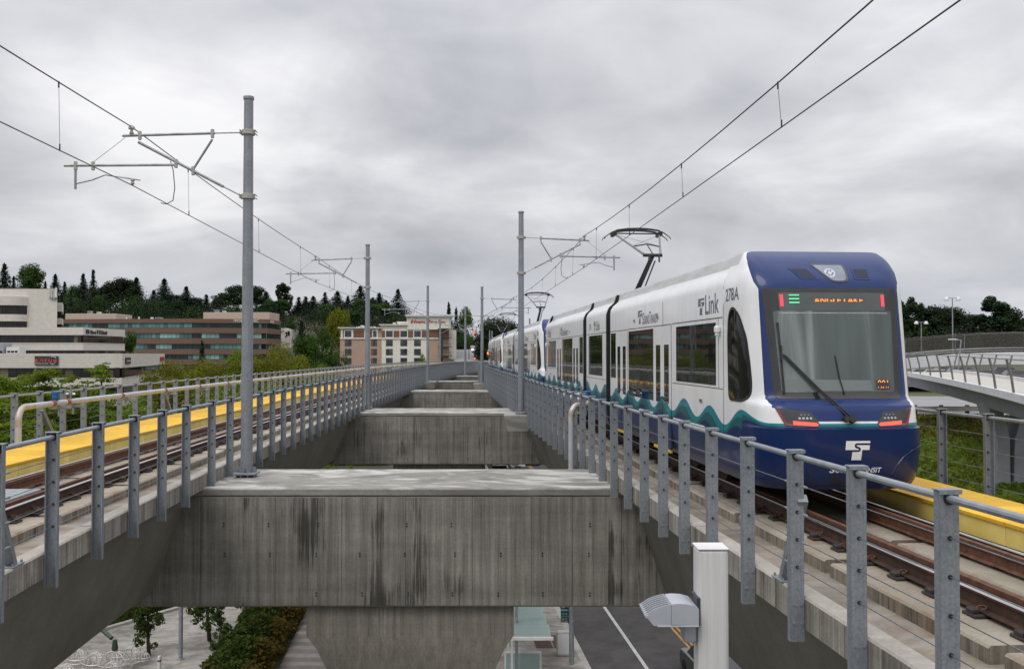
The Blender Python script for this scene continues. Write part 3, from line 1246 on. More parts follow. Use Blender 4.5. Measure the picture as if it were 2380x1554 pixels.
def make_arm(pole, X, Y, bz, sg, ang, dz, name='cantilever_arm'):
    """hinged tubes, drawn for the side sg (-1 towards smaller x); ang turns it with the track"""
    T = Matrix.Translation((X, Y, dz)) @ Matrix.Rotation(ang, 4, 'Z')

    def P(u, z, v=0.0):
        return T @ Vector((sg * u, v, z))
    arm = thing(name, None, None, (0, 0, 0))
    arm.parent = pole
    arm.matrix_basis = world_mat(pole).inverted() @ Matrix.Translation((X, Y, dz + 3.5))
    b = lambda mb, n, m: mb.build(n, m, arm)
    b(MB().tube([P(.75, 4.94), P(2.78, 4.86)], .032, 8), 'top_tube', 'weathered_tube')
    b(MB().tube([P(.12, 4.96), P(.75, 4.94)], .017, 6), 'insulator', 'cast_fitting')
    b(MB().tube([P(.12, 3.52), P(.55, 3.74)], .019, 6), 'insulator', 'cast_fitting')
    b(MB().tube([P(.55, 3.74), P(2.43, 4.72)], .032, 8), 'diagonal_tube', 'weathered_tube')
    b(MB().tube([P(.80, 4.80), P(1.22, 4.12)], .026, 7), 'brace', 'weathered_tube')
    b(MB().tube([P(1.6, 4.22), P(4.05, 4.18)], .030, 8), 'lower_tube', 'weathered_tube')
    b(MB().tube([P(3.80, 4.2), P(3.80, 3.66)], .028, 8), 'drop_tube', 'weathered_tube')
    b(MB().tube([P(3.78, 3.78), P(3.45, 3.86), P(3.15, 3.98), P(2.38, 3.87)], .016, 6), 'steady_arm', 'weathered_tube')
    mb = MB()
    for u, z in ((.80, 4.94), (2.40, 4.88), (1.22, 4.10), (1.6, 4.26), (3.42, 4.19), (3.80, 4.19)):
        mb.bev(-.035, .035, -.03, .03, -.11, .09, .01, 0, T @ Matrix.Translation((sg * u, 0, z)))
    b(mb, 'clamp', 'cast_fitting')
    mb = MB()
    c0 = P(2.58, 4.90)
    mb.lathe(c0, [(.05, 0), (.05, .04), (.03, .05), (.03, .1), (.075, .11), (.075, .15), (.02, .2)], 8)
    c1 = P(2.55, 3.78)
    mb.lathe(c1, [(.02, -.02), (.045, .02), (.03, .05), (.05, .09), (.02, .13)], 8)
    b(mb, 'wire_support', 'cast_fitting')
    b(MB().tube([P(2.72, 4.82), P(3.42, 4.26)], .006, 5), 'tie_wire', 'steel_cable')
    pts = [P(1.58, 4.28, .0), P(1.52, 4.12, .1), P(1.5, 3.85, .4), P(1.55, 3.45, .9), P(1.8, 3.32, 1.3), P(2.2, 3.62, 1.6)]
    b(MB().tube([P(1.72, 4.30), P(1.66, 4.1), P(1.62, 3.7), P(1.66, 3.42), P(1.80, 3.34), P(1.92, 3.36)], .011, 5), 'jumper_cable', 'dark_wire')
    return P(2.58, 5.06), P(2.55, 3.75)


def make_pole(X, Y, bz, tz, label, arms, r=.115, group='overhead line poles', base=True):
    p = thing('catenary_pole', label, 'pole', (X, Y, bz), group=group)
    h = tz - bz
    mb = MB().lathe((X, Y, bz), [(r * 1.12, .10), (r * 1.1, h * .3), (r * .98, h * .65), (r * .88, h - .06)], 20)
    mb.build('shaft', 'galvanised_steel', p)
    MB().lathe((X, Y, bz), [(r * 1.02, h - .07), (r * 1.06, h - .03), (r * 1.0, h), (r * .3, h + .015)], 16).build('cap', 'galvanised_steel', p)
    if base:
        T = Matrix.Translation((X, Y, bz))
        mb = MB().bev(-.24, .24, -.24, .24, .055, .10, .008, 0, T)
        mb.build('base_plate', 'galvanised_steel', p)
        for k in range(8):
            a = pi / 4 * k + pi / 8
            c = Vector((X + .205 * cos(a), Y + .205 * sin(a), bz))
            MB().tube([c, c + Vector((0, 0, .17))], .018, 6).build('anchor_bolt', 'galvanised_steel', p)
        mb = MB()
        for k in range(4):
            a = pi / 2 * k
            mb.bx(r, r + .09, -.008, .008, .10, .22, 0, T @ Matrix.Rotation(a, 4, 'Z'))
        mb.build('gusset', 'galvanised_steel', p)
    out = []
    for sg, ang, dz in arms:
        for z in (4.96, 3.52):
            mb = MB().lathe((X, Y, z + dz), [(r + .012, -.06), (r + .035, -.05), (r + .035, .05), (r + .012, .06)], 14)
            T = Matrix.Translation((X, Y, z + dz)) @ Matrix.Rotation(ang, 4, 'Z')
            for sx in (-1, 1):
                for zz in (-.035, .035):
                    mb.tube([T @ Vector((sx * (r + .05), -.13, zz)), T @ Vector((sx * (r + .05), .13, zz))], .012, 5)
            mb.bx(min(0, sg) * .2, max(0, sg) * .2, -.02, .02, -.03, .03, 0, T)
            mb.build('clamp_band', 'cast_fitting', p)
        out.append(make_arm(p, X, Y, bz, sg, ang, dz))
    return p, out


SUP = {'L': [], 'R': []}
for side, y, ins, bz, tz, dz, lab in POLES:
    P = gp(side, y, -ins, 0)
    sg = SIDES[side][2]
    _, out = make_pole(P.x, P.y, bz, tz, lab, [(sg, -ghead(side, y), dz)])
    SUP[side].append(out[0])
# far pole between the tracks, arms both ways
y = 119.0
X = (gp('L', y, 0, 0).x + gp('R', y, 0, 0).x) / 2 - .5
_, out = make_pole(X, y, -2.75, 5.95, 'far pole with an arm to either side, between the two tracks', [(-1, 0, -.1), (1, 0, -.1)], r=.13)
SUP['L'].append(out[0])
SUP['R'].append(out[1])
P = gp('L', 153, 6.6, 0)
_, out = make_pole(P.x, P.y, -9, 5.7, 'far pole behind the outer railing beside the hotel balconies', [(1, 0, -.2)], r=.14)
SUP['L'].append((gp('L', 153, TC, 4.8), gp('L', 153, TC, 3.5)))
SUP['R'].append((gp('R', 153, TC, 4.8), gp('R', 153, TC, 3.5)))
for (Dx, Dt, yy, lab) in ((1138, 768, 172, 'thinner of two far poles at the tail of the train'), (1143.5, 769, 168, 'thicker of two far poles at the tail of the train'), (1231, 740, 132, 'stub of a far pole showing over the train roof')):
    x, _, z = px(Dx, Dt, yy)
    make_pole(x, yy, -4, z, lab, [(1, .0, z - 6.1)] if Dx == 1143.5 else [], r=.12, base=False)


def overhead_line(side, label):
    t = thing('overhead_line', label, 'overhead wire', gp(side, 20, TC, 4), group='overhead lines')
    st = list(SUP[side])
    p0, p1 = st[0], st[1]
    if side == 'L':
        y0 = -8
        q = gp('L', 15, TC - .15, 0)
        dirx = (st[0][1].x - q.x) / (st[0][1].y - 15)
        f = lambda w: Vector((w.x - dirx * (w.y - y0), y0, w.z))
        st.insert(0, (f(st[0][0]) + Vector((0, 0, .1)), f(st[0][1])))
    else:
        m, c = st[0]
        st.insert(0, (Vector((5.36, -1, 4.86)), Vector((5.48, -1, 3.86))))
    ends = gp(side, 235, TC, 3.2)
    st.append((ends + Vector((0, 0, 1.1)), ends))
    mess, cont = [], []
    k = 0
    for (m0, c0), (m1, c1) in zip(st[:-1], st[1:]):
        n = 12
        L = (m1 - m0).length
        sag = .00027 * L * L if L < 70 else .00022 * L * L
        if L < 35:
            sag *= .6
        for i in range(n):
            s = i / n
            mess.append(m0.lerp(m1, s) - Vector((0, 0, 4 * sag * s * (1 - s))))
            cont.append(c0.lerp(c1, s))
        nd = max(3, int(L / 6.5))
        for i in range(nd):
            s = (i + .5) / nd
            a = m0.lerp(m1, s) - Vector((0, 0, 4 * sag * s * (1 - s)))
            b = c0.lerp(c1, s)
            if a.y > 150 or a.y < 3:
                continue
            mb = MB().tube([a, b], .0045, 4)
            mb.tube([a + Vector((0, 0, .02)), a - Vector((0, 0, .10))], .016, 5)
            mb.tube([b + Vector((0, 0, .12)), b - Vector((0, 0, .01))], .014, 5)
            mb.build('dropper', 'dark_wire', t)
    mess.append(st[-1][0])
    cont.append(st[-1][1])
    MB().tube(mess, .0125, 6).build('messenger_wire', 'dark_wire', t)
    MB().tube(cont, .0105, 6).build('contact_wire', 'dark_wire', t)
    return t


overhead_line('L', 'pair of overhead wires with droppers above the empty track')
overhead_line('R', 'pair of overhead wires with droppers above the train')

# ------------------------------------------------------------------ fire standpipes


def standpipe(side, y0, y1, base, z, label, inward, vents, coup):
    t = thing('fire_pipe', label, 'pipe', gp(side, y0, base, z - 1.5), group='fire pipes along the railings')
    ys = ys_(y0 + .75, y1, 1.5, 4)
    MB().tube([gp(side, y, base, z) for y in ys], .072, 12).build('pipe', 'white_pipe', t)
    a = gp(side, y0 + .75, base, z)
    if inward:
        # comes up outside the railing, bends through it and then turns along the track
        e = gp(side, y0 - .15, -.30, z)
        pts = [Vector((e.x, e.y, -4.7)), Vector((e.x, e.y, z - .42)), Vector((e.x, e.y, z - .25))]
        c = gp(side, y0 + .28, base, z)
        for k in range(1, 7):
            an = pi / 2 * k / 6
            d = (c - e).normalized()
            pts.append(Vector((e.x, e.y, z - .25)) + d * (.25 * (1 - cos(an))) + Vector((0, 0, .25 * sin(an))))
        pts += [e.lerp(c, .75) + Vector((0, 0, 0)), a]
    else:
        e = gp(side, y0, base, z)
        pts = [Vector((e.x, e.y, -4.6)), Vector((e.x, e.y, z - .45))]
        for k in range(0, 7):
            an = pi / 2 * k / 6
            d = (a - e).normalized()
            pts.append(Vector((e.x, e.y, z - .32)) + d * (.32 * (1 - cos(an))) + Vector((0, 0, .32 * sin(an))))
        pts.append(a)
    MB().tube(pts[:2], .072, 12).build('riser', 'white_pipe', t)
    MB().tube(pts[1:], .074, 12).build('elbow', 'stained_pipe', t)
    for y in [y0 + c for c in coup]:
        p, q = gp(side, y, base, z), gp(side, y + .16, base, z)
        MB().tube([p, q], .086, 12).build('coupling', 'coupling_red', t)
        p = gp(side, y + .45, base, z)
        T = Matrix.Translation(p) @ Matrix.Rotation(-ghead(side, y), 4, 'Z')
        s = SIDES[side][2]
        mb = MB().bev(-.22, .30, -.04, .04, -.16, -.09, .006, 0, T)
        mb.bx(-.02, .02, -.03, .03, -.34, -.16, 0, T)
        mb.build('bracket', 'galvanised_steel', t)
    p = gp(side, y0 + vents[0], base, z)
    MB().lathe(p, [(.055, .05), (.055, .12), (.085, .125), (.085, .20), (.09, .25), (.108, .255), (.108, .30), (.09, .305)], 14).build('vent_valve', 'valve_blue', t)
    p = gp(side, y0 + vents[1], base, z)
    mb = MB().lathe(p, [(.03, .05), (.03, .16), (.06, .17), (.06, .25), (.02, .26), (.02, .36), (.09, .37), (.09, .385)], 12)
    mb.tube([p + Vector((-.12, 0, .2)), p + Vector((.12, 0, .2))], .03, 8)
    mb.build('hose_valve', 'chrome_valve', t)
    return t


standpipe('L', 22.3, 240, 5.15, -1.26, 'long white fire pipe behind the yellow walkway', False, (1.95, 2.85), [1.7, 2.55] + [6.3 + 3.9 * k for k in range(24)])
standpipe('R', 23.6, 110, .30, -1.28, 'white fire pipe rising beyond the closest cross beam beside the train', True, (1.15, 2.1), [.85] + [1.9 + 3.9 * k for k in range(22)])

# grey switch box on the empty track
T = Matrix.Translation(gp('L', 15.75, TC + .05, PLIN)) @ Matrix.Rotation(-ghead('L', 15.7), 4, 'Z')
t = thing('track_box', 'flat grey metal box lying between the rails of the empty track', 'track equipment', T.translation)
MB().bev(-.45, .38, -.8, .85, .10, .21, .015, 0, T).build('lid', 'pale_galvanised', t)
MB().bx(-.42, .35, -.77, .82, 0, .098, 0, T).build('box_body', 'black_rubber', t)
MB().tube([T @ Vector((.1, .85, .12)), T @ Vector((.1, 1.5, .10)), T @ Vector((.25, 2.1, .03))], .035, 8).build('cable', 'black_rubber', t)

# ------------------------------------------------------------------ the train
CL = 28.96     # length of a car; local y runs back from the nose, z up from the rail


def pl(tab, z):
    return float(np.interp(z, [a for a, _ in tab], [b for _, b in tab]))


HW = [(.34, 1.22), (.45, 1.27), (.62, 1.30), (.9, 1.325), (3.42, 1.325), (3.52, 1.31), (3.62, 1.25), (3.74, 1.11), (3.79, 1.085), (3.93, 1.065), (3.96, 1.05), (3.97, 1.02)]
NOSE = [(.34, .16), (.45, .08), (.62, .03), (.9, 0), (1.235, .0), (1.25, .09), (1.30, .11), (1.50, .16), (1.56, .19), (1.60, .26), (1.64, .36), (1.70, .41), (3.33, .69), (3.45, .74), (3.60, .86), (3.74, 1.0), (3.85, 1.15), (3.93, 1.30), (3.97, 1.38)]
HWC = [(.34, 1.22), (.45, 1.27), (.62, 1.30), (.9, 1.325), (3.30, 1.325), (3.45, 1.312), (3.58, 1.275), (3.70, 1.215), (3.80, 1.185), (3.90, 1.14), (3.955, 1.11), (3.97, 1.08)]
YB = 1.9


def nex(z):
    return 5.0 + 4.5 * smooth01(3.4, 3.95, z)



def front_y(x, z):
    w, y0 = pl(HWC, z), pl(NOSE, z)
    q = min(1.0, abs(x) / w)
    NEX = nex(z)
    return YB - (YB - y0) * (1 - q ** NEX) ** (1 / NEX)


def front_pt(x, z, off=0.0):
    e = .01
    y = front_y(x, z)
    n = Vector(((front_y(x + e, z) - front_y(x - e, z)) / (2 * e), -1.0, (front_y(x, z + e) - front_y(x, z - e)) / (2 * e)))
    n.normalize()
    return Vector((x, y, z)) + n * off


def side_x(y, z):
    w, y0 = pl(HWC, z), pl(NOSE, z)
    if y >= YB:
        return w
    k = max(0.0, min(1.0, (YB - y) / (YB - y0)))
    NEX = nex(z)
    return w * max(0.0, 1 - k ** NEX) ** (1 / NEX)


def side_pt(sg):
    def f(y, z, off=0.0):
        e = .01
        dx = (side_x(y + e, z) - side_x(y - e, z)) / (2 * e)
        dz = (side_x(y, z + e) - side_x(y, z - e)) / (2 * e)
        n = Vector((1, -dx, -dz)).normalized()
        p = Vector((side_x(y, z), y, z)) + n * off
        return Vector((sg * p.x, p.y, p.z))
    return f


def livery():
    """white paint, blue nose mask and skirt, teal waves: all flat print, drawn in the car's own coordinates"""
    g = G('train_paint')
    v = g.co()
    x, y, z = g.sep(v)
    yy = g.math('MINIMUM', y, g.math('SUBTRACT', CL, y))
    ax = g.math('ABSOLUTE', x)
    st = [(1.50, .30), (1.57, .34), (1.61, .43), (1.65, .52), (1.72, .56), (3.33, .81), (3.60, 1.0), (3.80, 1.2), (3.955, 1.42), (4.0, 1.42)]
    fz = g.math('MULTIPLY', g.ramp(g.math('DIVIDE', g.math('SUBTRACT', z, 1.5), 2.5, clamp=True), [((a - 1.5) / 2.5, b / 2) for a, b in st]), 2.0)
    # colour ramps are read back as linear values, so the table above is exact
    up = g.math('MULTIPLY', g.math('GREATER_THAN', z, 1.53), g.math('LESS_THAN', yy, fz))
    lo = g.math('MULTIPLY', g.math('GREATER_THAN', z, 1.338), g.math('LESS_THAN', z, 1.5301))
    lo = g.math('MULTIPLY', lo, g.math('LESS_THAN', ax, g.math('MULTIPLY_ADD', g.math('SUBTRACT', z, 1.338), 1.62, .74)))
    lo = g.math('MULTIPLY', lo, g.math('LESS_THAN', yy, .9))
    mask = g.math('MAXIMUM', up, lo)

    def ss(a, b):
        n = g.N.new('ShaderNodeMapRange')
        n.interpolation_type = 'SMOOTHSTEP'
        g.sv(n.inputs['Value'], yy)
        n.inputs['From Min'].default_value = a
        n.inputs['From Max'].default_value = b
        return n.outputs[0]

    def wave(ph, mean, amp, per=1.7):
        # uneven crests: two cosines
        a = g.math('COSINE', g.math('MULTIPLY', g.math('SUBTRACT', yy, .98 + ph), 2 * pi / per))
        b = g.math('COSINE', g.math('MULTIPLY', g.math('SUBTRACT', yy, .2 + ph), 2 * pi / 4.3))
        return g.math('ADD', g.math('MULTIPLY_ADD', a, amp, mean), g.math('MULTIPLY', b, .022))
    far = g.math('GREATER_THAN', yy, .98)
    f1 = ss(.30, .98)
    zf = g.math('MULTIPLY_ADD', f1, .155, 1.308)
    f2 = ss(.4, 1.3)

    def pick(a, b):
        return g.math('ADD', g.math('MULTIPLY', far, a), g.math('MULTIPLY', g.math('SUBTRACT', 1.0, far), b))
    z1 = pick(wave(0, 1.325, .135), zf)
    z2 = pick(wave(.12, 1.20, .135), g.math('SUBTRACT', zf, g.math('MULTIPLY_ADD', f2, .07, .026)))
    z3 = pick(wave(.25, 1.075, .11), g.math('SUBTRACT', zf, g.math('MULTIPLY_ADD', f2, .16, .052)))
    teal = g.math('LESS_THAN', z, z1)
    dteal = g.math('LESS_THAN', z, z2)
    blue = g.math('LESS_THAN', z, z3)
    grey = g.math('MULTIPLY', g.math('GREATER_THAN', z, 3.765), g.math('GREATER_THAN', yy, 1.46))
    n = g.noise(v, 1.3, 5)
    dirt = g.noise(g.map(v, (3, 2.2, 0.25)), 1.5, 6, 0.65)
    grime = g.math('MULTIPLY', g.math('SUBTRACT', 1.0, g.math('DIVIDE', g.math('SUBTRACT', z, .34), .55), clamp=True), g.noise(g.map(v, (2, 3, 1)), 2.0, 6, .7), clamp=True)
    white = g.mix(1.0, g.ramp(n, ((.3, (.71, .72, .73)), (.7, (.78, .785, .79)))), g.ramp(dirt, ((.3, .90), (.6, 1.0))), 'MULTIPLY')
    navy = g.ramp(n, ((.3, (.004, .017, .080)), (.7, (.006, .022, .098))))
    maskc = g.ramp(n, ((.3, (.013, .031, .118)), (.7, (.018, .039, .140))))
    greyc = g.mix(1.0, (.46, .47, .475), g.ramp(g.noise(g.map(v, (1, .5, 6)), 2.0, 6), ((.3, .75), (.65, 1.1))), 'MULTIPLY')
    c = g.mix(grey, white, greyc)
    c = g.mix(teal, c, (.008, .20, .235))
    c = g.mix(dteal, c, (.006, .095, .105))
    c = g.mix(blue, c, navy)
    c = g.mix(mask, c, maskc)
    c = g.mix(g.math('MULTIPLY', grime, .6), c, (.06, .055, .05))
    g.set(base=c, rough=.3, coat=.22, coatr=.05, spec=.2)
    wv = g.noise(g.map(v, (1, .7, 1)), .9, 2)
    g.bump(wv, .04, .05)
    MT['train_paint'] = g.m


livery()


def glass(name, base, rough=.03, spec=.6):
    g = G(name)
    v = g.co()
    n = g.noise(v, 1.6, 2)
    g.set(base=base, rough=rough, spec=spec, coat=.2 if spec > .4 else 0.0, coatr=.02)
    g.bump(n, .05, .05)
    MT[name] = g.m


glass('train_window', (.010, .011, .010))
glass('cab_side_glass', (.005, .005, .005), .05, .3)


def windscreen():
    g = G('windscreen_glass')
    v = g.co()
    # grey green glass, its soft vertical reflections painted into the base colour
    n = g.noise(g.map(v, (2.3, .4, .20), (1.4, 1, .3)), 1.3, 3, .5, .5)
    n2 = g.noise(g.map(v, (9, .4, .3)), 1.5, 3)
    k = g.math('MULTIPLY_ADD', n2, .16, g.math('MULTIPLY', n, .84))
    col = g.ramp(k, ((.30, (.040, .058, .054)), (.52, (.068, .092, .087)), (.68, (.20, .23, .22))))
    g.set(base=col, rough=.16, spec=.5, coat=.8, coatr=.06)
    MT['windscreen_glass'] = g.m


windscreen()
mat('windscreen_frame', (.014, .014, .015), (.02, .02, .02), 4, .25, coat=.5)
mat('display_glass', (.055, .070, .068), (.075, .090, .088), 2, .15, coat=.6)
mat('dash_grey', (.13, .16, .155), (.16, .19, .185), 2, .2, coat=.6)
mat('train_black', (.012, .012, .013), (.02, .02, .021), 6, .6)
mat('bellows_rubber', (.020, .021, .022), (.034, .035, .037), 8, .7)
mat('letter_slate', (.12, .135, .19), (.10, .115, .17), 4, .4)
mat('letter_white', (.75, .75, .75), (.70, .70, .70), 4, .45)
mat('underframe', (.016, .014, .013), (.035, .03, .027), 5, .8)
mat('headlamp_glass', (.10, .13, .18), (.16, .20, .26), 3, .08, coat=1.0)
mat('lamp_reflector', (.55, .56, .58), (.35, .36, .38), 12, .2, .6)
mat('vent_dark', (.006, .010, .035), (.010, .015, .045), 20, .6)
mat('tail_housing', (.013, .013, .015), (.024, .024, .026), 25, .15, coat=.8)
mat('tail_red_off', (.28, .012, .016), (.20, .010, .012), 8, .25, coat=.5)
mat('tail_red_lit', (.55, .02, .02), None, 8, .4, em=(1.0, .09, .05), ems=1.5)
mat('led_red', (.4, .02, .03), None, 30, .5, em=(1.0, .055, .07), ems=1.25)
mat('led_green', (.05, .4, .2), None, 30, .5, em=(.10, 1.0, .38), ems=1.2)
mat('led_amber', (.5, .15, .02), None, 30, .5, em=(1.0, .24, .02), ems=1.5)
mat('yellow_paint', (.70, .50, .03), (.62, .43, .03), 5, .5)
mat('door_light_blue', (.03, .03, .16), (.05, .05, .22), 3, .3)
mat('pantograph_grey', (.24, .235, .23), (.15, .148, .145), 10, .5, .3)
mat('marker_orange', (.5, .14, .04), (.35, .10, .03), 10, .4)

EMB1 = [(1278, 752), (1558, 752), (1556, 778), (1402, 778), (1386, 784), (1376, 797), (1376, 815), (1384, 830), (1398, 838), (1412, 840), (1422, 845), (1424, 850), (1420, 853), (1268, 853)]
EMB2 = [(1552, 800), (1548, 853), (1463, 853), (1452, 968), (1338, 968), (1348, 876), (1420, 876), (1438, 868), (1447, 854), (1447, 838), (1438, 825), (1424, 818), (1408, 814), (1400, 808), (1402, 800)]


def emblem(mb, fn, w, step=.05, mi=0, off=.004):
    """two-piece T mark; fn(u, v) from its lower left corner, w wide"""
    k = w / 290.0
    for poly in (EMB1, EMB2):
        q = [((a - 1268) * k, (968 - b) * k) for a, b in poly]
        patch(mb, q, lambda u, v, o: fn(u, v), step, 0, 0)


def tri_face(mb, pts, mi=0):
    mb.add(pts, [tuple(range(len(pts)))], mi)


def mk_cab(car, rear=False):
    """cab end; a rear cab is the same thing turned about the middle of the car"""
    def tf(p):
        p = Vector(p)
        return Vector((-p.x, CL - p.y, p.z)) if rear else p
    zs = [.34, .40, .47, .56, .65, .78, .9, 1.05, 1.2, 1.234, 1.251, 1.275, 1.30, 1.38, 1.46, 1.50, 1.53, 1.56, 1.58, 1.60, 1.62, 1.64, 1.67, 1.70, 1.8, 2.0, 2.2, 2.4, 2.6, 2.8, 3.0, 3.2, 3.33, 3.39, 3.45, 3.52, 3.60, 3.67, 3.74, 3.80, 3.85, 3.90, 3.93, 3.955, 3.97]
    nt = 48
    rows = []
    for z in zs:
        w, y0 = pl(HWC, z), pl(NOSE, z)
        NEX = nex(z)
        r = []
        for i in range(nt + 1):
            a = pi * i / nt
            c, s_ = cos(a), sin(a)
            xx = -w * (abs(c) ** (2 / NEX)) * (1 if c > 0 else -1)
            yy = YB - (YB - y0) * (abs(s_) ** (2 / NEX))
            r.append(tf((xx, yy, z)))
        rows.append(r)
    mb = MB().grid(rows)
    mb.add(rows[-1], [tuple(range(nt + 1))])
    mb.add(rows[0], [tuple(reversed(range(nt + 1)))])
    cab = mb.build('cab', 'train_paint', car, world=False, smooth=28)
    B = lambda m, n, mt, par=car, sm=35: m.build(n, mt, par, world=False, smooth=sm)
    FP = lambda x, z, o=0.0: tf(front_pt(x, z, o))
    # windscreen: black border, glass, displays
    fr = rounded([(-1.058, 3.335), (1.058, 3.335), (.98, 1.655), (-.98, 1.655)], .09)
    m = MB()
    patch(m, fr, FP, .12, .006, .02)
    ws = B(m, 'windscreen', 'windscreen_frame')
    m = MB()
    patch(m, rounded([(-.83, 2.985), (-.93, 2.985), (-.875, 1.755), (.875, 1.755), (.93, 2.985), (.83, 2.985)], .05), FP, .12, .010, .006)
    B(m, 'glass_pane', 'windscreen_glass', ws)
    m = MB()
    patch(m, [(-.86, 1.95), (.50, 1.93), (.52, 1.775), (-.85, 1.775)], FP, .12, .0115, .004)
    B(m, 'dashboard_shelf', 'dash_grey', ws)
    m = MB()
    patch(m, [(-.84, 2.955), (.86, 2.955), (.86, 2.945), (-.84, 2.945)], FP, .12, .0115, .004)
    B(m, 'display_edge', 'lamp_reflector', ws)  # pale strip along the lower edge of the display box
    m = MB()
    patch(m, rounded([(-.845, 3.265), (.845, 3.265), (.83, 2.99), (-.83, 2.99)], .03), FP, .12, .010, .006)
    B(m, 'display_panel', 'display_glass', ws)
    q = .014
    for u in (-.812, .777):
        m = MB()
        patch(m, [(u, 3.232), (u + .046, 3.232), (u + .046, 3.056), (u, 3.056)], FP, .1, q, .004)
        B(m, 'red_marker', 'led_red', ws)
    for v in (3.22, 3.163, 3.105):
        m = MB()
        patch(m, [(-.675, v), (-.52, v), (-.52, v + .012), (-.675, v + .012)], FP, .1, q, .004)
        B(m, 'green_bar', 'led_green', ws)
    m = MB()
    text_on(m, 'ANGLE LAKE', lambda u, v: FP(-.29 + u, 3.10 + v, q), .77, .095, .01, clip=(.026, .066))
    B(m, 'destination_text', 'led_amber', ws)
    m = MB()
    patch(m, [(.58, 1.935), (.80, 1.935), (.80, 1.79), (.58, 1.79)], FP, .1, .0125, .004)
    B(m, 'number_display', 'tail_housing', ws)
    m = MB()
    text_on(m, '001', lambda u, v: FP(.605 + u, 1.845 + v, .0165), .165, .085, .0, clip=(.052, .085))
    text_on(m, '1 33 11', lambda u, v: FP(.605 + u, 1.812 + v, .0165), .165, .024, .0)
    B(m, 'number_text', 'led_amber', ws)
    # head lamp and vents above
    m = MB()
    hl = rounded([(-.23, 3.735), (.315, 3.735), (.315, 3.49), (.26, 3.425), (.06, 3.425), (-.02, 3.49)], .05)
    patch(m, hl, FP, .06, .006, .02)
    h = B(m, 'headlight', 'windscreen_frame')
    m = MB()
    c = (.08, 3.575)
    patch(m, [(c[0] + (a - c[0]) * .86, c[1] + (b - c[1]) * .84) for a, b in hl], FP, .06, .010, .006)
    B(m, 'lamp_glass', 'headlamp_glass', h)
    m = MB()
    patch(m, [(.04 + .085 * cos(a), 3.575 + .075 * sin(a)) for a in [pi * k / 8 for k in range(16)]], FP, .03, .015, .006)
    B(m, 'reflector', 'lamp_reflector', h)
    m = MB()
    for k in range(6):
        patch(m, [(.04 + .045 * cos(k * pi / 3) + .016 * cos(a), 3.575 + .04 * sin(k * pi / 3) + .015 * sin(a)) for a in [pi * j / 4 for j in range(8)]], FP, .03, .021, .006)
    B(m, 'reflector_bead', 'headlamp_glass', h)
    for poly in ([(-.60, 3.665), (-.30, 3.665), (-.155, 3.475), (-.44, 3.475)], [(.41, 3.665), (.69, 3.665), (.66, 3.475), (.41, 3.475)]):
        m = MB()
        patch(m, rounded(poly, .02), FP, .06, .007, .02)
        vt = B(m, 'vent', 'train_paint')
        cx, cz = sum(p[0] for p in poly) / 4, sum(p[1] for p in poly) / 4
        m = MB()
        patch(m, [(cx + (a - cx) * .78, cz + (b - cz) * .78) for a, b in poly], FP, .06, .010, .006)
        B(m, 'vent_grille', 'vent_dark', vt)
    # tail lamps
    for sg in (-1, 1):
        f = lambda pts: [(sg * a, b) for a, b in pts]
        m = MB()
        patch(m, rounded(f([(1.045, 1.53), (.545, 1.475), (.433, 1.30), (.47, 1.258), (.93, 1.275)]), .012), FP, .07, .007, .02)
        t = B(m, 'tail_light', 'tail_housing')
        m = MB()
        patch(m, f([(.82, 1.345), (.485, 1.318), (.455, 1.292), (.48, 1.272), (.82, 1.29)]), FP, .07, .012, .006)
        B(m, 'lit_strip', 'tail_red_lit', t)
        m = MB()
        patch(m, f([(1.035, 1.515), (1.00, 1.51), (.90, 1.305), (.82, 1.295), (.82, 1.270), (.92, 1.278)]), FP, .05, .012, .006)
        B(m, 'red_edge', 'tail_red_off', t)
        for k in range(4):
            m = MB()
            cx = .56 + .055 * k
            patch(m, f([(cx + .019 * cos(a), 1.385 + .017 * sin(a)) for a in [pi * j / 4 for j in range(8)]]), FP, .03, .012, .006)
            B(m, 'lamp_bead', 'lamp_reflector', t)
            if k < 3:
                m = MB()
                patch(m, f([(cx + .03 + .016 * cos(a), 1.435 + .013 * sin(a)) for a in [pi * j / 4 for j in range(8)]]), FP, .03, .012, .006)
                B(m, 'lamp_bead', 'headlamp_glass', t)
    # wiper
    m = MB()
    for d in (0, .055):
        m.tube([FP(.02 + d, 1.36, .05), FP(-.38 + d * .7, 1.80, .07), FP(-.83 + d * .4, 2.31 - d * .1, .06)], .014, 6)
    m.tube([FP(.05, 1.36, .0), FP(.05, 1.36, .07)], .055, 10)
    m.tube([FP(-.04, 1.37, .0), FP(-.04, 1.37, .07)], .045, 10)
    wp = B(m, 'wiper_arm', 'train_black')
    m = MB()
    m.tube([FP(-.875, 2.80, .03), FP(-.86, 2.3, .035), FP(-.845, 1.74, .03)], .017, 5)
    m.tube([FP(-.86, 2.22, .06), FP(-.85, 2.45, .05)], .02, 5)
    B(m, 'wiper_blade_or_reflection', 'train_black', wp)
    m = MB()
    m.tube([FP(-.03, 2.30, .02), FP(.01, 1.95, .03), FP(.07, 1.72, .02)], .009, 4)  # reflection of the wiper in the glass, modelled as a thin black rod
    B(m, 'wiper_blade_or_reflection', 'train_black', wp)
    # emblem and name on the bumper
    m = MB()
    emblem(m, lambda u, v: FP(-.10 + u, .785 + v, .004), .375)
    B(m, 'emblem', 'letter_white', car, 0)
    m = MB()
    x0 = -.33
    for s_, w, h in (('S', .085, .098), ('OUND', .27, .075), ('T', .072, .098), ('RANSIT', .34, .075)):
        text_on(m, s_, lambda u, v: FP(x0 + u, .600 + v, .004), w, h, .018, 0, .18)
        x0 += w + .006
    B(m, 'name_lettering', 'letter_white', car, 0)
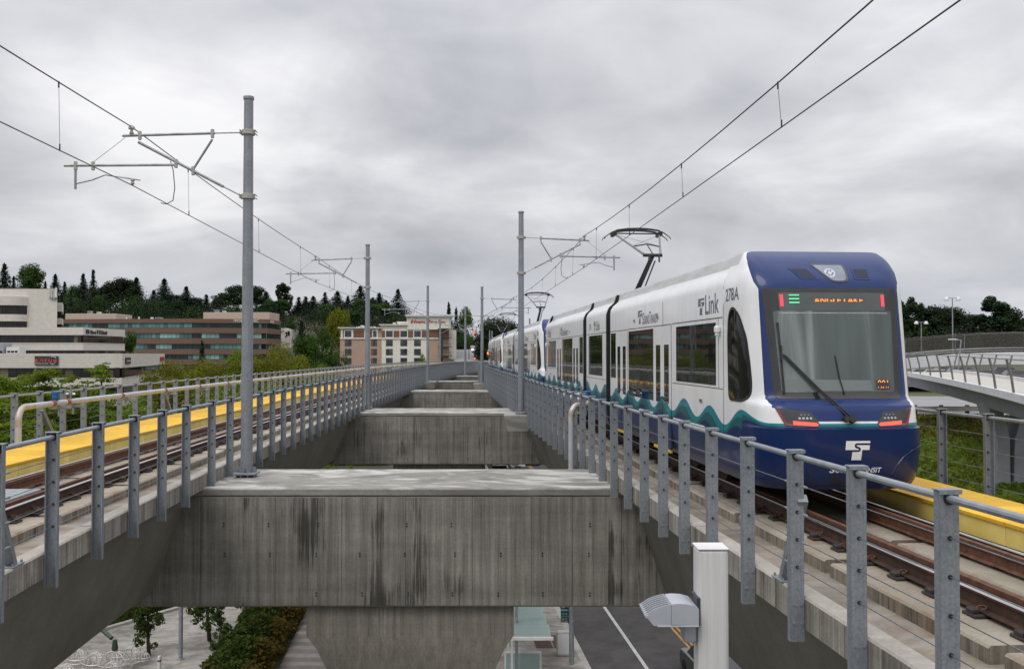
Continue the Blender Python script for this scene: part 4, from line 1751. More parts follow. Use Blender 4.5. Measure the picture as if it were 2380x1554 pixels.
    # coupler hatch and bumper relief lines
    m = MB()
    patch(m, rounded([(-.30, .545), (-.12, .545), (-.12, .435), (-.30, .435)], .025), FP, .06, .004, .01)
    B(m, 'coupler_hatch', 'train_black')
    m = MB()
    for sg in (-1, 1):
        a = [(sg * .62, .56), (sg * .68, .68), (sg * .80, .82), (sg * .95, .91), (sg * 1.1, .95), (sg * 1.2, .965)]
        m.tube([FP(p, q_, 0) for p, q_ in a], .012, 6)
    B(m, 'bumper_crease', 'train_paint')
    m = MB()
    m.grid([[FP(-1.24 + 2.48 * k / 24, .40 - .03 * j, .004 - .03 * j) for k in range(25)] for j in range(3)])
    B(m, 'bumper_lip', 'train_black')
    # cab side windows, number, camera pod
    for sg in (-1, 1):
        sp = side_pt(sg)
        SP = lambda y, z, o=0.0: tf(sp(y, z, o))
        win = [(1.62, 1.66), (1.66, 2.6), (1.62, 2.93), (1.50, 3.08), (1.32, 3.08), (1.10, 2.94), (.90, 2.60), (.80, 2.2), (.735, 1.86), (.74, 1.72), (.80, 1.63), (.98, 1.58), (1.54, 1.58)]
        m = MB()
        patch(m, rounded(win, .1, 3), SP, .09, .006, .02)
        cw = B(m, 'cab_side_window', 'train_black')
        cx, cz = 1.2, 2.3
        m = MB()
        patch(m, rounded([(cx + (a - cx) * .90, cz + (b - cz) * .94) for a, b in win], .1, 3), SP, .09, .010, .006)
        B(m, 'glass_pane', 'cab_side_glass', cw)
        m = MB()
        # reads from the outside on either side
        dirn = -1 if sg < 0 else 1
        y0 = 1.74 if sg < 0 else 1.05
        text_on(m, '278B' if rear else '278A', lambda u, v: SP(y0 + dirn * u, 3.18 + v, .004), .60, .21, .012)
        B(m, 'car_number', 'letter_slate', car, 0)
        m = MB()
        for a, b in (((1.865, .95), (1.885, 3.46)), ):
            m.loft([[SP(a[0], z, .002), SP(b[0], z, .002), SP(b[0], z, -.01), SP(a[0], z, -.01)] for z in (.95, 1.6, 2.4, 3.1, 3.44)])
        B(m, 'panel_seam', 'train_black')
        m = MB()
        m.bev(-.045, .045, -.055, .055, -.05, .08, .025, 0, Matrix.Translation(SP(2.06, 2.72, .05)))
        m.bev(-.035, .035, -.035, .035, -.09, -.04, .015, 0, Matrix.Translation(SP(2.06, 2.72, .05)))
        B(m, 'camera_pod', 'letter_white')
    return cab


def side_box(mb, sg, y0, y1, z0, z1, t=.006, inset=.02, mi=0):
    w0 = 1.325
    a, b = w0 - inset, w0 + t
    mb.bx(min(sg * a, sg * b), max(sg * a, sg * b), y0, y1, z0, z1, mi)


def mk_section(car, y0, y1, flip):
    """one rigid body section with its windows and doors"""
    zs = [.34, .40, .47, .56, .65, .9, 1.6, 2.4, 3.42, 3.47, 3.52, 3.57, 3.62, 3.68, 3.74, 3.80, 3.91, 3.94, 3.955, 3.97]
    prof = [(-pl(HW, z), z) for z in zs] + [(pl(HW, z), z) for z in reversed(zs)]
    n = max(2, int((y1 - y0) / .9))
    rows = [[(x, y0 + (y1 - y0) * i / n, z) for x, z in prof] for i in range(n + 1)]
    MB().loft(rows).build('body_section', 'train_paint', car, world=False, smooth=28)


def mk_car():
    car = thing('light_rail_car', 'x', 'light rail car', (0, 0, 0))
    B = lambda m, n, mt, par=car, sm=35: m.build(n, mt, par, world=False, smooth=sm)
    mk_cab(car, False)
    mk_cab(car, True)
    for a, b in ((1.9, 12.08), (12.72, 16.24), (16.88, CL - 1.9)):
        mk_section(car, a, b, False)
    # articulation bellows: ribbed rubber
    for a, b in ((12.08, 12.72), (16.24, 16.88)):
        rows = []
        zs = [.40, .9, 3.42, 3.62, 3.78, 3.93]
        for i in range(9):
            k = .90 + (.035 if i % 2 else 0)
            prof = [(-pl(HW, z) * k, z) for z in zs] + [(pl(HW, z) * k, z) for z in reversed(zs)]
            rows.append([(x, a + (b - a) * i / 8, z) for x, z in prof])
        B(MB().loft(rows), 'bellows', 'bellows_rubber', car, 0)
        for y in (a, b - .05):
            m = MB()
            prof = [(-pl(HW, z) * 1.004, z) for z in [.4, .9, 3.42, 3.62, 3.76, 3.975]] + [(pl(HW, z) * 1.004, z) for z in reversed([.4, .9, 3.42, 3.62, 3.76, 3.975])]
            m.loft([[(x, y + t, z) for x, z in prof] for t in (0, .05)])
            B(m, 'bellows_frame', 'train_black', car, 0)
    for sg in (-1, 1):
        def win(y0, y1, z0, z1, split=0):
            m = MB()
            side_box(m, sg, y0, y1, z0, z1)
            w = B(m, 'window', 'train_window')
            for k in range(split):
                m = MB()
                yy = y0 + (y1 - y0) * (k + 1) / (split + 1)
                side_box(m, sg, yy - .012, yy + .012, z0, z1, .008)
                B(m, 'window_joint', 'train_black', w)

        def door(y0, y1):
            ym = (y0 + y1) / 2
            for a, b in ((y0, ym - .006), (ym + .006, y1)):
                m = MB()
                side_box(m, sg, a + .012, b - .012, .40, 2.90, .012)
                d = B(m, 'door', 'train_paint')
                m = MB()
                side_box(m, sg, a + .17, b - .17, 1.32, 2.52, .018)
                B(m, 'door_window', 'train_window', d)
                m = MB()
                hy = b - .07 if a < ym - .1 else a + .07
                m.tube([(sg * 1.335, hy, 1.42), (sg * 1.343, hy, 1.42)], .035, 8)
                B(m, 'door_button', 'train_black', d)
                m = MB()
                side_box(m, sg, a + .02, b - .02, .335, .39, .03)
                B(m, 'door_sill', 'yellow_paint', d)
            m = MB()
            for y in (y0, ym, y1):
                side_box(m, sg, y - .008, y + .008, .40, 2.92, .004)
            side_box(m, sg, y0, y1, 2.92, 2.936, .004)
            B(m, 'door_seam', 'train_black')
        for mir in (0, 1):
            f = (lambda a, b: (a, b)) if not mir else (lambda a, b: (CL - b, CL - a))
            win(*f(2.30, 4.95), 1.80, 2.86, 1)
            door(*f(5.35, 6.80))
            win(*f(6.95, 9.60), 1.32, 2.88, 1)
            door(*f(9.75, 11.15))
            win(*f(11.30, 11.98), 1.70, 2.88)
            m = MB()
            a, b = f(1.92, 5.25)
            side_box(m, sg, a, b, 2.925, 2.941, .003)
            side_box(m, sg, a, b, 1.745, 1.757, .003)
            a, b = f(6.85, 9.70)
            side_box(m, sg, a, b, 2.925, 2.941, .003)
            a, b = f(11.2, 12.05)
            side_box(m, sg, a, b, 2.925, 2.941, .003)
            a, b = f(6.05, 6.07)
            side_box(m, sg, a, b, 2.94, 3.42, .003)
            a, b = f(2.15, 2.16)
            side_box(m, sg, a, b, 1.757, 2.925, .003)
            a, b = f(1.92, 12.05)
            side_box(m, sg, a, b, .93, .938, .003)
            B(m, 'panel_seam', 'train_black')
            # small lamps and latches
            for y, z in ((6.5, 3.12), (8.9, 3.12), (3.2, 1.50)):
                a, b = f(y - .07, y + .07)
                m = MB()
                side_box(m, sg, a, b, z - .03, z + .03, .02)
                B(m, 'marker_lamp', 'chrome_valve')
            dirn = -1 if sg < 0 else 1

            def label_text(yc, parts, z, hh):
                tot = sum(p[1] for p in parts) + .05 * (len(parts) - 1)
                y = yc - dirn * tot / 2
                m = MB()
                for s_, w, h, dz in parts:
                    if s_ == '*':
                        emblem(m, lambda u, v: (sg * 1.3275, y + dirn * u, z + dz + v), w)
                    else:
                        text_on(m, s_, lambda u, v: (sg * 1.3275, y + dirn * u, z + dz + v), w, h, .012)
                    y += dirn * (w + (.05 if s_ in '*' else .012))
                B(m, 'side_lettering', 'letter_slate', car, 0)
            yc = f(2.75, 2.75)[0]
            label_text(yc, [('*', .40, .30, .0), ('Link', .80, .34, .0)], 3.02, .3)
            yc = f(7.45, 7.45)[0]
            label_text(yc, [('*', .42, .30, .0), ('S', .17, .27, -.02), ('OUND', .52, .20, -.02), ('T', .14, .27, -.02), ('RANSIT', .66, .20, -.02)], 3.02, .3)
        win(13.35, 16.0 - .25, 1.70, 2.88)
        m = MB()
        side_box(m, sg, 12.75, 16.2, 2.925, 2.941, .003)
        side_box(m, sg, 12.75, 16.2, 1.60, 1.612, .003)
        B(m, 'panel_seam', 'train_black')
        dirn = -1 if sg < 0 else 1
        m = MB()
        y = 14.3 - dirn * .5
        emblem(m, lambda u, v: (sg * 1.3275, y + dirn * u, 3.02 + v), .36)
        text_on(m, 'Link', lambda u, v: (sg * 1.3275, y + dirn * (u + .42), 3.02 + v), .62, .28, .012)
        text_on(m, '278', lambda u, v: (sg * 1.3275, 15.5 - dirn * .2 + dirn * u, 3.05 + v), .36, .2, .012)
        B(m, 'side_lettering', 'letter_slate', car, 0)
        m = MB()
        side_box(m, sg, 9.2, 10.2, 1.03, 1.06, .006)
        side_box(m, sg, 7.0, 8.4, 1.03, 1.06, .006)
        side_box(m, sg, 3.0, 5.2, 1.03, 1.06, .006)
        B(m, 'skirt_stripe', 'letter_white')
    # roof equipment
    for a, b, w in ((3.2, 5.6, .70), (6.4, 8.6, .62), (20.4, 22.6, .62), (23.4, 25.8, .70)):
        B(MB().bev(-w, w, a, b, 3.96, 4.035, .03), 'roof_unit', 'letter_slate')
    # running gear
    for yc in (4.6, 14.48, CL - 4.6):
        m = MB().bx(-1.0, 1.0, yc - 1.4, yc + 1.4, .22, .62)
        bo = B(m, 'bogie', 'underframe')
        for dy in (-.95, .95):
            for sx in (-1, 1):
                m = MB().tube([(sx * .69, yc + dy, .33), (sx * .80, yc + dy, .33)], .325, 20)
                B(m, 'wheel', 'rusty_rail', bo)
    B(MB().bx(-1.12, 1.12, 1.2, CL - 1.2, .30, .7), 'underframe', 'underframe')
    # pantograph
    yb = 15.2
    P = thing('pantograph', None, None)
    P.parent = car
    B(MB().bev(-.55, .55, yb - .7, yb + .7, 3.96, 4.06, .02), 'base_frame', 'train_black', P)
    B(MB().tube([(0, yb + .15, 4.03), (0, 12.75, 5.08)], [.085, .062], 10), 'lower_arm', 'train_black', P)
    B(MB().tube([(.12, yb - .35, 4.03), (.12, 12.95, 4.96)], .022, 6), 'lower_arm', 'train_black', P)
    m = MB().tube([(-.27, 12.72, 5.10), (.27, 12.72, 5.10)], .048, 8)
    m.tube([(-.1, 12.7, 5.1), (-.13, 12.62, 4.94)], .025, 6)
    m.tube([(.18, 12.7, 5.1), (.15, 12.55, 4.9)], .025, 6)
    B(m, 'knuckle', 'train_black', P)
    for sx in (-1, 1):
        B(MB().tube([(sx * .23, 12.75, 5.12), (sx * .70, 14.85, 5.98)], [.036, .024], 8), 'upper_arm', 'pantograph_grey', P)
    m = MB().tube([(-.42, 13.5, 5.43), (0, 13.45, 5.50), (.42, 13.5, 5.43)], .020, 6)
    m.tube([(0, 13.45, 5.50), (.02, 12.75, 5.12)], .018, 6)
    B(m, 'cross_tube', 'train_black', P)
    m = MB().tube([(-.66, 14.7, 5.92), (.40, 13.55, 5.45)], .006, 4)
    m.tube([(.66, 14.7, 5.92), (-.40, 13.55, 5.45)], .006, 4)
    B(m, 'bracing_wire', 'steel_cable', P)
    m = MB()
    for dy in (-.21, .21):
        y = 14.9 + dy
        pts = [(-1.02, y, 5.80), (-.97, y, 5.87), (-.80, y, 5.99), (-.62, y, 6.06), (-.3, y, 6.10), (0, y, 6.11), (.3, y, 6.10), (.62, y, 6.06), (.80, y, 5.99), (.97, y, 5.87), (1.02, y, 5.80)]
        m.tube(pts, [.014, .014, .018, .03, .034, .034, .034, .03, .018, .014, .014], 6)
    m.tube([(-.72, 14.85, 5.98), (.72, 14.85, 5.98)], .022, 6)
    for sx in (-1, 1):
        m.bev(sx * .70 - .05, sx * .70 + .05, 14.62, 15.18, 5.90, 6.03, .015)
    B(m, 'contact_head', 'train_black', P)
    return car


CAR = mk_car()


def track_pose(n):
    """place a car with its nose at y = n: chord through two points on the track"""
    a, b = gp('R', n + 4.6, TC, RAIL), gp('R', n + CL - 4.6, TC, RAIL)
    d = (b - a)
    rz = -atan2(d.x, d.y)
    u = Vector((d.x, d.y, 0)).normalized()
    o = a - u * 4.6
    return o, rz


# a rod joins the far end of one car to the nose of the next
NOSEY = 13.52
labs = ['light rail car closest of the train, its blue nose with lit red tail lamps', 'second light rail car, its nose behind the closest car', 'third light rail car, its side seen very slanted', 'last visible light rail car at the bend']
for k in range(4):
    c = CAR if k == 0 else copy_tree(CAR)
    o, rz = track_pose(NOSEY + k * (CL + .55))
    c.location = o
    c.rotation_euler = (0, 0, rz)
    tag(c, labs[k], 'light rail car', 'coupled light rail cars')
    nm = {1: ('282B', '282A'), 2: ('285A', '285B')}

# ------------------------------------------------------------------ buildings
mat('cream_render', (.60, .565, .50), (.53, .50, .445), 1.2, .85, detail=8)
mat('cream_trim', (.50, .475, .43), (.44, .42, .38), 2, .85)
mat('bronze_glass', (.010, .009, .008), (.017, .015, .013), .6, .06, spec=.3, coat=.15, vary=.3)
mat('blind_brown', (.13, .10, .075), (.10, .08, .06), 2, .6, vary=.3)
mat('brown_brick', (.175, .105, .075), (.14, .085, .06), 3, .85, detail=8)
mat('beige_panel', (.46, .36, .29), (.42, .33, .265), 1, .85)
mat('teal_glass', (.055, .15, .15), (.08, .20, .195), .5, .08, spec=.3, coat=.2, vary=.5)
mat('pale_teal_glass', (.17, .34, .32), (.23, .41, .385), .5, .12, spec=.3, coat=.2, vary=.25)
mat('dark_teal_glass', (.006, .016, .017), (.013, .028, .029), .5, .05, spec=.3, coat=.15, vary=.4)
mat('roof_gravel', (.22, .21, .20), (.17, .165, .16), 1, .9)
mat('white_metal', (.68, .68, .67), (.6, .6, .59), 3, .5)
mat('tan_stucco', (.42, .295, .225), (.38, .27, .205), .5, .9, detail=9)
mat('brown_stucco', (.20, .095, .060), (.17, .08, .05), .8, .9)
mat('ivory_stucco', (.70, .68, .60), (.65, .63, .555), .5, .9)
mat('ivory_trim', (.72, .71, .66), (.66, .65, .60), 2, .85)
mat('hotel_glass', (.025, .034, .038), (.055, .07, .072), .9, .08, spec=.35, coat=.3, vary=.5)
mat('hotel_frame', (.06, .06, .055), (.045, .045, .04), 3, .5)
mat('balcony_dark', (.028, .028, .028), (.02, .02, .02), 3, .6)
mat('sign_red', (.46, .012, .018), (.40, .010, .014), 3, .5)
mat('sign_charcoal', (.040, .043, .048), (.03, .032, .036), 3, .5)
mat('sign_orange', (.62, .075, .015), (.55, .065, .012), 3, .5)
mat('sign_blue', (.04, .14, .42), (.04, .12, .36), 3, .5)
mat('sign_pale', (.55, .57, .58), (.5, .52, .53), 3, .5)
mat('sign_dark_letter', (.030, .030, .028), (.025, .025, .025), 3, .5)
PANE = {m: unit_box('pane', m) for m in ('bronze_glass', 'blind_brown', 'teal_glass', 'pale_teal_glass', 'dark_teal_glass', 'hotel_glass')}
BOXM = {m: unit_box('sill', m) for m in ('cream_trim', 'brown_brick', 'cream_render', 'ivory_trim', 'balcony_dark', 'hotel_frame', 'brown_stucco')}
RB = random.Random(11)


def fbox(name, F, u0, u1, n0, n1, z0, z1, m, parent):
    return MB().bx(u0, u1, n0, n1, z0, z1, 0, F.T).build(name, m, parent)


def band_wall(par, F, rows, L, depth=1.0, u0=0.0):
    """rows of (kind, z0, z1): spandrels stand proud of the glass strips"""
    for kind, z0, z1 in rows:
        if kind == 'w':
            fbox('window_band', F, u0, L, -depth, -.42, z0, z1, 'bronze_glass', par)
        else:
            fbox('spandrel', F, u0, L, -depth, 0, z0, z1, kind, par)


def panes(par, F, u0, u1, z0, z1, w, kinds, n=-.40, gap=.06, t=.05):
    u = u0
    while u < u1 - .2:
        e = min(u1, u + w)
        m = RB.choice(kinds)
        c = F.at((u + e) / 2, n, (z0 + z1) / 2)
        inst('window_pane', PANE[m], par, c, F.rz, (e - u - gap, t, z1 - z0 - gap))
        u = e


def sills(par, F, u0, u1, z, h=.16, proud=.06, m='cream_trim'):
    inst('sill', BOXM[m], par, F.at((u0 + u1) / 2, proud / 2 + .005, z), F.rz, (u1 - u0, proud, h))


# --- low white clinic building with the dark sign
wb = thing('office_building', 'low cream office building with a dark orange lettered sign on its parapet', 'building', (-85, 190, GROUND), group=None)
A = (px(-80, 0, 180)[0], 180)
Bc = (px(284, 0, 180)[0], 180)
Cc = (px(383, 0, 240)[0], 240)
F1, F2 = Frame(A, Bc), Frame(Bc, Cc)
zr = [('cream_render', -2.62, .08), ('w', -4.62, -2.62), ('cream_render', -6.25, -4.62), ('w', -8.1, -6.25), ('cream_render', -10.2, -8.1), ('w', -12.2, -10.2), ('cream_render', -15, -12.2)]
for F in (F1, F2):
    band_wall(wb, F, zr, F.len, 1.2)
    for z in (-2.62, -4.62, -6.25, -8.1):
        sills(wb, F, 0, F.len, z)
    for z0, z1 in ((-4.5, -2.74), (-8.0, -6.35), (-12.1, -10.3)):
        panes(wb, F, .3, F.len - .3, z0, z1, 1.55 if F is F1 else 2.4, ['bronze_glass'] * 6 + ['blind_brown'])
# solid body and roof behind the two walls
bk = [(A[0], 181.2), (Bc[0] - 1.2, 181.2), (Cc[0] - 1.2, 240), (A[0], 240)]
mb = MB().prism(bk, -15, -.5, 'z')
mb.build('building_core', 'roof_gravel', wb)
t = thing('rooftop_unit', 'white vented box on the roof of the low cream building', 'rooftop equipment', px(36, 822, 184))
X = px(36, 0, 184)[0]
MB().bx(X - 1.25, X + 1.25, 183, 185.5, -.5, 1.35).build('case', 'white_metal', t)
for k in range(3):
    MB().bx(X - 1.05 + k * .72, X - .48 + k * .72, 182.97, 183.2, .25, .62).build('vent', 'bronze_glass', t)
X = px(4, 0, 184)[0]
t = thing('rooftop_unit', 'grey boxy unit on the roof of the low cream building', 'rooftop equipment', (X, 184, -.5))
MB().bx(X - 1.4, X + .9, 183, 186, -.5, 2.1).build('case', 'grey_metal_paint', t)
MB().bx(X - 1.2, X + .7, 182.97, 183.1, -.1, .6).build('vent', 'bronze_glass', t)
# signs on its parapet
X0, X1 = px(82, 0, 179.9)[0], px(136, 0, 179.9)[0]
z0, z1 = px(0, 848, 179.9)[2], px(0, 827, 179.9)[2]
sg_ = thing('wall_sign', 'charcoal sign with orange and grey letters and a broken ring', 'sign', (X0, 179.9, z0))
MB().bx(X0, X1, 179.72, 179.98, z0, z1).build('sign_board', 'sign_charcoal', sg_)
w, h = X1 - X0, z1 - z0
m = MB()
for k, ch in enumerate('RAYUS'):
    uu = (.02, .225, .40, .60, .81)[k] * w
    if ch == 'A':
        pts = [(0, 0), (.03 * w, 0), (.085 * w, .27 * h), (.14 * w, 0), (.175 * w, 0), (.105 * w, .37 * h), (.07 * w, .37 * h)]
        m.prism([(X0 + uu + a, z0 + .29 * h + b) for a, b in pts], 179.6, 179.72, 'y')
    else:
        text_on(m, ch, lambda u, v: (X0 + uu + u, 179.7, z0 + .29 * h + v), .145 * w, .37 * h, .05)
m.build('lettering', 'sign_orange', sg_)
m = MB()
text_on(m, 'RADIOLOGY', lambda u, v: (X0 + .02 * w + u, 179.7, z0 + .11 * h + v), .58 * w, .13 * h, .01)
m.build('lettering', 'sign_pale', sg_)
m = MB()
cx, cz, rr = X0 + .79 * w, z0 + .52 * h, .42 * h
for a0, a1 in ((35, 125), (230, 300)):
    m.tube([(cx + rr * cos(radians(a)), 179.66, cz + rr * sin(radians(a))) for a in range(a0, a1, 6)], .06, 5)
m.build('ring', 'sign_pale', sg_)
m = MB()
for a in (132, 305):
    m.tube([(cx + rr * cos(radians(a)), 179.66, cz + rr * sin(radians(a))), (cx + rr * cos(radians(a + 9)), 179.66, cz + rr * sin(radians(a + 9)))], .17, 6)
m.build('ring_tip', 'sign_blue', sg_)
s2 = thing('wall_sign', 'small dark sign with a pale line of lettering near the corner of the cream building', 'sign', F2.at(4, .2, -1))
fbox('sign_board', F2, 3.2, 9.0, .02, .2, -1.95, -.68, 'sign_charcoal', s2)
for k in range(9):
    fbox('lettering', F2, 4.3 + k * .5, 4.66 + k * .5, .205, .26, -1.5, -1.12 - (.12 if k in (0, 3, 5) else .2), 'sign_pale', s2)
s3 = thing('wall_sign', 'small red block lettering at the far corner of the cream building', 'sign', F2.at(F2.len - 6, .2, -1))
for k in range(5):
    fbox('lettering', F2, F2.len - 9.0 + k * 1.35, F2.len - 8.0 + k * 1.35, .02, .25, -1.75, -.75 - .12 * (k % 2), 'sign_red', s3)

# --- upper cream building with its tower
ub = thing('office_building', 'cream terraced office building with a blank tower behind the low one', 'building', (-105, 215, GROUND))
A = (px(-90, 0, 205)[0], 205)
Bc = (px(193, 0, 205)[0], 205)
Cc = (px(290, 0, 226)[0], 226)
F1, F2 = Frame(A, Bc), Frame(Bc, Cc)
zz = lambda y: px(0, y, 205)[2]
zr = [('cream_render', zz(777.5), zz(760.5)), ('w', zz(797), zz(777.5)), ('cream_render', zz(813), zz(797)), ('w', zz(834), zz(813)), ('cream_render', GROUND, zz(834))]
for F in (F1, F2):
    band_wall(ub, F, zr, F.len, 1.2)
    for y in (777.5, 797, 813):
        sills(ub, F, 0, F.len, zz(y), .2)
    panes(ub, F, .3, F.len - .3, zz(796), zz(778.5), 1.6, ['bronze_glass'] * 5 + ['blind_brown'])
    panes(ub, F, .3, F.len - .3, zz(833), zz(814), 1.6, ['bronze_glass'] * 5 + ['blind_brown'])
MB().prism([(A[0], 206.2), (Bc[0] - 1.2, 206.2), (Cc[0] - 1.2, 226), (Cc[0] - 20, 250), (A[0], 250)], GROUND, zz(763), 'z').build('building_core', 'roof_gravel', ub)
Yt = 212
zt = lambda y: px(0, y, Yt)[2]
xt = lambda x: px(x, 0, Yt)[0]
k_ = (Yt + 26) / Yt
MB().prism([(xt(-120), Yt), (xt(132), Yt), (xt(132) * k_ - .6, Yt + 26), (xt(-120) * k_, Yt + 26)], zt(765), zt(671), 'z').build('tower_wall', 'cream_render', ub)
MB().bx(xt(-121), px(104, 0, Yt + 12)[0], Yt + 3, Yt + 12, zt(671), zt(666.5)).build('roof_screen', 'sign_charcoal', ub)
# curved window bay
for kind, ya, yb_ in (('cream_render', 690, 710), ('g', 710, 731), ('cream_render', 731, 747), ('g', 747, 765)):
    m = MB()
    d = .35 if kind != 'g' else 0
    pts = [(xt(-60), Yt), (xt(-60), Yt - 2.2 - d), (xt(24), Yt - 2.2 - d), (xt(44), Yt - 1.9 - d), (xt(56), Yt - 1.2 - d * .8), (xt(62) + d * .6, Yt)]
    m.prism(pts, zt(yb_), zt(ya), 'z')
    m.build('bay_band' if kind != 'g' else 'window_band', kind if kind != 'g' else 'bronze_glass', ub)
    if kind == 'g':
        for k in range(14):
            u = xt(-58) + k * (xt(24) - xt(-58)) / 14
            inst('window_pane', PANE[RB.choice(['bronze_glass', 'bronze_glass', 'blind_brown'])], ub, (u + .3, Yt - 2.24, (zt(ya) + zt(yb_)) / 2), 0, (.52, .05, zt(ya) - zt(yb_) - .15))
# stepped wing on its far side
for kind, ya, yb_ in (('cream_render', 701, 722), ('bronze_glass', 722, 738), ('cream_render', 738, 752), ('bronze_glass', 752, 765)):
    d = 0 if kind == 'bronze_glass' else .5
    q_ = (xt(142) + d) * (Yt + 14) / Yt
    MB().prism([(px(128, 0, Yt + 4)[0], Yt + 4 - d), (px(142, 0, Yt + 4)[0] + d, Yt + 4 - d), (px(142, 0, Yt + 18)[0] + d, Yt + 18), (px(128, 0, Yt + 18)[0], Yt + 18)], zt(yb_), zt(ya), 'z').build('wing_band', kind, ub)
for k, (xx, ya, yb_) in enumerate(((117, 676, 690), (121.5, 674, 692), (127, 673, 693), (131, 669, 691))):
    a = thing('antenna', ['short panel antenna, first from the bay side on the tower', 'panel antenna second from the bay side on the tower', 'panel antenna third from the bay side on the tower', 'tall white panel antenna at the tower corner'][k], 'antenna', (xt(xx), Yt - .3, zt(yb_)))
    MB().bx(xt(xx) - .18, xt(xx) + .18, Yt - .5, Yt - .3, zt(yb_), zt(ya)).build('panel', 'white_metal' if k == 3 else 'cream_trim', a)
    MB().tube([(xt(xx) - .1, Yt - .2, zt(yb_) - .6), (xt(xx) - .1, Yt - .2, zt(ya) + .3)], .07, 6).build('mount_pipe', 'grey_metal_paint', a)
s4 = thing('wall_sign', 'dark lettering on the parapet of the terraced cream building', 'sign', F2.at(3, .2, 3))
for k, (w_, hh) in enumerate(((.9, .95), (.35, .9), (.75, .8), (.6, .55), (.4, .6), (.35, .95), (.45, .95), (.7, .85), (.6, .6), (.6, .75))):
    fbox('lettering', F2, 1.2 + k * 1.05, 1.2 + k * 1.05 + w_, .02, .2, zz(775.0), zz(775.0) + hh, 'sign_dark_letter', s4)

# --- brown brick clinic with teal window bands
pc = thing('clinic_building', 'long brown brick building with teal window bands and beige roof blocks', 'building', (-110, 325, GROUND))
Yp = 320
zp = lambda y: px(0, y, Yp)[2]
A, Bc = (px(120, 0, Yp)[0], Yp), (px(446, 0, Yp - 6)[0], Yp - 6)
Cc = (px(621, 0, Yp)[0], Yp)
Dc = (px(652, 0, Yp + 20)[0], Yp + 20)
F0, F1, F2 = Frame(A, Bc), Frame(Bc, Cc), Frame(Cc, Dc)
zs_ = [741.6, 751.0, 762.2, 774.6, 786.2, 799, 811, 823, 834.5, 846.5, 858, 870]
for F in (F0, F1, F2):
    for i in range(0, 12, 2):
        fbox('brick_band', F, 0, F.len, -2, 0, zp(zs_[i + 1]), zp(zs_[i]), 'brown_brick', pc)
        if i < 10:
            fbox('window_band', F, 0, F.len, -2, -.55, zp(zs_[i + 2]), zp(zs_[i + 1]), 'dark_teal_glass', pc)
            kinds = ['dark_teal_glass'] if F is F2 else (['teal_glass', 'dark_teal_glass', 'pale_teal_glass', 'teal_glass', 'dark_teal_glass'] if i != 2 else ['pale_teal_glass', 'pale_teal_glass', 'teal_glass', 'pale_teal_glass', 'teal_glass', 'dark_teal_glass'])
            # runs of like panes: blinds are drawn room by room
            u = .2
            while u < F.len - .3:
                n = RB.choice((1, 2, 3, 4, 4, 6))
                kk = RB.choice(kinds)
                e = min(F.len - .2, u + n * 1.42)
                panes(pc, F, u, e, zp(zs_[i + 2]) + .05, zp(zs_[i + 1]) - .05, 1.42, [kk], -.5, .10)
                u = e
MB().prism([(A[0], Yp + 2), (Bc[0], Yp - 4), (Cc[0] - 1, Yp + 2), (Dc[0] - 2, Yp + 20), (Dc[0] * (Yp + 45) / (Yp + 20) - 3, Yp + 45), (A[0], Yp + 45)], GROUND, zp(744), 'z').build('building_core', 'roof_gravel', pc)
for x0, x1, y0, d in ((151, 269, 728.5, 8), (472, 626, 725.5, 8)):
    MB().bev(px(x0, 0, Yp + d)[0], px(x1, 0, Yp + d)[0], Yp + d, Yp + d + 14, zp(744), px(0, y0, Yp + d)[2], .08).build('roof_block', 'beige_panel', pc)
ru = 0
for x, w_, yt, yb_, d, nm in ((207, 9, 722.8, 728.5, 10, 'grey'), (228, 8, 724.5, 728.5, 10, 'pale'), (293, 3, 737.5, 742, 6, 'thin'), (322, 3, 736, 742, 6, 'slim'), (352, 6, 737, 742, 6, 'round'), (367, 14, 737.5, 742, 7, 'low'), (503, 8, 720, 725.5, 10, 'squat'), (520, 7, 722, 725.5, 10, 'small')):
    a, b, c = px(x, yb_, Yp + d)
    sz = w_ / 2187 * (Yp + d) / 2
    lab = {'grey': 'grey unit on the first beige roof block of the brown clinic', 'pale': 'pale low unit on the first beige roof block of the brown clinic', 'thin': 'white vent stub beside the first roof block of the brown clinic',
           'slim': 'slim white vent stub on the flat roof of the brown clinic', 'round': 'rounded white vent on the flat roof of the brown clinic', 'low': 'wide low grey unit on the flat roof of the brown clinic',
           'squat': 'squat grey unit on the second beige roof block', 'small': 'small pale unit on the second beige roof block'}[nm]
    t = thing('rooftop_unit', lab, 'rooftop equipment', (a, b, c))
    hgt = (yb_ - yt) / 2187 * (Yp + d)
    MB().bev(a - sz, a + sz, b, b + 2 * sz, c - .6, c + hgt, .06).build('case', 'white_metal' if nm not in ('grey', 'low', 'squat') else 'grey_metal_paint', t)
    if sz > .5:
        MB().bx(a - sz * .8, a + sz * .8, b - .03, b + .1, c + hgt * .3, c + hgt * .7).build('vent', 'sign_charcoal', t)
cs = thing('wall_sign', 'white lettering of the clinic on the top brick band', 'sign', F1.at(F1.len - 12, .3, 11))
m = MB()
FF = lambda uo, zo: (lambda u, v: F1.at(uo + u, .12, zo + v))
uS = (px(554.5, 0, Yp)[0] - Bc[0])
text_on(m, 'POLYCLINIC', FF(uS, zp(749.0)), px(607, 0, Yp)[0] - px(554.5, 0, Yp)[0], zp(742.6) - zp(749.0), .03)
h3 = (zp(742.6) - zp(749.0))
tv = text_geo('THE', .02)
text_on(m, 'THE', lambda u, v: F1.at(uS - .15 - v, .12, zp(749.0) + u), h3, .42, .02)
m.build('lettering', 'sign_pale', cs)
s6 = thing('wall_sign', 'pale lettering round the corner on the clinic end wall', 'sign', F2.at(3, .3, 11))
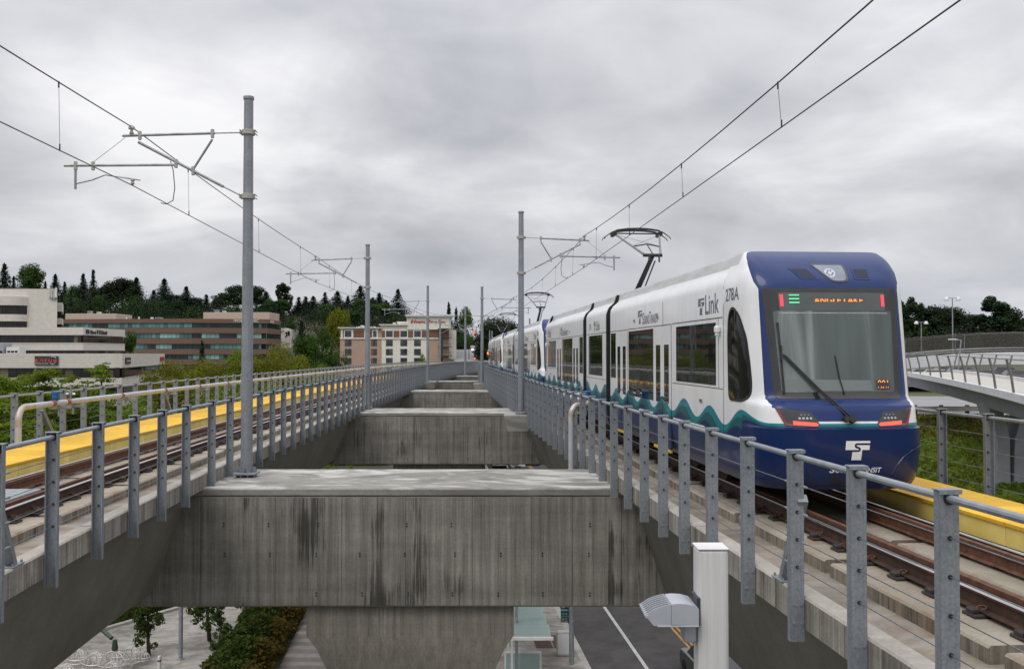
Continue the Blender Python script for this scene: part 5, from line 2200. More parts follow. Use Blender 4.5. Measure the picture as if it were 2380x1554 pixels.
for k in range(5):
    fbox('lettering', F2, 4 + k * 1.1, 4.7 + k * 1.1, .02, .15, zp(748.6), zp(743.4), 'sign_pale', s6)
# small white building beyond
t = thing('white_building', 'small white building with a slanted roof beyond the clinic', 'building', px(664, 800, 370))
a, _, c = px(653, 762, 370)
b = px(677, 0, 370)[0]
MB().prism([(a, GROUND), (b, GROUND), (b, px(0, 765, 370)[2]), (b - 1.6, px(0, 764, 370)[2]), (a + 1.5, c), (a, c)], 370, 384, 'y').build('wall', 'cream_render', t)
MB().bx(a + 1.6, b - .6, 369.6, 369.95, px(0, 797, 370)[2], px(0, 783, 370)[2]).build('porch', 'cream_trim', t)
MB().bx(a + 2.0, a + 2.5, 369.6, 369.97, px(0, 782, 370)[2], px(0, 771, 370)[2]).build('window', 'bronze_glass', t)
MB().bx(b - 1.3, b - .6, 369.6, 369.97, px(0, 779, 370)[2], px(0, 769, 370)[2]).build('window', 'bronze_glass', t)

# --- the hotel
ht = thing('hotel_building', 'tan and ivory hotel with red script lettering on its top', 'building', (-45, 305, GROUND))
Yh = 300
hx = lambda q: (581 + .299 * q - 1190) / 2187 * Yh
hz = lambda q: (822 - (523 + .299 * q)) / 2187 * Yh
MB().bx(hx(700), hx(1025), Yh, Yh + 22, GROUND, hz(800)).build('wall', 'tan_stucco', ht)
MB().bx(hx(1025) + .003, hx(1372), Yh - .45, Yh + 22, GROUND, hz(778)).build('wall', 'ivory_stucco', ht)
MB().bx(hx(1372) + .003, hx(1545), Yh - .1, Yh + 22, GROUND, hz(778)).build('wall', 'tan_stucco', ht)
MB().prism([(hx(1545) + .003, Yh + 1.4), (hx(1602), Yh + 1.4), (hx(1602) * (Yh + 22) / (Yh + 1.4), Yh + 22), (hx(1545) + .003, Yh + 22)], GROUND, hz(815), 'z').build('wall', 'ivory_stucco', ht)
MB().bev(hx(1220), hx(1548), Yh - .8, Yh + 9, hz(812), hz(715), .05).build('sign_wall', 'ivory_stucco', ht)
for (a, b, z0, z1, d) in ((684, 1030, 800, 794, .9), (692, 1028, 806, 800, .55), (1006, 1226, 777, 770, 1.3), (1016, 1222, 784, 777, .9), (1208, 1572, 708, 697, 1.7), (1216, 1560, 716, 708, 1.3), (1134, 1222, 757, 748, -2)):
    MB().bx(hx(a), hx(b), Yh - d, Yh + 10, hz(z0), hz(z1)).build('cornice', 'ivory_trim', ht)
MB().bx(hx(1140), hx(1220), Yh + 2.2, Yh + 9, hz(778), hz(757)).build('roof_block', 'ivory_stucco', ht)
# brown top storey, belt courses
for a, b, d in ((703, 731, .12), (797, 895, .12), (900, 960, .12), (1026, 1052, .57), (1116, 1165, .57), (1229, 1270, .57), (1334, 1372, .57), (1374, 1470, .22), (1500, 1545, .22)):
    MB().bx(hx(a), hx(b), Yh - d, Yh + .5, hz(873), hz(821)).build('brown_panel', 'brown_stucco', ht)
for a, b, d in ((700, 1024, .3), (1026, 1371, .75), (1374, 1470, .4)):
    MB().bx(hx(a), hx(b), Yh - d, Yh + .2, hz(884), hz(875)).build('belt_course', 'ivory_trim', ht)
for a in (714, 797, 895, 988):
    MB().bx(hx(a) - .28, hx(a) + .28, Yh - .2, Yh + .2, hz(874), hz(808)).build('pilaster', 'ivory_trim', ht)
GL = PANE['hotel_glass']


def hotel_window(q, row, d, w=52, dark=False):
    zc = 845 + row * 70
    x0, x1, z1, z0 = hx(q - w / 2), hx(q + w / 2), hz(zc - 24), hz(zc + 25)
    wn = MB().bx(x0, x1, Yh - d - .07, Yh - d + .2, z0, z1).build('window', 'hotel_frame', ht)
    for k in range(2):
        a = x0 + .07 + k * (x1 - x0 - .07) / 2
        b = a + (x1 - x0 - .21) / 2
        inst('pane', GL, wn, ((a + b) / 2, Yh - d - .08, z0 + (z1 - z0) * .64), 0, (b - a, .03, (z1 - z0) * .62))
        inst('pane', GL, wn, ((a + b) / 2, Yh - d - .08, z0 + (z1 - z0) * .17), 0, (b - a, .03, (z1 - z0) * .24))
    if row == 0:
        for u0, u1, v0, v1 in ((x0 - .28, x1 + .28, z1, z1 + .3), (x0 - .28, x0, z0, z1), (x1, x1 + .28, z0, z1), (x0 - .28, x1 + .28, z0 - .25, z0)):
            MB().bx(u0, u1, Yh - d - .06, Yh - d + .1, v0, v1).build('surround', 'ivory_trim', ht)


for row in range(0, 6):
    hotel_window(763, row, .12 if row == 0 else 0)
    hotel_window(972, row, .12 if row == 0 else 0, 30)
    if row:
        MB().bx(hx(940), hx(957), Yh - .06, Yh + .2, hz(845 + row * 70 + 25), hz(845 + row * 70 - 24)).build('brown_panel', 'brown_stucco', ht)
    for q in (1085, 1197, 1303):
        hotel_window(q, row, .57 if row == 0 else .45)
    # balcony doors and balconies
    zc = 845 + row * 70
    MB().bx(hx(1478), hx(1499), Yh - .30, Yh + .2, hz(zc + 30), hz(zc - 24)).build('balcony_door', 'hotel_glass', ht)
    bal = MB().bx(hx(1467), hx(1570), Yh - 1.7, Yh - .1, hz(zc + 33), hz(zc + 28)).build('balcony', 'balcony_dark', ht)
    m = MB().bx(hx(1467), hx(1570), Yh - 1.7, Yh - 1.64, hz(zc + 4), hz(zc + 2))
    for k in range(22):
        x = hx(1467) + (hx(1570) - hx(1467)) * k / 21
        m.bx(x - .02, x + .02, Yh - 1.69, Yh - 1.65, hz(zc + 29), hz(zc + 3))
    m.build('balcony_railing', 'balcony_dark', bal)
MB().bx(hx(1464), hx(1573), Yh - 1.8, Yh - .1, hz(812), hz(803)).build('canopy', 'balcony_dark', ht)
for a, b, z0, z1 in ((820, 838, 794, 786), (852, 872, 794, 778), (873, 900, 794, 785), (930, 960, 794, 785), (1104, 1120, 770, 755)):
    t = thing('rooftop_unit', {820: 'low white unit at the near end of the hotel roof', 852: 'tallest white unit on the hotel roof', 873: 'white unit on the hotel roof beside the tallest one', 930: 'wide white unit on the hotel roof beside the ivory block', 1104: 'small dark unit above the ivory block of the hotel'}[a],
              'rooftop equipment', (hx((a + b) / 2), Yh + 3, hz(z0)))
    MB().bx(hx(a), hx(b), Yh + 2, Yh + 5, hz(z0) - .5, hz(z1)).build('case', 'white_metal', t)
    MB().bx(hx(a) + .2, hx(b) - .2, Yh + 1.97, Yh + 2.1, hz(z0) - .1, hz(z0) + .35).build('vent', 'sign_charcoal', t)
hs = thing('hotel_sign', 'red script lettering on the ivory sign wall of the hotel', 'sign', (hx(1390), Yh - 1, hz(750)))
m = MB()
for s_, a, b, zb, zt_ in (('H', 1252, 1292, 763, 735), ('ampton', 1290, 1362, 768, 741), ('I', 1388, 1404, 760, 735), ('nn', 1402, 1428, 759, 745), ('&', 1437, 1458, 757, 747), ('S', 1462, 1482, 759, 735), ('uites', 1480, 1520, 760, 741)):
    text_on(m, s_, lambda u, v: (hx(a) + u, Yh - .92, hz(zb) + v), hx(b) - hx(a), hz(zt_) - hz(zb), .026, 0, .25)
m.tube([(hx(1262), Yh - .9, hz(742)), (hx(1252), Yh - .9, hz(748)), (hx(1253), Yh - .9, hz(757)), (hx(1268), Yh - .9, hz(764))], .06, 5)
m.tube([(hx(1355), Yh - .9, hz(757)), (hx(1372), Yh - .9, hz(760)), (hx(1384), Yh - .9, hz(756))], .06, 5)
m.build('lettering', 'sign_red', hs)

# ------------------------------------------------------------------ pedestrian bridges by the freeway
mat('bridge_white', (.62, .63, .64), (.55, .56, .57), 1.5, .7)
mat('bridge_grey', (.27, .28, .30), (.22, .23, .25), 1.5, .75)
mat('bridge_deck', (.50, .48, .43), (.43, .41, .37), 1.5, .85)
mat('fence_steel', (.20, .19, .175), (.15, .14, .13), 5, .5, .3)


def mesh_net(nm, cover):
    g = G(nm)
    v = g.co()
    x, y, z = g.sep(g.map(v, (1, 1, 1)))
    t = g.N.new('ShaderNodeBsdfTransparent')
    g.set(base=(.085, .08, .07), rough=.7, spec=.2)
    mx = g.N.new('ShaderNodeMixShader')
    # fine wire net: each opening is far below a pixel, so the cover ratio stands for it
    w = g.math('ADD', g.math('PINGPONG', g.math('ADD', x, y), .03), 0)
    mx.inputs[0].default_value = cover
    g.L.new(t.outputs[0], mx.inputs[1])
    g.L.new(g.p.outputs[0], mx.inputs[2])
    out = [q for q in g.N if q.type == 'OUTPUT_MATERIAL'][0]
    g.L.new(mx.outputs[0], out.inputs[0])
    MT[nm] = g.m


mesh_net('wire_mesh', .07)
mesh_net('dense_wire_mesh', .34)


def foot_bridge(label, A, Bq, bow, zA, zB, width, fasc, fh, girder, post_gap, lean, zarch=0.0, n=24, rail=False, far_only=False):
    t = thing('foot_bridge', label, 'bridge', (A[0], A[1], zA), group=None)
    A, Bq = Vector((*A, 0)), Vector((*Bq, 0))
    d = (Bq - A).normalized()
    nn = Vector((d.y, -d.x, 0))
    if nn.dot(A + Bq) > 0:
        nn = -nn                       # towards the railways

    def P(s, off, dz):
        c = A.lerp(Bq, s) + nn * (bow * 4 * s * (1 - s)) + nn * off
        return Vector((c.x, c.y, zA + (zB - zA) * s + zarch * 4 * s * (1 - s) + dz))
    S = [i / n for i in range(n + 1)]
    MB().loft([[P(s, 0, -fasc), P(s, .22, -fasc), P(s, .22, 0), P(s, 0, 0)] for s in S]).build('edge_beam', 'bridge_white', t)
    MB().loft([[P(s, -width, -fasc), P(s, -width - .22, -fasc), P(s, -width - .22, .12), P(s, -width, .12)] for s in S]).build('edge_beam', 'bridge_white', t)
    MB().loft([[P(s, -.003, -.16), P(s, -.003, -.06), P(s, -width + .003, -.06), P(s, -width + .003, -.16)] for s in S]).build('deck', 'bridge_deck', t)
    if girder:
        MB().loft([[P(s, -.15, -fasc), P(s, -.5, -fasc - girder), P(s, -width + .5, -fasc - girder), P(s, -width + .15, -fasc)] for s in S]).build('girder', 'bridge_grey', t)
    L = (Bq - A).length
    for off, ln in ((.10, lean), (-width - .1, -lean)):
        k = max(2, int(L / post_gap))
        for i in range(k + 1):
            s = i / k
            q = [P(s, off, -.05), P(s, off + ln * .35, fh * .5), P(s, off + ln, fh)]
            MB().tube(q, .05, 6).build('post', 'fence_steel', t)
        MB().grid([[P(s, off + ln * f, fh * f) for f in (0.02, .5, 1)] for s in S]).build('netting', 'dense_wire_mesh' if rail else 'wire_mesh', t)
        MB().tube([P(s, off + ln, fh) for s in S], .022, 5).build('cable', 'fence_steel', t)
        if rail:
            for z in (.30, .55):
                MB().tube([P(s, off - .08, z) for s in S], .035, 6).build('rail', 'bridge_white', t)
    return t, P


A2 = px(2100, 862, 72)
B2 = px(2470, 938, 30.5)
fb, P2 = foot_bridge('pale footbridge with a grey girder sloping across in front of the freeway', A2[:2], B2[:2], -.5, A2[2], B2[2], 3.4, .32, 1.35, .85, 3.9, .26)
# its tapered pier
c = P2(.585, -1.5, 0)
mb = MB()
zt_ = c.z - .9
for sgx in (-1, 1):
    mb.loft([[(c.x + sgx * .42 - .42, c.y - .5, ground_h(c.x, c.y) - 1), (c.x + sgx * .42 + .30, c.y - .5, ground_h(c.x, c.y) - 1), (c.x + sgx * .42 + .30, c.y + .5, ground_h(c.x, c.y) - 1), (c.x + sgx * .42 - .42, c.y + .5, ground_h(c.x, c.y) - 1)],
             [(c.x + sgx * .44 - .30, c.y - .5, -4.2), (c.x + sgx * .44 + .30, c.y - .5, -4.2), (c.x + sgx * .44 + .30, c.y + .5, -4.2), (c.x + sgx * .44 - .30, c.y + .5, -4.2)],
             [(c.x + sgx * .95 - .34, c.y - .6, zt_), (c.x + sgx * .95 + .34, c.y - .6, zt_), (c.x + sgx * .95 + .34, c.y + .6, zt_), (c.x + sgx * .95 - .34, c.y + .6, zt_)]])
mb.bx(c.x - .62, c.x + .62, c.y - .42, c.y + .42, zt_ - .55, zt_)
mb.build('pier', 'bridge_grey', fb)
A3 = px(2080, 835, 104)
B3 = px(2560, 826, 92)
foot_bridge('white arched footbridge with a tall mesh fence behind the sloping one', A3[:2], B3[:2], 1.2, A3[2], B3[2], 3.6, 1.15, 2.1, 0, 6.0, .25, .45, rail=True)
# guard rail along the freeway edge
gr = thing('guard_rail', 'weathered guard rail on dark posts along the freeway edge', 'guard rail', (20, 63.5, -4.3))
MB().grid([[(x, 63.6 - .004 * x, -4.3 + z) for z in (.45, .52, .60, .68, .78)] for x in range(14, 70, 2)]).build('rail', 'kerb_stone', gr)
for k in range(30):
    x = 15 + k * 1.75
    MB().bx(x - .1, x + .1, 63.68 - .004 * x, 63.9 - .004 * x, -4.5, -3.45).build('post', 'bark', gr)

# ------------------------------------------------------------------ trees and planting


def quads_mesh(name, c, n, s, mats, aspect=1.0, mi=None, droop=None):
    """leaf-sized faces: centres c (k,3), normals n (k,3), sizes s (k,)"""
    k = len(c)
    n = n / np.maximum(1e-6, np.linalg.norm(n, axis=1, keepdims=True))
    r = NR.normal(size=(k, 3))
    u = np.cross(n, r)
    u /= np.maximum(1e-6, np.linalg.norm(u, axis=1, keepdims=True))
    w = np.cross(n, u)
    s = s[:, None]
    # a leaf is a bent diamond: five points, two faces
    a = c + u * s * .5 * aspect
    b = c + w * s * .32 + n * s * .07
    d = c - u * s * .5 * aspect
    e = c - w * s * .32 + n * s * .07
    v = np.stack([a, b, d, e], 1).reshape(-1, 3)
    i = np.arange(k) * 4
    f = np.stack([i, i + 1, i + 2, i, i + 2, i + 3], 1).reshape(-1, 3)
    me = bpy.data.meshes.new(name)
    me.vertices.add(len(v))
    me.vertices.foreach_set('co', v.astype(np.float32).ravel())
    me.loops.add(len(f) * 3)
    me.loops.foreach_set('vertex_index', f.astype(np.int32).ravel())
    me.polygons.add(len(f))
    me.polygons.foreach_set('loop_start', (np.arange(len(f)) * 3).astype(np.int32))
    for m in (mats if isinstance(mats, (list, tuple)) else [mats]):
        me.materials.append(M_(m))
    if mi is not None:
        me.polygons.foreach_set('material_index', np.repeat(mi, 2).astype(np.int32))
    me.update(calc_edges=True)
    return me


def limbs(mb, base, h, r, spread, n, seed, lift=.35):
    rr = random.Random(seed)
    ends = []
    tr = [(0, 0, 0)]
    for i in range(1, 6):
        tr.append((rr.uniform(-.03, .03) * h, rr.uniform(-.03, .03) * h, h * i / 5))
    mb.tube(tr, [r * (1 - .17 * i) for i in range(6)], 7)
    for k in range(n):
        z = h * rr.uniform(lift, .95)
        a = 2 * pi * (k * .382 + rr.uniform(-.08, .08))
        ln = spread * rr.uniform(.55, 1.0) * (1.1 - .55 * z / h)
        q0 = Vector((0, 0, z))
        q1 = q0 + Vector((cos(a) * ln * .5, sin(a) * ln * .5, ln * .22))
        q2 = q0 + Vector((cos(a + .2) * ln, sin(a + .2) * ln, ln * rr.uniform(.25, .5)))
        mb.tube([q0, q1, q2], [r * .33, r * .2, r * .07], 5)
        ends += [q1, q2]
    return ends


def broad_mesh(seed, h=1.0, w=.5, n=2600, leaf=.05, lobes=26, mats='dark_leaf', lift=.25, layered=False, big=1.0, shape='round'):
    """a broadleaf: crown of leaf faces gathered into uneven clumps, gaps between; unit height h, half width w"""
    rg = np.random.default_rng(seed)
    mb = MB()
    ends = limbs(mb, (0, 0, 0), h * .86, .022 * h, w * .95, 9, seed, lift + .05)
    cs, rs = [], []
    for e in ends:
        if e.z > lift * h:
            cs.append(e)
            rs.append(w * rg.uniform(.20, .36))
    while len(cs) < lobes:
        t = rg.uniform(0, 1)
        z = h * (lift + (1 - lift) * t * .93)
        pr = {'round': sqrt(max(0, 1 - (2 * t - .92) ** 2 * .92)), 'poplar': .55 + .45 * sin(pi * min(1, t * 1.05 + .05)), 'cone': 1.05 - .9 * t, 'spread': .55 + .6 * t - .55 * max(0, t - .75) * 2}[shape]
        a, q = rg.uniform(0, 2 * pi), w * pr * sqrt(rg.uniform(.15, 1)) * .84
        cs.append(Vector((q * cos(a), q * sin(a), z)))
        rs.append(w * (big * rg.uniform(.17, .34) if not layered else rg.uniform(.07, .17)) * (1.0 if shape != 'poplar' else .8))
    cs = np.array([tuple(c) for c in cs])
    rs = np.array(rs)
    pick = rg.choice(len(cs), n, p=(rs ** 2) / (rs ** 2).sum())
    d = rg.normal(size=(n, 3))
    d /= np.linalg.norm(d, axis=1, keepdims=True)
    rad = rs[pick] * (0.35 + .75 * rg.random(n) ** .6)
    flat = np.array([1, 1, .22 if layered else (.75 if shape != 'poplar' else 1.3)])
    c = cs[pick] + d * rad[:, None] * flat
    nn = d * .8 + rg.normal(size=(n, 3)) * .6 + np.array([0, 0, .55 if not layered else 1.2])
    s = leaf * (.6 + .8 * rg.random(n))
    crown = quads_mesh('crown', c, nn, s, mats)
    trunk = mb.mesh('trunk', 'bark')
    trunk.polygons.foreach_set('use_smooth', [True] * len(trunk.polygons))
    crown['half_width'] = float(np.percentile(np.hypot(c[:, 0], c[:, 1]), 97))
    return crown, trunk


def conifer_mesh(seed, w=.17, n_lev=34, leaf=.045, droop=.35, mats='conifer_green', gappy=.15, bare=.08):
    rg = np.random.default_rng(seed)
    mb = MB()
    mb.tube([(0, 0, 0), (.004, .003, .5), (0, 0, .99)], [.018, .010, .002], 7)
    C, N_, S = [], [], []
    lop = rg.uniform(.82, 1.15, 12)
    for i in range(n_lev):
        t = (i + rg.uniform(-.3, .3)) / n_lev
        z = bare + (1 - bare) * max(0, t)
        ln0 = w * (1.0 - t) ** 1.05 * rg.uniform(.78, 1.12)
        nb = int(10 - 4 * t)
        a0 = rg.uniform(0, 2 * pi)
        for b in range(nb):
            if rg.random() < gappy:
                continue
            a = a0 + 2 * pi * b / nb + rg.uniform(-.2, .2)
            ln = ln0 * lop[int((a % (2 * pi)) / (2 * pi) * 12) % 12] * rg.uniform(.7, 1.15)
            dx, dy = cos(a), sin(a)
            if t < .9:
                mb.tube([(0, 0, z), (dx * ln * .8, dy * ln * .8, z - ln * droop * .5)], [.003, .001], 3, 0, False)
            k = max(3, int(ln / w * 16))
            for j in range(k):
                f = (j + .5) / k
                zz_ = z + ln * (.10 * sin(f * 3) - droop * f * f)
                for q in range(3):
                    C.append((dx * ln * f + rg.normal() * .009, dy * ln * f + rg.normal() * .009, zz_ + rg.normal() * .008 - .012 * q))
                    N_.append((dx * .5 + rg.normal() * .7, dy * .5 + rg.normal() * .7, .75))
                    S.append(leaf * (1.25 - .45 * f) * rg.uniform(.6, 1.2))
    for j in range(10):
        C.append((rg.normal() * .003, rg.normal() * .003, .955 + .05 * j / 10))
        N_.append((rg.normal(), rg.normal(), .2))
        S.append(leaf * .5)
    crown = quads_mesh('crown', np.array(C), np.array(N_), np.array(S), mats, 1.25)
    trunk = mb.mesh('trunk', 'bark')
    crown['half_width'] = w
    return crown, trunk


FIRS = [conifer_mesh(31, .38, 36, .030), conifer_mesh(32, .30, 34, .028, .45, gappy=.22), conifer_mesh(33, .45, 34, .034, .3, gappy=.12), conifer_mesh(34, .26, 36, .027, .5, gappy=.28)]
HALF = {}
DARK = [broad_mesh(41, 1, .32, 8000, .034, 60, 'dark_leaf', .42, big=1.35), broad_mesh(42, 1, .28, 7500, .033, 56, 'dark_leaf', .42, big=1.35), broad_mesh(43, 1, .40, 9000, .036, 64, 'dark_leaf', .45, big=1.3)]
SKY = [broad_mesh(44, 1, .30, 9000, .030, 60, 'mid_leaf', .45, big=1.35), broad_mesh(45, 1, .36, 8000, .032, 56, 'mid_leaf', .5, big=1.3)]
MID = [broad_mesh(51, 1, .40, 9000, .034, 52, 'mid_leaf', .08), broad_mesh(52, 1, .46, 9500, .034, 54, 'mid_leaf', .06)]
POP = [broad_mesh(61, 1, .15, 5000, .036, 44, 'dark_leaf', .06, shape='poplar'), broad_mesh(62, 1, .22, 6000, .038, 52, 'dark_leaf', .06, shape='poplar')]
RND = broad_mesh(63, 1, .62, 7000, .045, 46, 'olive_leaf', .1)


def tree(kind, pair, x, y, z0, h, label, group=None, wsc=1.0, rz=None):
    t = thing(kind, label, 'tree', (x, y, z0), R.uniform(0, 6.28) if rz is None else rz, group)
    for nm, me in zip(('crown', 'trunk'), pair):
        inst(nm, me, t, (0, 0, 0), 0, (h * wsc, h * wsc, h), world=False)
    return t


def skyline(spec, Y, base_dz=-1.0):
    """trees whose tops were surveyed: (x, top y, kind, mesh, width factor, label)"""
    for dx, ty, kind, pair, ws, lab in spec:
        yy = Y + R.uniform(-14, 14)
        x, _, zt_ = px(dx, ty, yy)
        g0 = ground_h(x, yy) + base_dz
        hh = zt_ - g0
        ws *= 2.35 if kind == 'fir_tree' else 1.15
        tree(kind, pair, x, yy, g0, hh, lab, 'trees on the wooded skyline', ws / 2 / 2187 * yy / (hh * pair[0]['half_width']))


skyline([
    (8, 610, 'fir_tree', FIRS[2], 60, 'ragged dark fir at the frame edge over the tower roof'),
    (30, 640, 'fir_tree', FIRS[0], 30, 'shorter dark fir between the edge fir and the round green tree'),
    (73, 615, 'broadleaf_tree', SKY[0], 58, 'round bright green tree standing over the tower roof'),
    (104, 652, 'fir_tree', FIRS[0], 30, 'small dark fir just beyond the round bright green tree'),
    (127, 635, 'fir_tree', FIRS[0], 46, 'pointed dark fir over the antennas of the tower'),
    (149, 653, 'fir_tree', FIRS[2], 36, 'low broad fir beyond the one over the antennas'),
    (173, 664, 'broadleaf_tree', SKY[1], 36, 'low pale green tree between two dark firs'),
    (192, 634, 'fir_tree', FIRS[0], 44, 'pointed fir directly before the thin ragged one'),
    (215, 626, 'fir_tree', FIRS[3], 32, 'thin ragged fir with a crooked top'),
    (240, 662, 'broadleaf_tree', DARK[1], 44, 'low dark tree beyond the thin ragged fir'),
    (281, 650, 'broadleaf_tree', DARK[2], 78, 'wide dark broadleaf with a rounded crown in front of the pointed fir'),
    (316, 643, 'fir_tree', FIRS[0], 56, 'pointed fir rising beside the wide dark broadleaf'),
    (356, 673, 'fir_tree', FIRS[2], 42, 'low fir before the tall fir with drooping boughs'),
    (381, 646, 'fir_tree', FIRS[0], 60, 'tall fir with drooping boughs over the first beige roof block'),
    (405, 684, 'broadleaf_tree', DARK[0], 44, 'low dark tree between two tall firs above the clinic'),
    (432, 664, 'fir_tree', FIRS[0], 50, 'solitary fir above the middle of the clinic'),
    (456, 690, 'broadleaf_tree', DARK[1], 38, 'low dark tree beyond the solitary fir'),
    (479, 683, 'fir_tree', FIRS[1], 36, 'small thin fir above the second beige roof block'),
    (513, 679, 'broadleaf_tree', DARK[1], 36, 'dark narrow broadleaf above the second beige roof block'),
    (551, 663, 'broadleaf_tree', DARK[0], 54, 'tall dark broadleaf partly behind the closest pole'),
    (594, 663, 'broadleaf_tree', DARK[1], 46, 'tall dark broadleaf right beyond the closest pole'),
    (618, 676, 'fir_tree', FIRS[2], 54, 'dark fir shaped tree between the closest pole and the poplars'),
    (645, 657, 'poplar_tree', POP[0], 16, 'narrow poplar, slimmer of a pair'),
    (660, 653, 'poplar_tree', POP[1], 32, 'narrow poplar, fuller of a pair'),
    (694, 689, 'fir_tree', FIRS[1], 36, 'first of the firs between poplars and second pole'),
    (710, 688, 'fir_tree', FIRS[0], 42, 'second of the firs between poplars and second pole'),
    (728, 687, 'fir_tree', FIRS[2], 48, 'broad fir, third after the poplars'),
    (755, 678, 'fir_tree', FIRS[0], 36, 'fourth fir after the poplars, with a sharp tip'),
    (784, 676, 'fir_tree', FIRS[2], 58, 'fifth fir after the poplars, broad and dark'),
    (808, 687, 'fir_tree', FIRS[3], 32, 'slim fir in front of the big fir at the second pole'),
    (837, 663, 'fir_tree', FIRS[2], 66, 'biggest dark fir, beside the second pole'),
    (866, 690, 'fir_tree', FIRS[1], 36, 'slim fir just beyond the second pole'),
    (881, 679, 'fir_tree', FIRS[0], 44, 'fir beyond the second pole before the lone one'),
    (897, 697, 'fir_tree', FIRS[0], 40, 'short fir in the shade of its taller neighbour beyond the second pole'),
    (925, 670, 'fir_tree', FIRS[2], 50, 'lone shapely fir over the hotel roof'),
], 435)
for k, (dx, ty, kind, pair, ws, lab) in enumerate((
    (1043, 700, 'fir_tree', FIRS[2], .55, 'dark fir behind the end of the hotel sign wall'),
    (1060, 712, 'fir_tree', FIRS[0], .6, 'lower dark fir behind the hotel balconies'),
    (1082, 714, 'broadleaf_tree', MID[0], .42, 'airy green tree behind the far pole with two arms'),
)):
    x, yy, zt_ = px(dx, ty, 345)
    g0 = GROUND + 3
    tree(kind, pair, x, yy, g0, zt_ - g0, lab, 'trees behind the hotel', ws)
for dx, ty, ws, pair, lab in ((1140, 747, .62, DARK[2], 'dark round tree behind the far signals, first of four'), (1155, 741, .6, DARK[0], 'dark tree rising highest behind the far signals'), (1172, 749, .6, DARK[2], 'dark round tree behind the third pantograph'), (1195, 758, .6, DARK[0], 'dark low tree over the far train roof')):
    x, yy, zt_ = px(dx, ty, 300)
    tree('broadleaf_tree', pair, x, yy, GROUND + 2, zt_ - GROUND - 2, lab, 'dark trees at the street end', ws)
for dx, ty, Y, hbase, ws, pair, lab in ((1071, 790, 330, -14, .5, DARK[2], 'dark tree between the hotel and the hill road'), (1088, 800, 330, -14, .4, DARK[1], 'narrow dark tree close to the hill road')):
    x, yy, zt_ = px(dx, ty, Y)
    tree('broadleaf_tree', pair, x, yy, hbase, zt_ - hbase, lab, 'dark trees at the hill road', ws)
# fuller trees of the hillside wood, merged with it: they read as one mass
class Wood:
    v, f, m = [], [], []
    n = 0


WM_ = ['dark_leaf', 'mid_leaf', 'conifer_green']
for k in range(52):
    yy = R.uniform(386, 425)
    dx = R.uniform(-10, 930)
    x = px(dx, 0, yy)[0]
    g0 = ground_h(x, yy) - .5
    zt_ = px(0, np.interp(dx, [0, 140, 320, 420, 520, 600, 640, 680, 760, 930], [672, 682, 684, 705, 706, 708, 745, 745, 712, 728]) + R.uniform(0, 26), yy)[2]
    hh = max(8, zt_ - g0)
    f = k % 4 == 0
    pair = R.choice(FIRS) if f else R.choice(DARK + SKY)
    me = pair[0]
    q = np.empty(len(me.vertices) * 3, np.float32)
    me.vertices.foreach_get('co', q)
    q = q.reshape(-1, 3)
    ws = R.uniform(26, 46) * (1.6 if f else 1) / 2 / 2187 * yy / me['half_width']
    an = R.uniform(0, 6.28)
    q = np.stack([(q[:, 0] * cos(an) - q[:, 1] * sin(an)) * ws + x, (q[:, 0] * sin(an) + q[:, 1] * cos(an)) * ws + yy, q[:, 2] * hh + g0], 1)
    fi = np.empty(len(me.polygons) * 3, np.int32)
    me.polygons.foreach_get('vertices', fi)
    Wood.v.append(q)
    Wood.f.append(fi + Wood.n)
    Wood.m.append(np.full(len(me.polygons), WM_.index(me.materials[0].name), np.int32))
    Wood.n += len(q)
wm = bpy.data.meshes.new('wooded_slope')
q = np.concatenate(Wood.v)
fi = np.concatenate(Wood.f)
wm.vertices.add(len(q))
wm.vertices.foreach_set('co', q.astype(np.float32).ravel())
wm.loops.add(len(fi))
wm.loops.foreach_set('vertex_index', fi)
wm.polygons.add(len(fi) // 3)
wm.polygons.foreach_set('loop_start', np.arange(0, len(fi), 3, dtype=np.int32))
for mm in WM_:
    wm.materials.append(M_(mm))
wm.polygons.foreach_set('material_index', np.concatenate(Wood.m))
wm.update(calc_edges=True)
tag(link('woodland', wm), 'mixed tree crowns merging into one wood on the slope behind the clinic', 'woodland', None, 'stuff')
# trees over the freeway
for dx, ty, kind, pair, ws, lab in (
    (2097, 690, 'poplar_tree', POP[1], 44, 'dark columnar tree mostly behind the blue nose of the train'),
    (2127, 683, 'poplar_tree', POP[1], 40, 'columnar dark tree showing right beside the train'),
    (2144, 702, 'fir_tree', FIRS[0], 30, 'small pointed fir beside the columnar tree'),
    (2176, 716, 'broadleaf_tree', DARK[2], 96, 'wide dark broadleaf behind the double lamp'),
    (2222, 728, 'broadleaf_tree', DARK[0], 80, 'dark broadleaf behind the tall lamp mast'),
    (2262, 730, 'broadleaf_tree', DARK[1], 64, 'dark tree with a loose top before the tall columnar one'),
    (2316, 681, 'poplar_tree', POP[1], 62, 'tall columnar dark tree over the white footbridge'),
    (2345, 712, 'broadleaf_tree', DARK[1], 56, 'shoulder tree against the tall columnar dark one'),
    (2372, 738, 'broadleaf_tree', DARK[0], 70, 'dark tree at the frame edge over the white footbridge'),
    (2420, 745, 'broadleaf_tree', DARK[2], 90, 'dark tree just past the frame edge'),
):
    x, yy, zt_ = px(dx, ty, 235 + R.uniform(-8, 8))
    g0 = ground_h(x, yy) - .5
    hh = zt_ - g0
    ws *= 1.8 if kind == 'fir_tree' else 1.4
    tree(kind, pair, x, yy, g0, hh, lab, 'trees beyond the freeway', ws / 2 / 2187 * yy / (hh * pair[0]['half_width']))
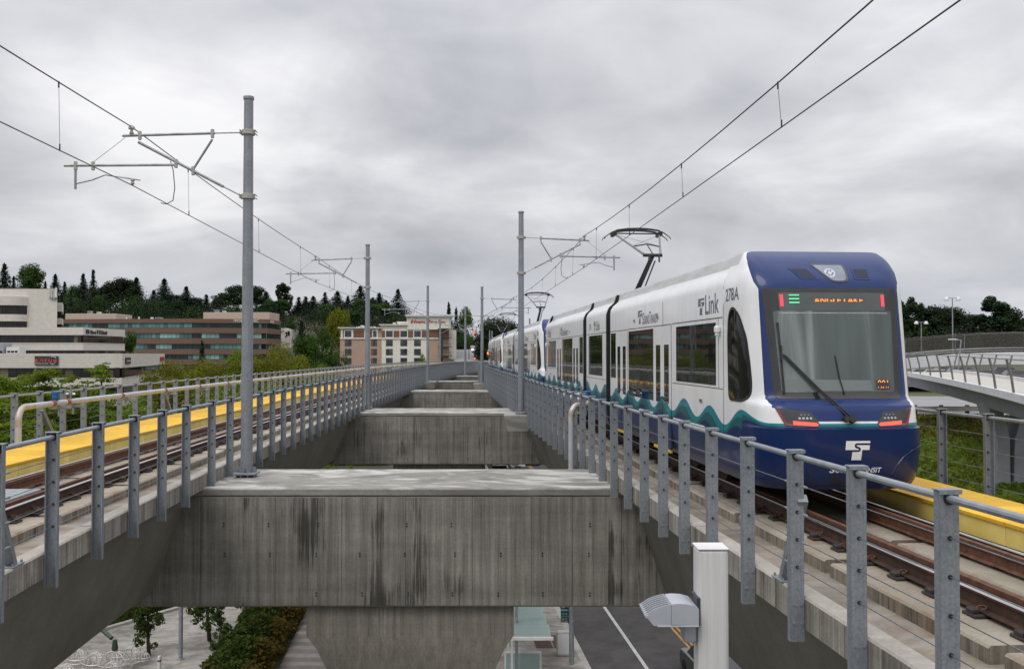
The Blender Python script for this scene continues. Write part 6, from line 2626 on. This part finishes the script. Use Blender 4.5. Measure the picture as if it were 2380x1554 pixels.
# trees between the street and the buildings
for dx, ty, by, Y, kind, pair, ws, lab in (
    (748, 762, 0, 205, 'broadleaf_tree', MID[1], .62, 'big green tree against the hotel end wall'),
    (700, 742, 0, 225, 'fir_tree', FIRS[2], .75, 'dark conifer in front of the small white building'),
    (722, 778, 0, 190, 'broadleaf_tree', MID[0], .6, 'green tree at the foot of the dark conifer'),
    (786, 722, 0, 350, 'round_tree', RND, .55, 'dome shaped yellow green tree below the firs'),
    (676, 735, 0, 380, 'broadleaf_tree', MID[0], .6, 'bushy green tree below the poplars'),
    (470, 789, 0, 180, 'fir_tree', FIRS[2], .55, 'small fir in front of the clinic windows'),
    (298, 770, 0, 235, 'broadleaf_tree', MID[0], .34, 'narrow green tree between the two cream buildings and the clinic'),
):
    x, yy, zt_ = px(dx, ty, Y)
    g0 = ground_h(x, yy)
    tree(kind, pair, x, yy, g0, zt_ - g0, lab, None, ws)
OL = [broad_mesh(71, 1, .36, 17000, .018, 60, ['olive_leaf'], .2), broad_mesh(72, 1, .42, 18000, .018, 64, ['olive_leaf'], .18), broad_mesh(73, 1, .34, 14000, .018, 56, ['fresh_leaf'], .2)]
for k, (dx, ty, Y, pair, ws, lab) in enumerate((
    (395, 838, 118, OL[0], .95, 'yellow green street tree, first beyond the cream corner'),
    (432, 828, 130, OL[1], .8, 'yellow green street tree with a broad crown before the clinic'),
    (478, 836, 122, OL[0], .9, 'yellow green street tree below the small fir'),
    (520, 828, 128, OL[1], .8, 'yellow green street tree in front of the closest pole'),
    (556, 812, 130, OL[2], .85, 'greener street tree hidden behind the closest pole'),
    (606, 806, 130, OL[1], .85, 'tall yellow green street tree just beyond the closest pole'),
    (650, 800, 134, OL[0], .95, 'yellow green street tree, tallest beside the big green tree'),
    (690, 840, 140, OL[1], .8, 'low yellow green street tree beneath the big green tree'),
    (745, 845, 150, OL[2], .8, 'low green street tree near the hotel end wall'),
    (980, 822, 150, OL[2], .28, 'slim fresh green tree tip in front of the hotel windows'),
    (1055, 838, 165, OL[2], .35, 'small fresh green tree tip beneath the hotel balconies'),
)):
    x, yy, zt_ = px(dx, ty, Y)
    tree('street_tree', pair, x, yy, GROUND, zt_ - GROUND, lab, 'street trees beyond the yellow walkway', ws)
NEAR = [broad_mesh(81, 1, .34, 26000, .0125, 190, ['fresh_leaf'], .2, layered=True, shape='round'), broad_mesh(82, 1, .30, 22000, .0125, 170, ['fresh_leaf'], .2, layered=True, shape='round'), broad_mesh(83, 1, .24, 10000, .0125, 130, ['fresh_leaf'], .2, layered=True, shape='cone')]
for dx, ty, Y, pair, ws, lab in (
    (-25, 838, 56, NEAR[0], .95, 'fresh green layered tree at the frame edge by the cream building'),
    (62, 842, 62, NEAR[1], .9, 'fresh green layered tree under the dark orange sign'),
    (122, 828, 60, NEAR[0], .85, 'fresh green layered tree reaching the parapet between the signs'),
    (232, 806, 62, NEAR[2], 1.0, 'loose upright green tree in front of the cream corner'),
    (185, 880, 66, NEAR[1], .8, 'lower green tree between the two layered ones'),
    (330, 905, 74, NEAR[0], .8, 'low green tree behind the white fire pipe'),
    (20, 900, 48, NEAR[1], 1.1, 'low green tree behind the bend of the white fire pipe'),
):
    x, yy, zt_ = px(dx, ty, Y)
    tree('young_tree', pair, x, yy, GROUND, zt_ - GROUND, lab, 'fresh green trees by the cream building', ws)

# wood that fills the hillside behind the single trees


def woodland(name, label_kind, pts, mats, n, leaf, seed):
    rg = np.random.default_rng(seed)
    c = np.array([p[:3] for p in pts])
    r = np.array([p[3] for p in pts])
    pk = rg.choice(len(c), n, p=r ** 2 / (r ** 2).sum())
    d = rg.normal(size=(n, 3))
    d /= np.linalg.norm(d, axis=1, keepdims=True)
    d[:, 2] = np.abs(d[:, 2]) * 1.1 - .15
    q = c[pk] + d * (r[pk] * (.75 + .3 * rg.random(n)))[:, None] * np.array([1, 1, 1.25])
    mi = (rg.random(len(c)) * len(mats)).astype(int)[pk] if len(mats) > 1 else None
    me = quads_mesh(name, q, d + rg.normal(size=(n, 3)) * .45 + np.array([0, 0, .3]), leaf * (.6 + .8 * rg.random(n)), mats, 1.0, mi)
    o = link(name, me)
    return tag(o, label_kind, 'woodland', None, 'stuff')


pts = []
for i in range(620):
    y = R.uniform(372, 470)
    x = R.uniform(-.58, -.052) * y
    g0 = ground_h(x, y)
    dxx = x / y * 2187 + 1190
    top = px(0, np.interp(dxx, [0, 140, 320, 420, 520, 622, 642, 678, 698, 760, 1000, 1150], [690, 700, 702, 722, 718, 722, 752, 752, 724, 722, 752, 790]), y)[2] + R.uniform(-5, 1)
    for z in ([top - R.uniform(2, 4)] + [R.uniform(g0, top - 4) for _ in range(1)]):
        pts.append((x, y, z, R.uniform(3.0, 6.5)))
woodland('woodland', 'dark wooded hillside filling the space behind the clinic and hotel', pts, ['dark_leaf', 'conifer_green', 'dark_leaf', 'conifer_green', 'dark_leaf', 'mid_leaf'], 130000, .62, 91)
pts = []
for i in range(150):
    y = R.uniform(215, 262)
    x = px(R.uniform(2060, 2620), 0, y)[0]
    g0 = ground_h(x, y)
    top = px(0, 772, y)[2] + R.uniform(-2.5, 1.0)
    pts.append((x, y, top - 2.5, R.uniform(2.0, 4.2)))
    pts.append((x, y, R.uniform(g0, max(g0 + .5, top - 3)), R.uniform(2.0, 4.2)))
woodland('woodland', 'dark wood beyond the freeway under the single trees', pts, ['dark_leaf', 'conifer_green', 'dark_leaf', 'dark_leaf', 'mid_leaf'], 42000, .6, 92)
# low greenery at the foot of the street trees so the ground between them is planted
pts = []
for i in range(260):
    y = R.uniform(95, 175)
    x = px(R.uniform(380, 800), 0, y)[0]
    pts.append((x, y, GROUND + R.uniform(.5, 9.5), R.uniform(1.6, 3.4)))
woodland('undergrowth', 'yellow green planting between the street trees', pts, ['olive_leaf', 'fresh_leaf', 'olive_leaf', 'mid_leaf'], 60000, .30, 93)

pts = []
for i in range(150):
    y = R.uniform(58, 92)
    x = px(R.uniform(-80, 345), 0, y)[0]
    top = px(0, np.interp(x / y * 2187 + 1190, [0, 100, 250, 345], [905, 900, 945, 930]), y)[2]
    pts.append((x, y, R.uniform(GROUND + 3, top - .6), R.uniform(.8, 1.7)))
woodland('undergrowth', 'fresh green bushes under the layered trees', pts, ['fresh_leaf', 'fresh_leaf', 'mid_leaf'], 42000, .20, 94)

# grass on the bank
n = 60000
rg = np.random.default_rng(95)
x = rg.uniform(13, 52, n)
y = 24 + 40 * rg.random(n) ** .8
z = np.array([ground_h(a, b) for a, b in zip(x, y)])
ang = rg.uniform(0, 2 * pi, n)
c = np.stack([x, y, z + .10], 1)
nn = np.stack([np.cos(ang), np.sin(ang), rg.uniform(.0, .7, n)], 1)
mi = (rg.random(n) < np.where(y > 57, .5, .04)).astype(int)
me = quads_mesh('grass', c, nn, rg.uniform(.16, .5, n), ['grass_blade', 'rust_leaf'], 1.0, mi)
tag(link('grass', me), 'rough green and russet grass on the bank beside the freeway', 'grass', None, 'stuff')
# lawn by the plaza
n = 9000
y = rg.uniform(46, 70, n)
x = np.interp(y, [46, 56, 63, 70], [-25.5, -19.6, -16.2, -13.5]) - rg.uniform(.05, 5.5, n)
c = np.stack([x, y, np.full(n, GROUND + .12)], 1)
ang = rg.uniform(0, 2 * pi, n)
nn = np.stack([np.cos(ang), np.sin(ang), rg.uniform(0, .8, n)], 1)
me = quads_mesh('lawn', c, nn, rg.uniform(.2, .45, n), ['lawn_blade'])
tag(link('lawn', me), 'dark green lawn beside the pale plaza', 'lawn', None, 'stuff')
# planted strip beside the boardwalk
n = 26000
y = rg.uniform(40, 66, n)
v = rg.random(n)
xe = -11.45 - .075 * (y - 50)
x = xe - .1 - 2.9 * v
hgt = .35 + 1.25 * np.sin(np.clip(v, 0, 1) * pi * .8 + .25) + .35 * np.sin(y * 1.7 + v * 5)
z = GROUND + np.clip(hgt, .2, 2) * np.sqrt(rg.random(n))
mi = (rg.random(n) < np.where(v < .28, .8, .06) + .5 * ((np.sin(y * .9 + 2) > .8) & (v > .6))).astype(int)
c = np.stack([x, y, z], 1)
nn = rg.normal(size=(n, 3)) * .7 + np.array([0, 0, .6])
me = quads_mesh('hedge', c, nn, rg.uniform(.10, .26, n), ['hedge_leaf', 'rust_leaf'], 1.3, mi)
tag(link('hedge', me), 'mixed green and russet planting beside the boardwalk', 'hedge', None, 'stuff')
YNG = [broad_mesh(85, 1, .22, 4600, .030, 60, ['hedge_leaf'], .08, shape='cone', big=.9), broad_mesh(86, 1, .19, 3800, .030, 52, ['hedge_leaf'], .08, shape='cone', big=.9)]
for x, y, h, pair, lab in ((-18.0, 47.0, 4.6, YNG[0], 'young dark leaved tree beside the wire domes'), (-15.8, 49.5, 5.4, YNG[0], 'young dark leaved tree behind the grey plaza post'), (-14.9, 53.5, 5.0, YNG[1], 'slender young tree at the planting edge'), (-14.3, 46.5, 3.2, YNG[1], 'short young tree in the planted strip')):
    tree('young_tree', pair, x, y, GROUND, h, lab, 'young trees on the plaza', 1.0)

# ------------------------------------------------------------------ street and plaza furniture
# white square lamp column close to the camera
LX, LY, LT = 1.68, 8.0, -1.625
lp = thing('lamp_column', 'white square lamp column with a grey flood light, standing closest of all', 'lamp column', (LX, LY, GROUND))
mat('column_white', (.62, .62, .605), (.50, .50, .485), 2.2, .6, bump=.08, stretch=(9, 9, .25), detail=8)
mat('lamp_grey', (.42, .44, .48), (.37, .39, .43), 4, .4, .15)
mat('lamp_dark', (.035, .038, .045), (.028, .03, .036), 4, .5)
T = Matrix.Translation((LX, LY, 0))
MB().bev(-.125, .125, -.125, .125, GROUND, LT - .008, .022, 0, T).build('shaft', 'column_white', lp)
MB().bev(-.131, .131, -.131, .131, LT - .008, LT + .006, .006, 0, T).build('cap', 'white_metal', lp)
zc = LT - .49
lum = thing('flood_light', None, None)
lum.parent = lp
TT = Matrix.Translation((LX - .125, LY - .06, zc))
prof = [(-.02, -.115), (-.02, .02), (-.05, .045), (-.12, .062), (-.19, .066), (-.245, .060), (-.245, -.105)]
MB().prism(prof, -.17, .17, 'y', 0, TT).build('housing', 'lamp_grey', lum)
prof = [(-.248, -.115), (-.248, .050), (-.31, .038), (-.38, .012), (-.455, -.035), (-.42, -.08), (-.39, -.115)]
MB().prism(prof, -.169, .169, 'y', 0, TT).build('fin_block', 'lamp_grey', lum)
prof = [(-.262, .030), (-.262, .0512), (-.31, .0410), (-.38, .0150), (-.440, -.022), (-.430, -.034), (-.37, -.002), (-.31, .022)]
MB().prism(prof, -.158, .158, 'y', 0, TT).build('fin_recess', 'lamp_dark', lum)
for k in range(7):
    y = -.168 + k * .0545
    pr = [(-.25, .045), (-.25, .062), (-.31, .050), (-.385, .024), (-.466, -.028), (-.460, -.040), (-.38, .006), (-.31, .032)]
    MB().prism(pr, y, y + .011, 'y', 0, TT).build('cooling_fin', 'lamp_grey', lum)
MB().bev(-.46, -.43, -.173, .173, -.058, -.024, .008, 0, TT).build('front_edge', 'lamp_grey', lum)
MB().bev(-.36, -.02, -.173, .173, -.125, -.112, .004, 0, TT).build('lens_plate', 'lamp_grey', lum)
MB().bev(-.02, .012, -.07, .17, -.14, .09, .006, 0, TT).build('mount', 'lamp_dark', lum)
MB().bev(-.12, -.004, -.02, .14, -.30, -.128, .015, 0, TT).build('driver_box', 'lamp_grey', lum)

# bus stop pole with its route sign
X, Y = 2.86, 45.5
st = thing('bus_stop_pole', 'grey street pole with a teal route sign, on the pavement edge', 'street pole', (X, Y, GROUND))
MB().lathe((X, Y, GROUND), [(.22, 0), (.22, .10), (.12, .14), (.115, 5), (.10, 9.2)], 14).build('shaft', 'pale_galvanised', st)
MB().lathe((X, Y, GROUND), [(.24, .001), (.24, .05), (.16, .1)], 10).build('base_plate', 'white_metal', st)
zs0, zs1 = GROUND + 2.12, GROUND + 2.84
mat('sign_teal', (.01, .16, .18), (.01, .13, .15), 4, .5)
mat('sign_navy', (.006, .014, .025), (.005, .010, .018), 4, .5)
sb = MB().bx(X - .52, X - .13, Y - .02, Y + .02, zs0, zs1).build('sign_board', 'sign_navy', st)
for f0, f1 in ((.30, .42), (.66, .80)):
    MB().bx(X - .52, X - .13, Y - .026, Y - .0205, zs0 + f0 * .8, zs0 + f1 * .8).build('route_band', 'sign_teal', sb)
m = MB()
for s_, f, w_ in (('226', .86, .15), ('B Line', .70, .28), ('532 535', .48, .28), ('550 271', .17, .28), ('271 556', .04, .28)):
    text_on(m, s_, lambda u, v: (X - .48 + u, Y - .028, zs0 + f * .8 + v), w_, .065, .0)
m.build('route_lettering', 'sign_pale', sb)
# white cabinet behind the pole
x, y = 2.62, 46.6
t = thing('utility_cabinet', 'white upright cabinet on the pavement behind the route sign pole', 'cabinet', (x, y, GROUND + .13))
MB().bev(x - .42, x + .42, y, y + .35, GROUND + .13, GROUND + 1.35, .05).build('case', 'kerb_stone', t)
MB().bx(x - .36, x + .36, y - .012, y - .001, GROUND + .25, GROUND + 1.25).build('door', 'bridge_white', t)
# bus shelter with a pale glass roof
bs = thing('bus_shelter', 'bus shelter with a pale green glass roof beside the column', 'bus shelter', (1.1, 47, GROUND + .13))
mat('frosted_glass', (.30, .40, .385), (.26, .36, .345), 2, .3, coat=.5)
z = GROUND + 2.75
for k in range(6):
    y0 = 40.9 + k * 1.9
    sl = -.06 * (y0 - 41)
    MB().bx(-.2 + sl, 1.68 + sl, y0, y0 + 1.87, z, z + .04).build('roof_panel', 'frosted_glass', bs)
MB().bx(-.2, 1.78, 40.74, 40.88, z - .06, z + .06).build('roof_beam', 'white_metal', bs)
for k in range(3):
    y0 = 42.2 + k * 3
    sl = -.06 * (y0 - 41)
    MB().bx(.02 + sl, .12 + sl, y0, y0 + .1, GROUND + .13, z).build('post', 'white_metal', bs)
m = MB().bx(-.35, 1.35, 43.4, 43.47, GROUND + 1.3, GROUND + 1.38).bx(-.35, -.27, 43.4, 43.47, GROUND + .14, GROUND + 1.3).bx(1.27, 1.35, 43.4, 43.47, GROUND + .14, GROUND + 1.3)
m.build('screen_frame', 'white_metal', bs)
MB().bx(-.265, 1.265, 43.42, 43.44, GROUND + .3, GROUND + 1.295).build('screen_glass', 'frosted_glass', bs)
# street lamp beside the shelter
x, y = .2, 43.0
t = thing('street_lamp', 'slim street lamp with a flat head over the shelter roof', 'street lamp', (x, y, GROUND + .13))
MB().tube([(x, y, GROUND + .13), (x, y, GROUND + 3.65)], .065, 10).build('shaft', 'pale_galvanised', t)
MB().tube([(x, y, GROUND + 3.6), (x + .35, y, GROUND + 3.85)], .035, 6).build('bracket', 'pale_galvanised', t)
MB().bev(x + .3, x + .95, y - .14, y + .14, GROUND + 3.80, GROUND + 3.88, .02).build('lamp_head', 'pale_galvanised', t)
MB().lathe((x + .4, y, GROUND + 3.88), [(.05, 0), (.05, .08), (.02, .1)], 8).build('sensor', 'black_rubber', t)
# posts on the plaza
for x, y, h, lab in ((-16.3, 46.6, 7.5, 'grey plaza post between the young trees'), (-14.6, 51.5, 7.5, 'grey plaza post standing in the planted strip')):
    t = thing('light_post', lab, 'light post', (x, y, GROUND), group='grey posts on the plaza')
    MB().tube([(x, y, GROUND), (x, y, GROUND + h)], .10, 10).build('shaft', 'pale_galvanised', t)
    MB().lathe((x, y, GROUND), [(.2, 0), (.2, .05), (.11, .08)], 10).build('base_plate', 'pale_galvanised', t)
    MB().lathe((x, y, GROUND + h), [(.11, 0), (.2, .05), (.2, .2), (.05, .25)], 10).build('lamp_head', 'pale_galvanised', t)
t = thing('bollard', 'short white banded bollard by the young tree', 'bollard', (-16.6, 44.6, GROUND))
MB().lathe((-16.6, 44.6, GROUND), [(.09, 0), (.09, .75), (.08, .8)], 12).build('shaft', 'column_white', t)
MB().lathe((-16.6, 44.6, GROUND + .55), [(.092, 0), (.092, .08)], 12).build('band', 'sign_charcoal', t)


# wire dome sculptures
def dome(x, y, r, z, label, hang=False):
    t = thing('wire_dome', label, 'sculpture', (x, y, z), group='wire domes on the plaza')
    for zz in (0.0, .32):
        q = r * sqrt(max(0, 1 - (zz / 1.0) ** 2))
        MB().tube([(x + q * cos(a), y + q * sin(a), z + zz * r) for a in [2 * pi * k / 24 for k in range(25)]], .024, 4, 0, False).build('hoop', 'bare_wire_metal', t)
    for k in range(13):
        a = 2 * pi * k / 13
        MB().tube([(x + r * cos(a) * cos(b), y + r * sin(a) * cos(b), z + r * sin(b)) for b in [pi / 2 * j / 6 for j in range(7)]], .018, 4, 0, False).build('rib', 'bare_wire_metal', t)
    MB().lathe((x, y, z + r * .97), [(.12, 0), (.10, .06), (.03, .08)], 8).build('crown_ring', 'bare_wire_metal', t)
    return t


for dx, dy, r, lab in ((273, 1527, .78, 'wire dome hanging from the dark green arm, biggest of the domes'), (267, 1538, .46, 'smallest wire dome, below the hanging one'), (230, 1523, .60, 'wire dome between the hanging one and the lawn kerb'),
                       (311, 1510, .60, 'wire dome behind the hanging one'), (338, 1508, .34, 'little wire dome touching the young tree'), (190, 1512, .52, 'wire dome in front of the lawn kerb'), (160, 1545, .48, 'wire dome partly behind the dark girder')):
    Y = 15 * 2187 / (dy + 8 - 822) * .97
    x, y, z = px(dx, dy, Y)
    dome(x, y, r, GROUND + .25, lab)
x, y, _ = px(273, 1527, 15 * 2187 / (1535 - 822) * .97)
t = thing('sculpture_mast', 'dark green curved arm that holds the biggest wire dome', 'sculpture', (x - 5, y + 2, GROUND))
MB().tube([(x - 5.5, y + 3, GROUND), (x - 5.2, y + 2.8, GROUND + 1.6), (x - 3.2, y + 1.8, GROUND + 2.35), (x - 1.2, y + .6, GROUND + 2.15), (x - .15, y, GROUND + 1.62)], [.22, .2, .17, .13, .1], 8).build('arm', 'dark_green_metal', t)
MB().lathe((x, y, GROUND + 1.05), [(.12, 0), (.16, .1), (.10, .5)], 8).build('arm_tip', 'dark_green_metal', t)

# ------------------------------------------------------------------ vehicles
mat('car_white', (.72, .72, .72), (.68, .68, .68), 2, .25, coat=.8)
mat('car_black', (.012, .012, .014), (.02, .02, .022), 2, .25, coat=.8)
mat('car_grey', (.12, .125, .13), (.10, .105, .11), 2, .25, coat=.8)
mat('car_silver', (.42, .43, .44), (.38, .39, .4), 2, .25, .2, coat=.8)
mat('car_glass', (.012, .014, .016), (.02, .022, .024), 2, .05, coat=1.0)
mat('car_lamp', (.65, .66, .68), (.5, .5, .5), 6, .15, coat=1)
mat('bus_red', (.20, .016, .025), (.16, .014, .02), 2, .35, coat=.5)
mat('signal_yellow', (.45, .27, .03), (.4, .24, .03), 3, .5)
mat('signal_red_light', (.6, .02, .02), None, 3, .4, em=(1, .03, .04), ems=2.5)
mat('signal_orange_light', (.6, .15, .02), None, 3, .4, em=(1, .16, .015), ems=3.0)
mat('warm_light', (.7, .6, .4), None, 3, .4, em=(1, .75, .5), ems=2.0)


def car(x, y, z, rz, paint, label, suv=True):
    t = thing('parked_car', label, 'car', (x, y, z), rz, 'cars on the roads')
    L, w = 4.6, .93
    h1, h2 = (1.0, 1.70) if suv else (.88, 1.42)
    side = [(-L / 2, .35), (-L / 2 + .05, .75), (-L / 2 + .2, h1), (-L / 2 + 1.05, h1 + .05), (L / 2 - .3, h1 + .02), (L / 2 - .03, .8), (L / 2, .35), (L / 2 - .3, .22), (-L / 2 + .3, .22)]
    m = MB()
    rows = []
    for k, (xx, ins) in enumerate(((-w, .12), (-w + .10, 0), (w - .10, 0), (w, .12))):
        rows.append([(xx, a * (1 - ins * .12), b - (ins * .4 if b > .6 else 0)) for a, b in side])
    m.loft(rows)
    m.build('body', paint, t, world=False)
    cab = [(-L / 2 + .95, h1 + .02), (-L / 2 + 1.75, h2), (L / 2 - .9, h2), (L / 2 - .25, h1 + .02)]
    m = MB().loft([[(s * w * .90, a, b) if b < h1 + .1 else (s * w * .72, a, b) for a, b in cab] for s in (-1, 1)])
    m.build('cabin_glass', 'car_glass', t, world=False)
    MB().bev(-w * .72, w * .72, -L / 2 + 1.72, L / 2 - .88, h2 - .02, h2 + .05, .03).build('roof', paint, t, world=False)
    for sx in (-1, 1):
        for yy in (-L / 2 + .85, L / 2 - .85):
            MB().tube([(sx * (w - .2), yy, .33), (sx * (w + .01), yy, .33)], .34, 14).build('wheel', 'black_rubber', t, world=False)
        MB().bev(sx * .72 - .17, sx * .72 + .17, -L / 2 + .02, -L / 2 + .12, .66, .82, .02).build('headlight', 'car_lamp', t, world=False)
        MB().bev(sx * .74 - .14, sx * .74 + .14, L / 2 - .10, L / 2 + .0, .72, .95, .02).build('tail_light', 'bus_red', t, world=False)
        MB().bev(sx * .16 - .13, sx * .16 + .13, -L / 2 - .015, -L / 2 + .1, .55, .80, .02).build('grille', 'black_rubber', t, world=False)
    return t


mb = None
car(2.75, 129, GROUND, 0.08, 'car_white', 'white car on the street seen between two cross beams')
car(.6, 122, GROUND, 0.08, 'car_grey', 'dark grey car beside the white one on the street', False)
car(-1.8, 126, GROUND, 0.08, 'car_silver', 'pale car seen in the gap beneath the second cross beam', False)
car(9.15, 43.2, GROUND, pi + .09, 'car_black', 'black car behind the foot of the white lamp column')
for dx, dy, Y, paint, rz, lab, suv in ((2182, 873, 116, 'car_white', 1.3, 'white car behind the footbridge, first from the train', False), (2205, 866, 122, 'car_black', 1.5, 'black van behind the footbridge near the tall lamp mast', True), (2238, 876, 118, 'car_black', 1.5, 'black car behind the footbridge next to the van', True),
                                      (2268, 884, 112, 'car_silver', 1.55, 'silver car behind the footbridge posts', False), (2300, 888, 110, 'car_black', 1.5, 'dark car beyond the silver one', False), (2338, 876, 118, 'car_black', 1.5, 'black car towards the frame edge', True), (2370, 882, 112, 'car_grey', 1.5, 'grey car at the frame edge', False), (2150, 862, 125, 'car_silver', 1.5, 'silver car just visible beside the train', False)):
    x, y, z = px(dx, dy, Y)
    car(x, y, ground_h(x, y), rz, paint, lab, suv)
# black vehicle and white lorry glimpsed between the beams
x, y, z = px(815, 1080, 128)
t = thing('black_bus', 'long black vehicle glimpsed under the second cross beam', 'bus', (x, y, GROUND))
MB().bev(x - 5.2, x + 5.2, y - 1.2, y + 1.2, GROUND + .4, GROUND + 2.6, .15).build('body', 'car_black', t)
MB().bx(x - 4.6, x + 4.6, y - 1.215, y - 1.203, GROUND + 1.4, GROUND + 2.2).build('window_band', 'car_glass', t)
for dx in (-3.6, 3.4):
    MB().tube([(x + dx, y - 1.22, GROUND + .45), (x + dx, y - .9, GROUND + .45)], .45, 14).build('wheel', 'black_rubber', t)
x, y, z = px(1170, 1076, 131)
t = thing('white_van', 'white van glimpsed beside the second pier', 'van', (x, y, GROUND))
MB().bev(x - 1.6, x + 1.6, y - 1, y + 4, GROUND + .4, GROUND + 2.4, .15).build('body', 'car_white', t)
MB().bx(x - 1.2, x + 1.2, y - 1.012, y - 1.002, GROUND + 1.4, GROUND + 2.0).build('windscreen', 'car_glass', t)
for dx in (-1.2, 1.2):
    MB().tube([(x + dx, y - .4, GROUND + .38), (x + dx + .25, y - .4, GROUND + .38)], .38, 12).build('wheel', 'black_rubber', t)

# bus on the hill road
x, y, z = px(1110.5, 839, 300)
t = thing('city_bus', 'dark red and blue bus on the hill road', 'bus', (x, y, z))
MB().bev(x - 1.35, x + 1.35, y, y + 11, z + .35, z + 3.3, .15).build('body', 'mask_dark' if 'mask_dark' in MT else 'sign_navy', t)
MB().bx(x - 1.25, x + 1.25, y - .03, y - .004, z + .45, z + 1.3).build('lower_panel', 'bus_red', t)
MB().bx(x - 1.2, x + 1.2, y - .03, y - .004, z + 2.05, z + 2.55).build('windscreen', 'car_glass', t)
m = MB()
for k in range(4):
    m.bx(x - .7 + k * .36, x - .42 + k * .36, y - .05, y - .032, z + 1.55, z + 1.95)
m.build('route_lettering', 'sign_pale', t)
MB().bev(x - 1.2, x + 1.2, y + .2, y + 8, z + 3.3, z + 3.6, .1).build('roof_unit', 'white_metal', t)
for sx in (-1, 1):
    MB().bx(x + sx * .95 - .22, x + sx * .95 + .22, y - .05, y - .03, z + .75, z + 1.0).build('tail_light', 'signal_orange_light', t)
    MB().tube([(x + sx * 1.1, y + 2, z + .45), (x + sx * 1.36, y + 2, z + .45)], .45, 12).build('wheel', 'black_rubber', t)


def signal(dx, dy, Y, light, label, base):
    x, y, z = px(dx, dy, Y)
    t = thing('traffic_signal', label, 'traffic light', (x, y, base), group='signals at the street end')
    MB().bev(x - .25, x + .25, y - .1, y + .2, z - .9, z + .45, .04).build('signal_head', 'signal_yellow' if light is None else 'sign_charcoal', t)
    if light:
        MB().tube([(x, y - .16, z), (x, y - .09, z)], .30, 12).build('lit_lamp', light, t)
    MB().tube([(x + .3, y + .25, base), (x + .3, y + .25, z + .8)], .09, 8).build('mast', 'pale_galvanised', t)
    return t


signal(1103, 773.5, 300, 'signal_red_light', 'red signal over the hill road', -6)
signal(1135, 820.5, 215, 'signal_orange_light', 'glowing orange signal at the tail of the train', -9)
signal(1112, 790, 340, None, 'yellow signal box above the hill road', -2)
signal(1098.5, 812, 262, 'warm_light', 'signal with a small warm light beside the bus', -8)
# utility poles and spans far behind
for k, (dx, ty, Y, lab) in enumerate(((1099, 763, 350, 'utility pole nearest the airy green tree'), (1107, 757, 370, 'utility pole in the middle of the far cluster'), (1118, 752, 380, 'utility pole with a cross arm behind the far poles'), (1090, 795, 300, 'short pole beside the red signal'))):
    x, y, z = px(dx, ty, Y)
    t = thing('utility_pole', lab, 'utility pole', (x, y, -6), group='far utility poles')
    MB().tube([(x, y, -10), (x, y, z)], [.16, .11], 7).build('shaft', 'bark', t)
    if k < 3:
        MB().bx(x - 1.2, x + 1.2, y - .06, y + .06, z - .7, z - .55).build('cross_arm', 'bark', t)
        for s in (-1, 0, 1):
            MB().tube([(x + s, y, z - .55), (x + s, y, z - .3)], .06, 5).build('insulator', 'cast_fitting', t)

# lamp masts by the freeway
for dx, ty, by, Y, kind, lab in ((2141.5, 748, 812, 150, 2, 'slim lamp with two white heads close to the train'), (2214.5, 692, 872, 125, 2, 'tall lamp mast with two heads beyond the footbridge'), (2234, 789, 875, 78, 1, 'leaning single lamp standing on the sloping footbridge')):
    x, y, z = px(dx, ty, Y)
    b = px(dx, by, Y)[2] - .3
    t = thing('lamp_mast', lab, 'lamp', (x, y, b), group='lamps by the freeway')
    off = -.35 if kind == 1 else 0
    MB().tube([(x + off, y, b), (x, y, z)], [.10 if kind == 2 else .07, .07 if kind == 2 else .05], 8).build('shaft', 'pale_galvanised', t)
    for sx in ((-1, 1) if kind == 2 else (-1,)):
        MB().tube([(x, y, z - .05), (x + sx * (.75 if kind == 2 else .9), y, z + .05)], .045, 6).build('bracket', 'pale_galvanised', t)
        if kind == 2:
            MB().lathe((x + sx * .78, y, z - .35), [(.32, 0), (.34, .12), (.22, .4), (.10, .48)], 12).build('lamp_head', 'white_metal', t)
        else:
            MB().bev(x - 1.05, x - .35, y - .12, y + .12, z - .02, z + .06, .02).build('lamp_head', 'white_metal', t)
# short dark stake behind the third beam
x, y, z = px(1163, 905, 78)
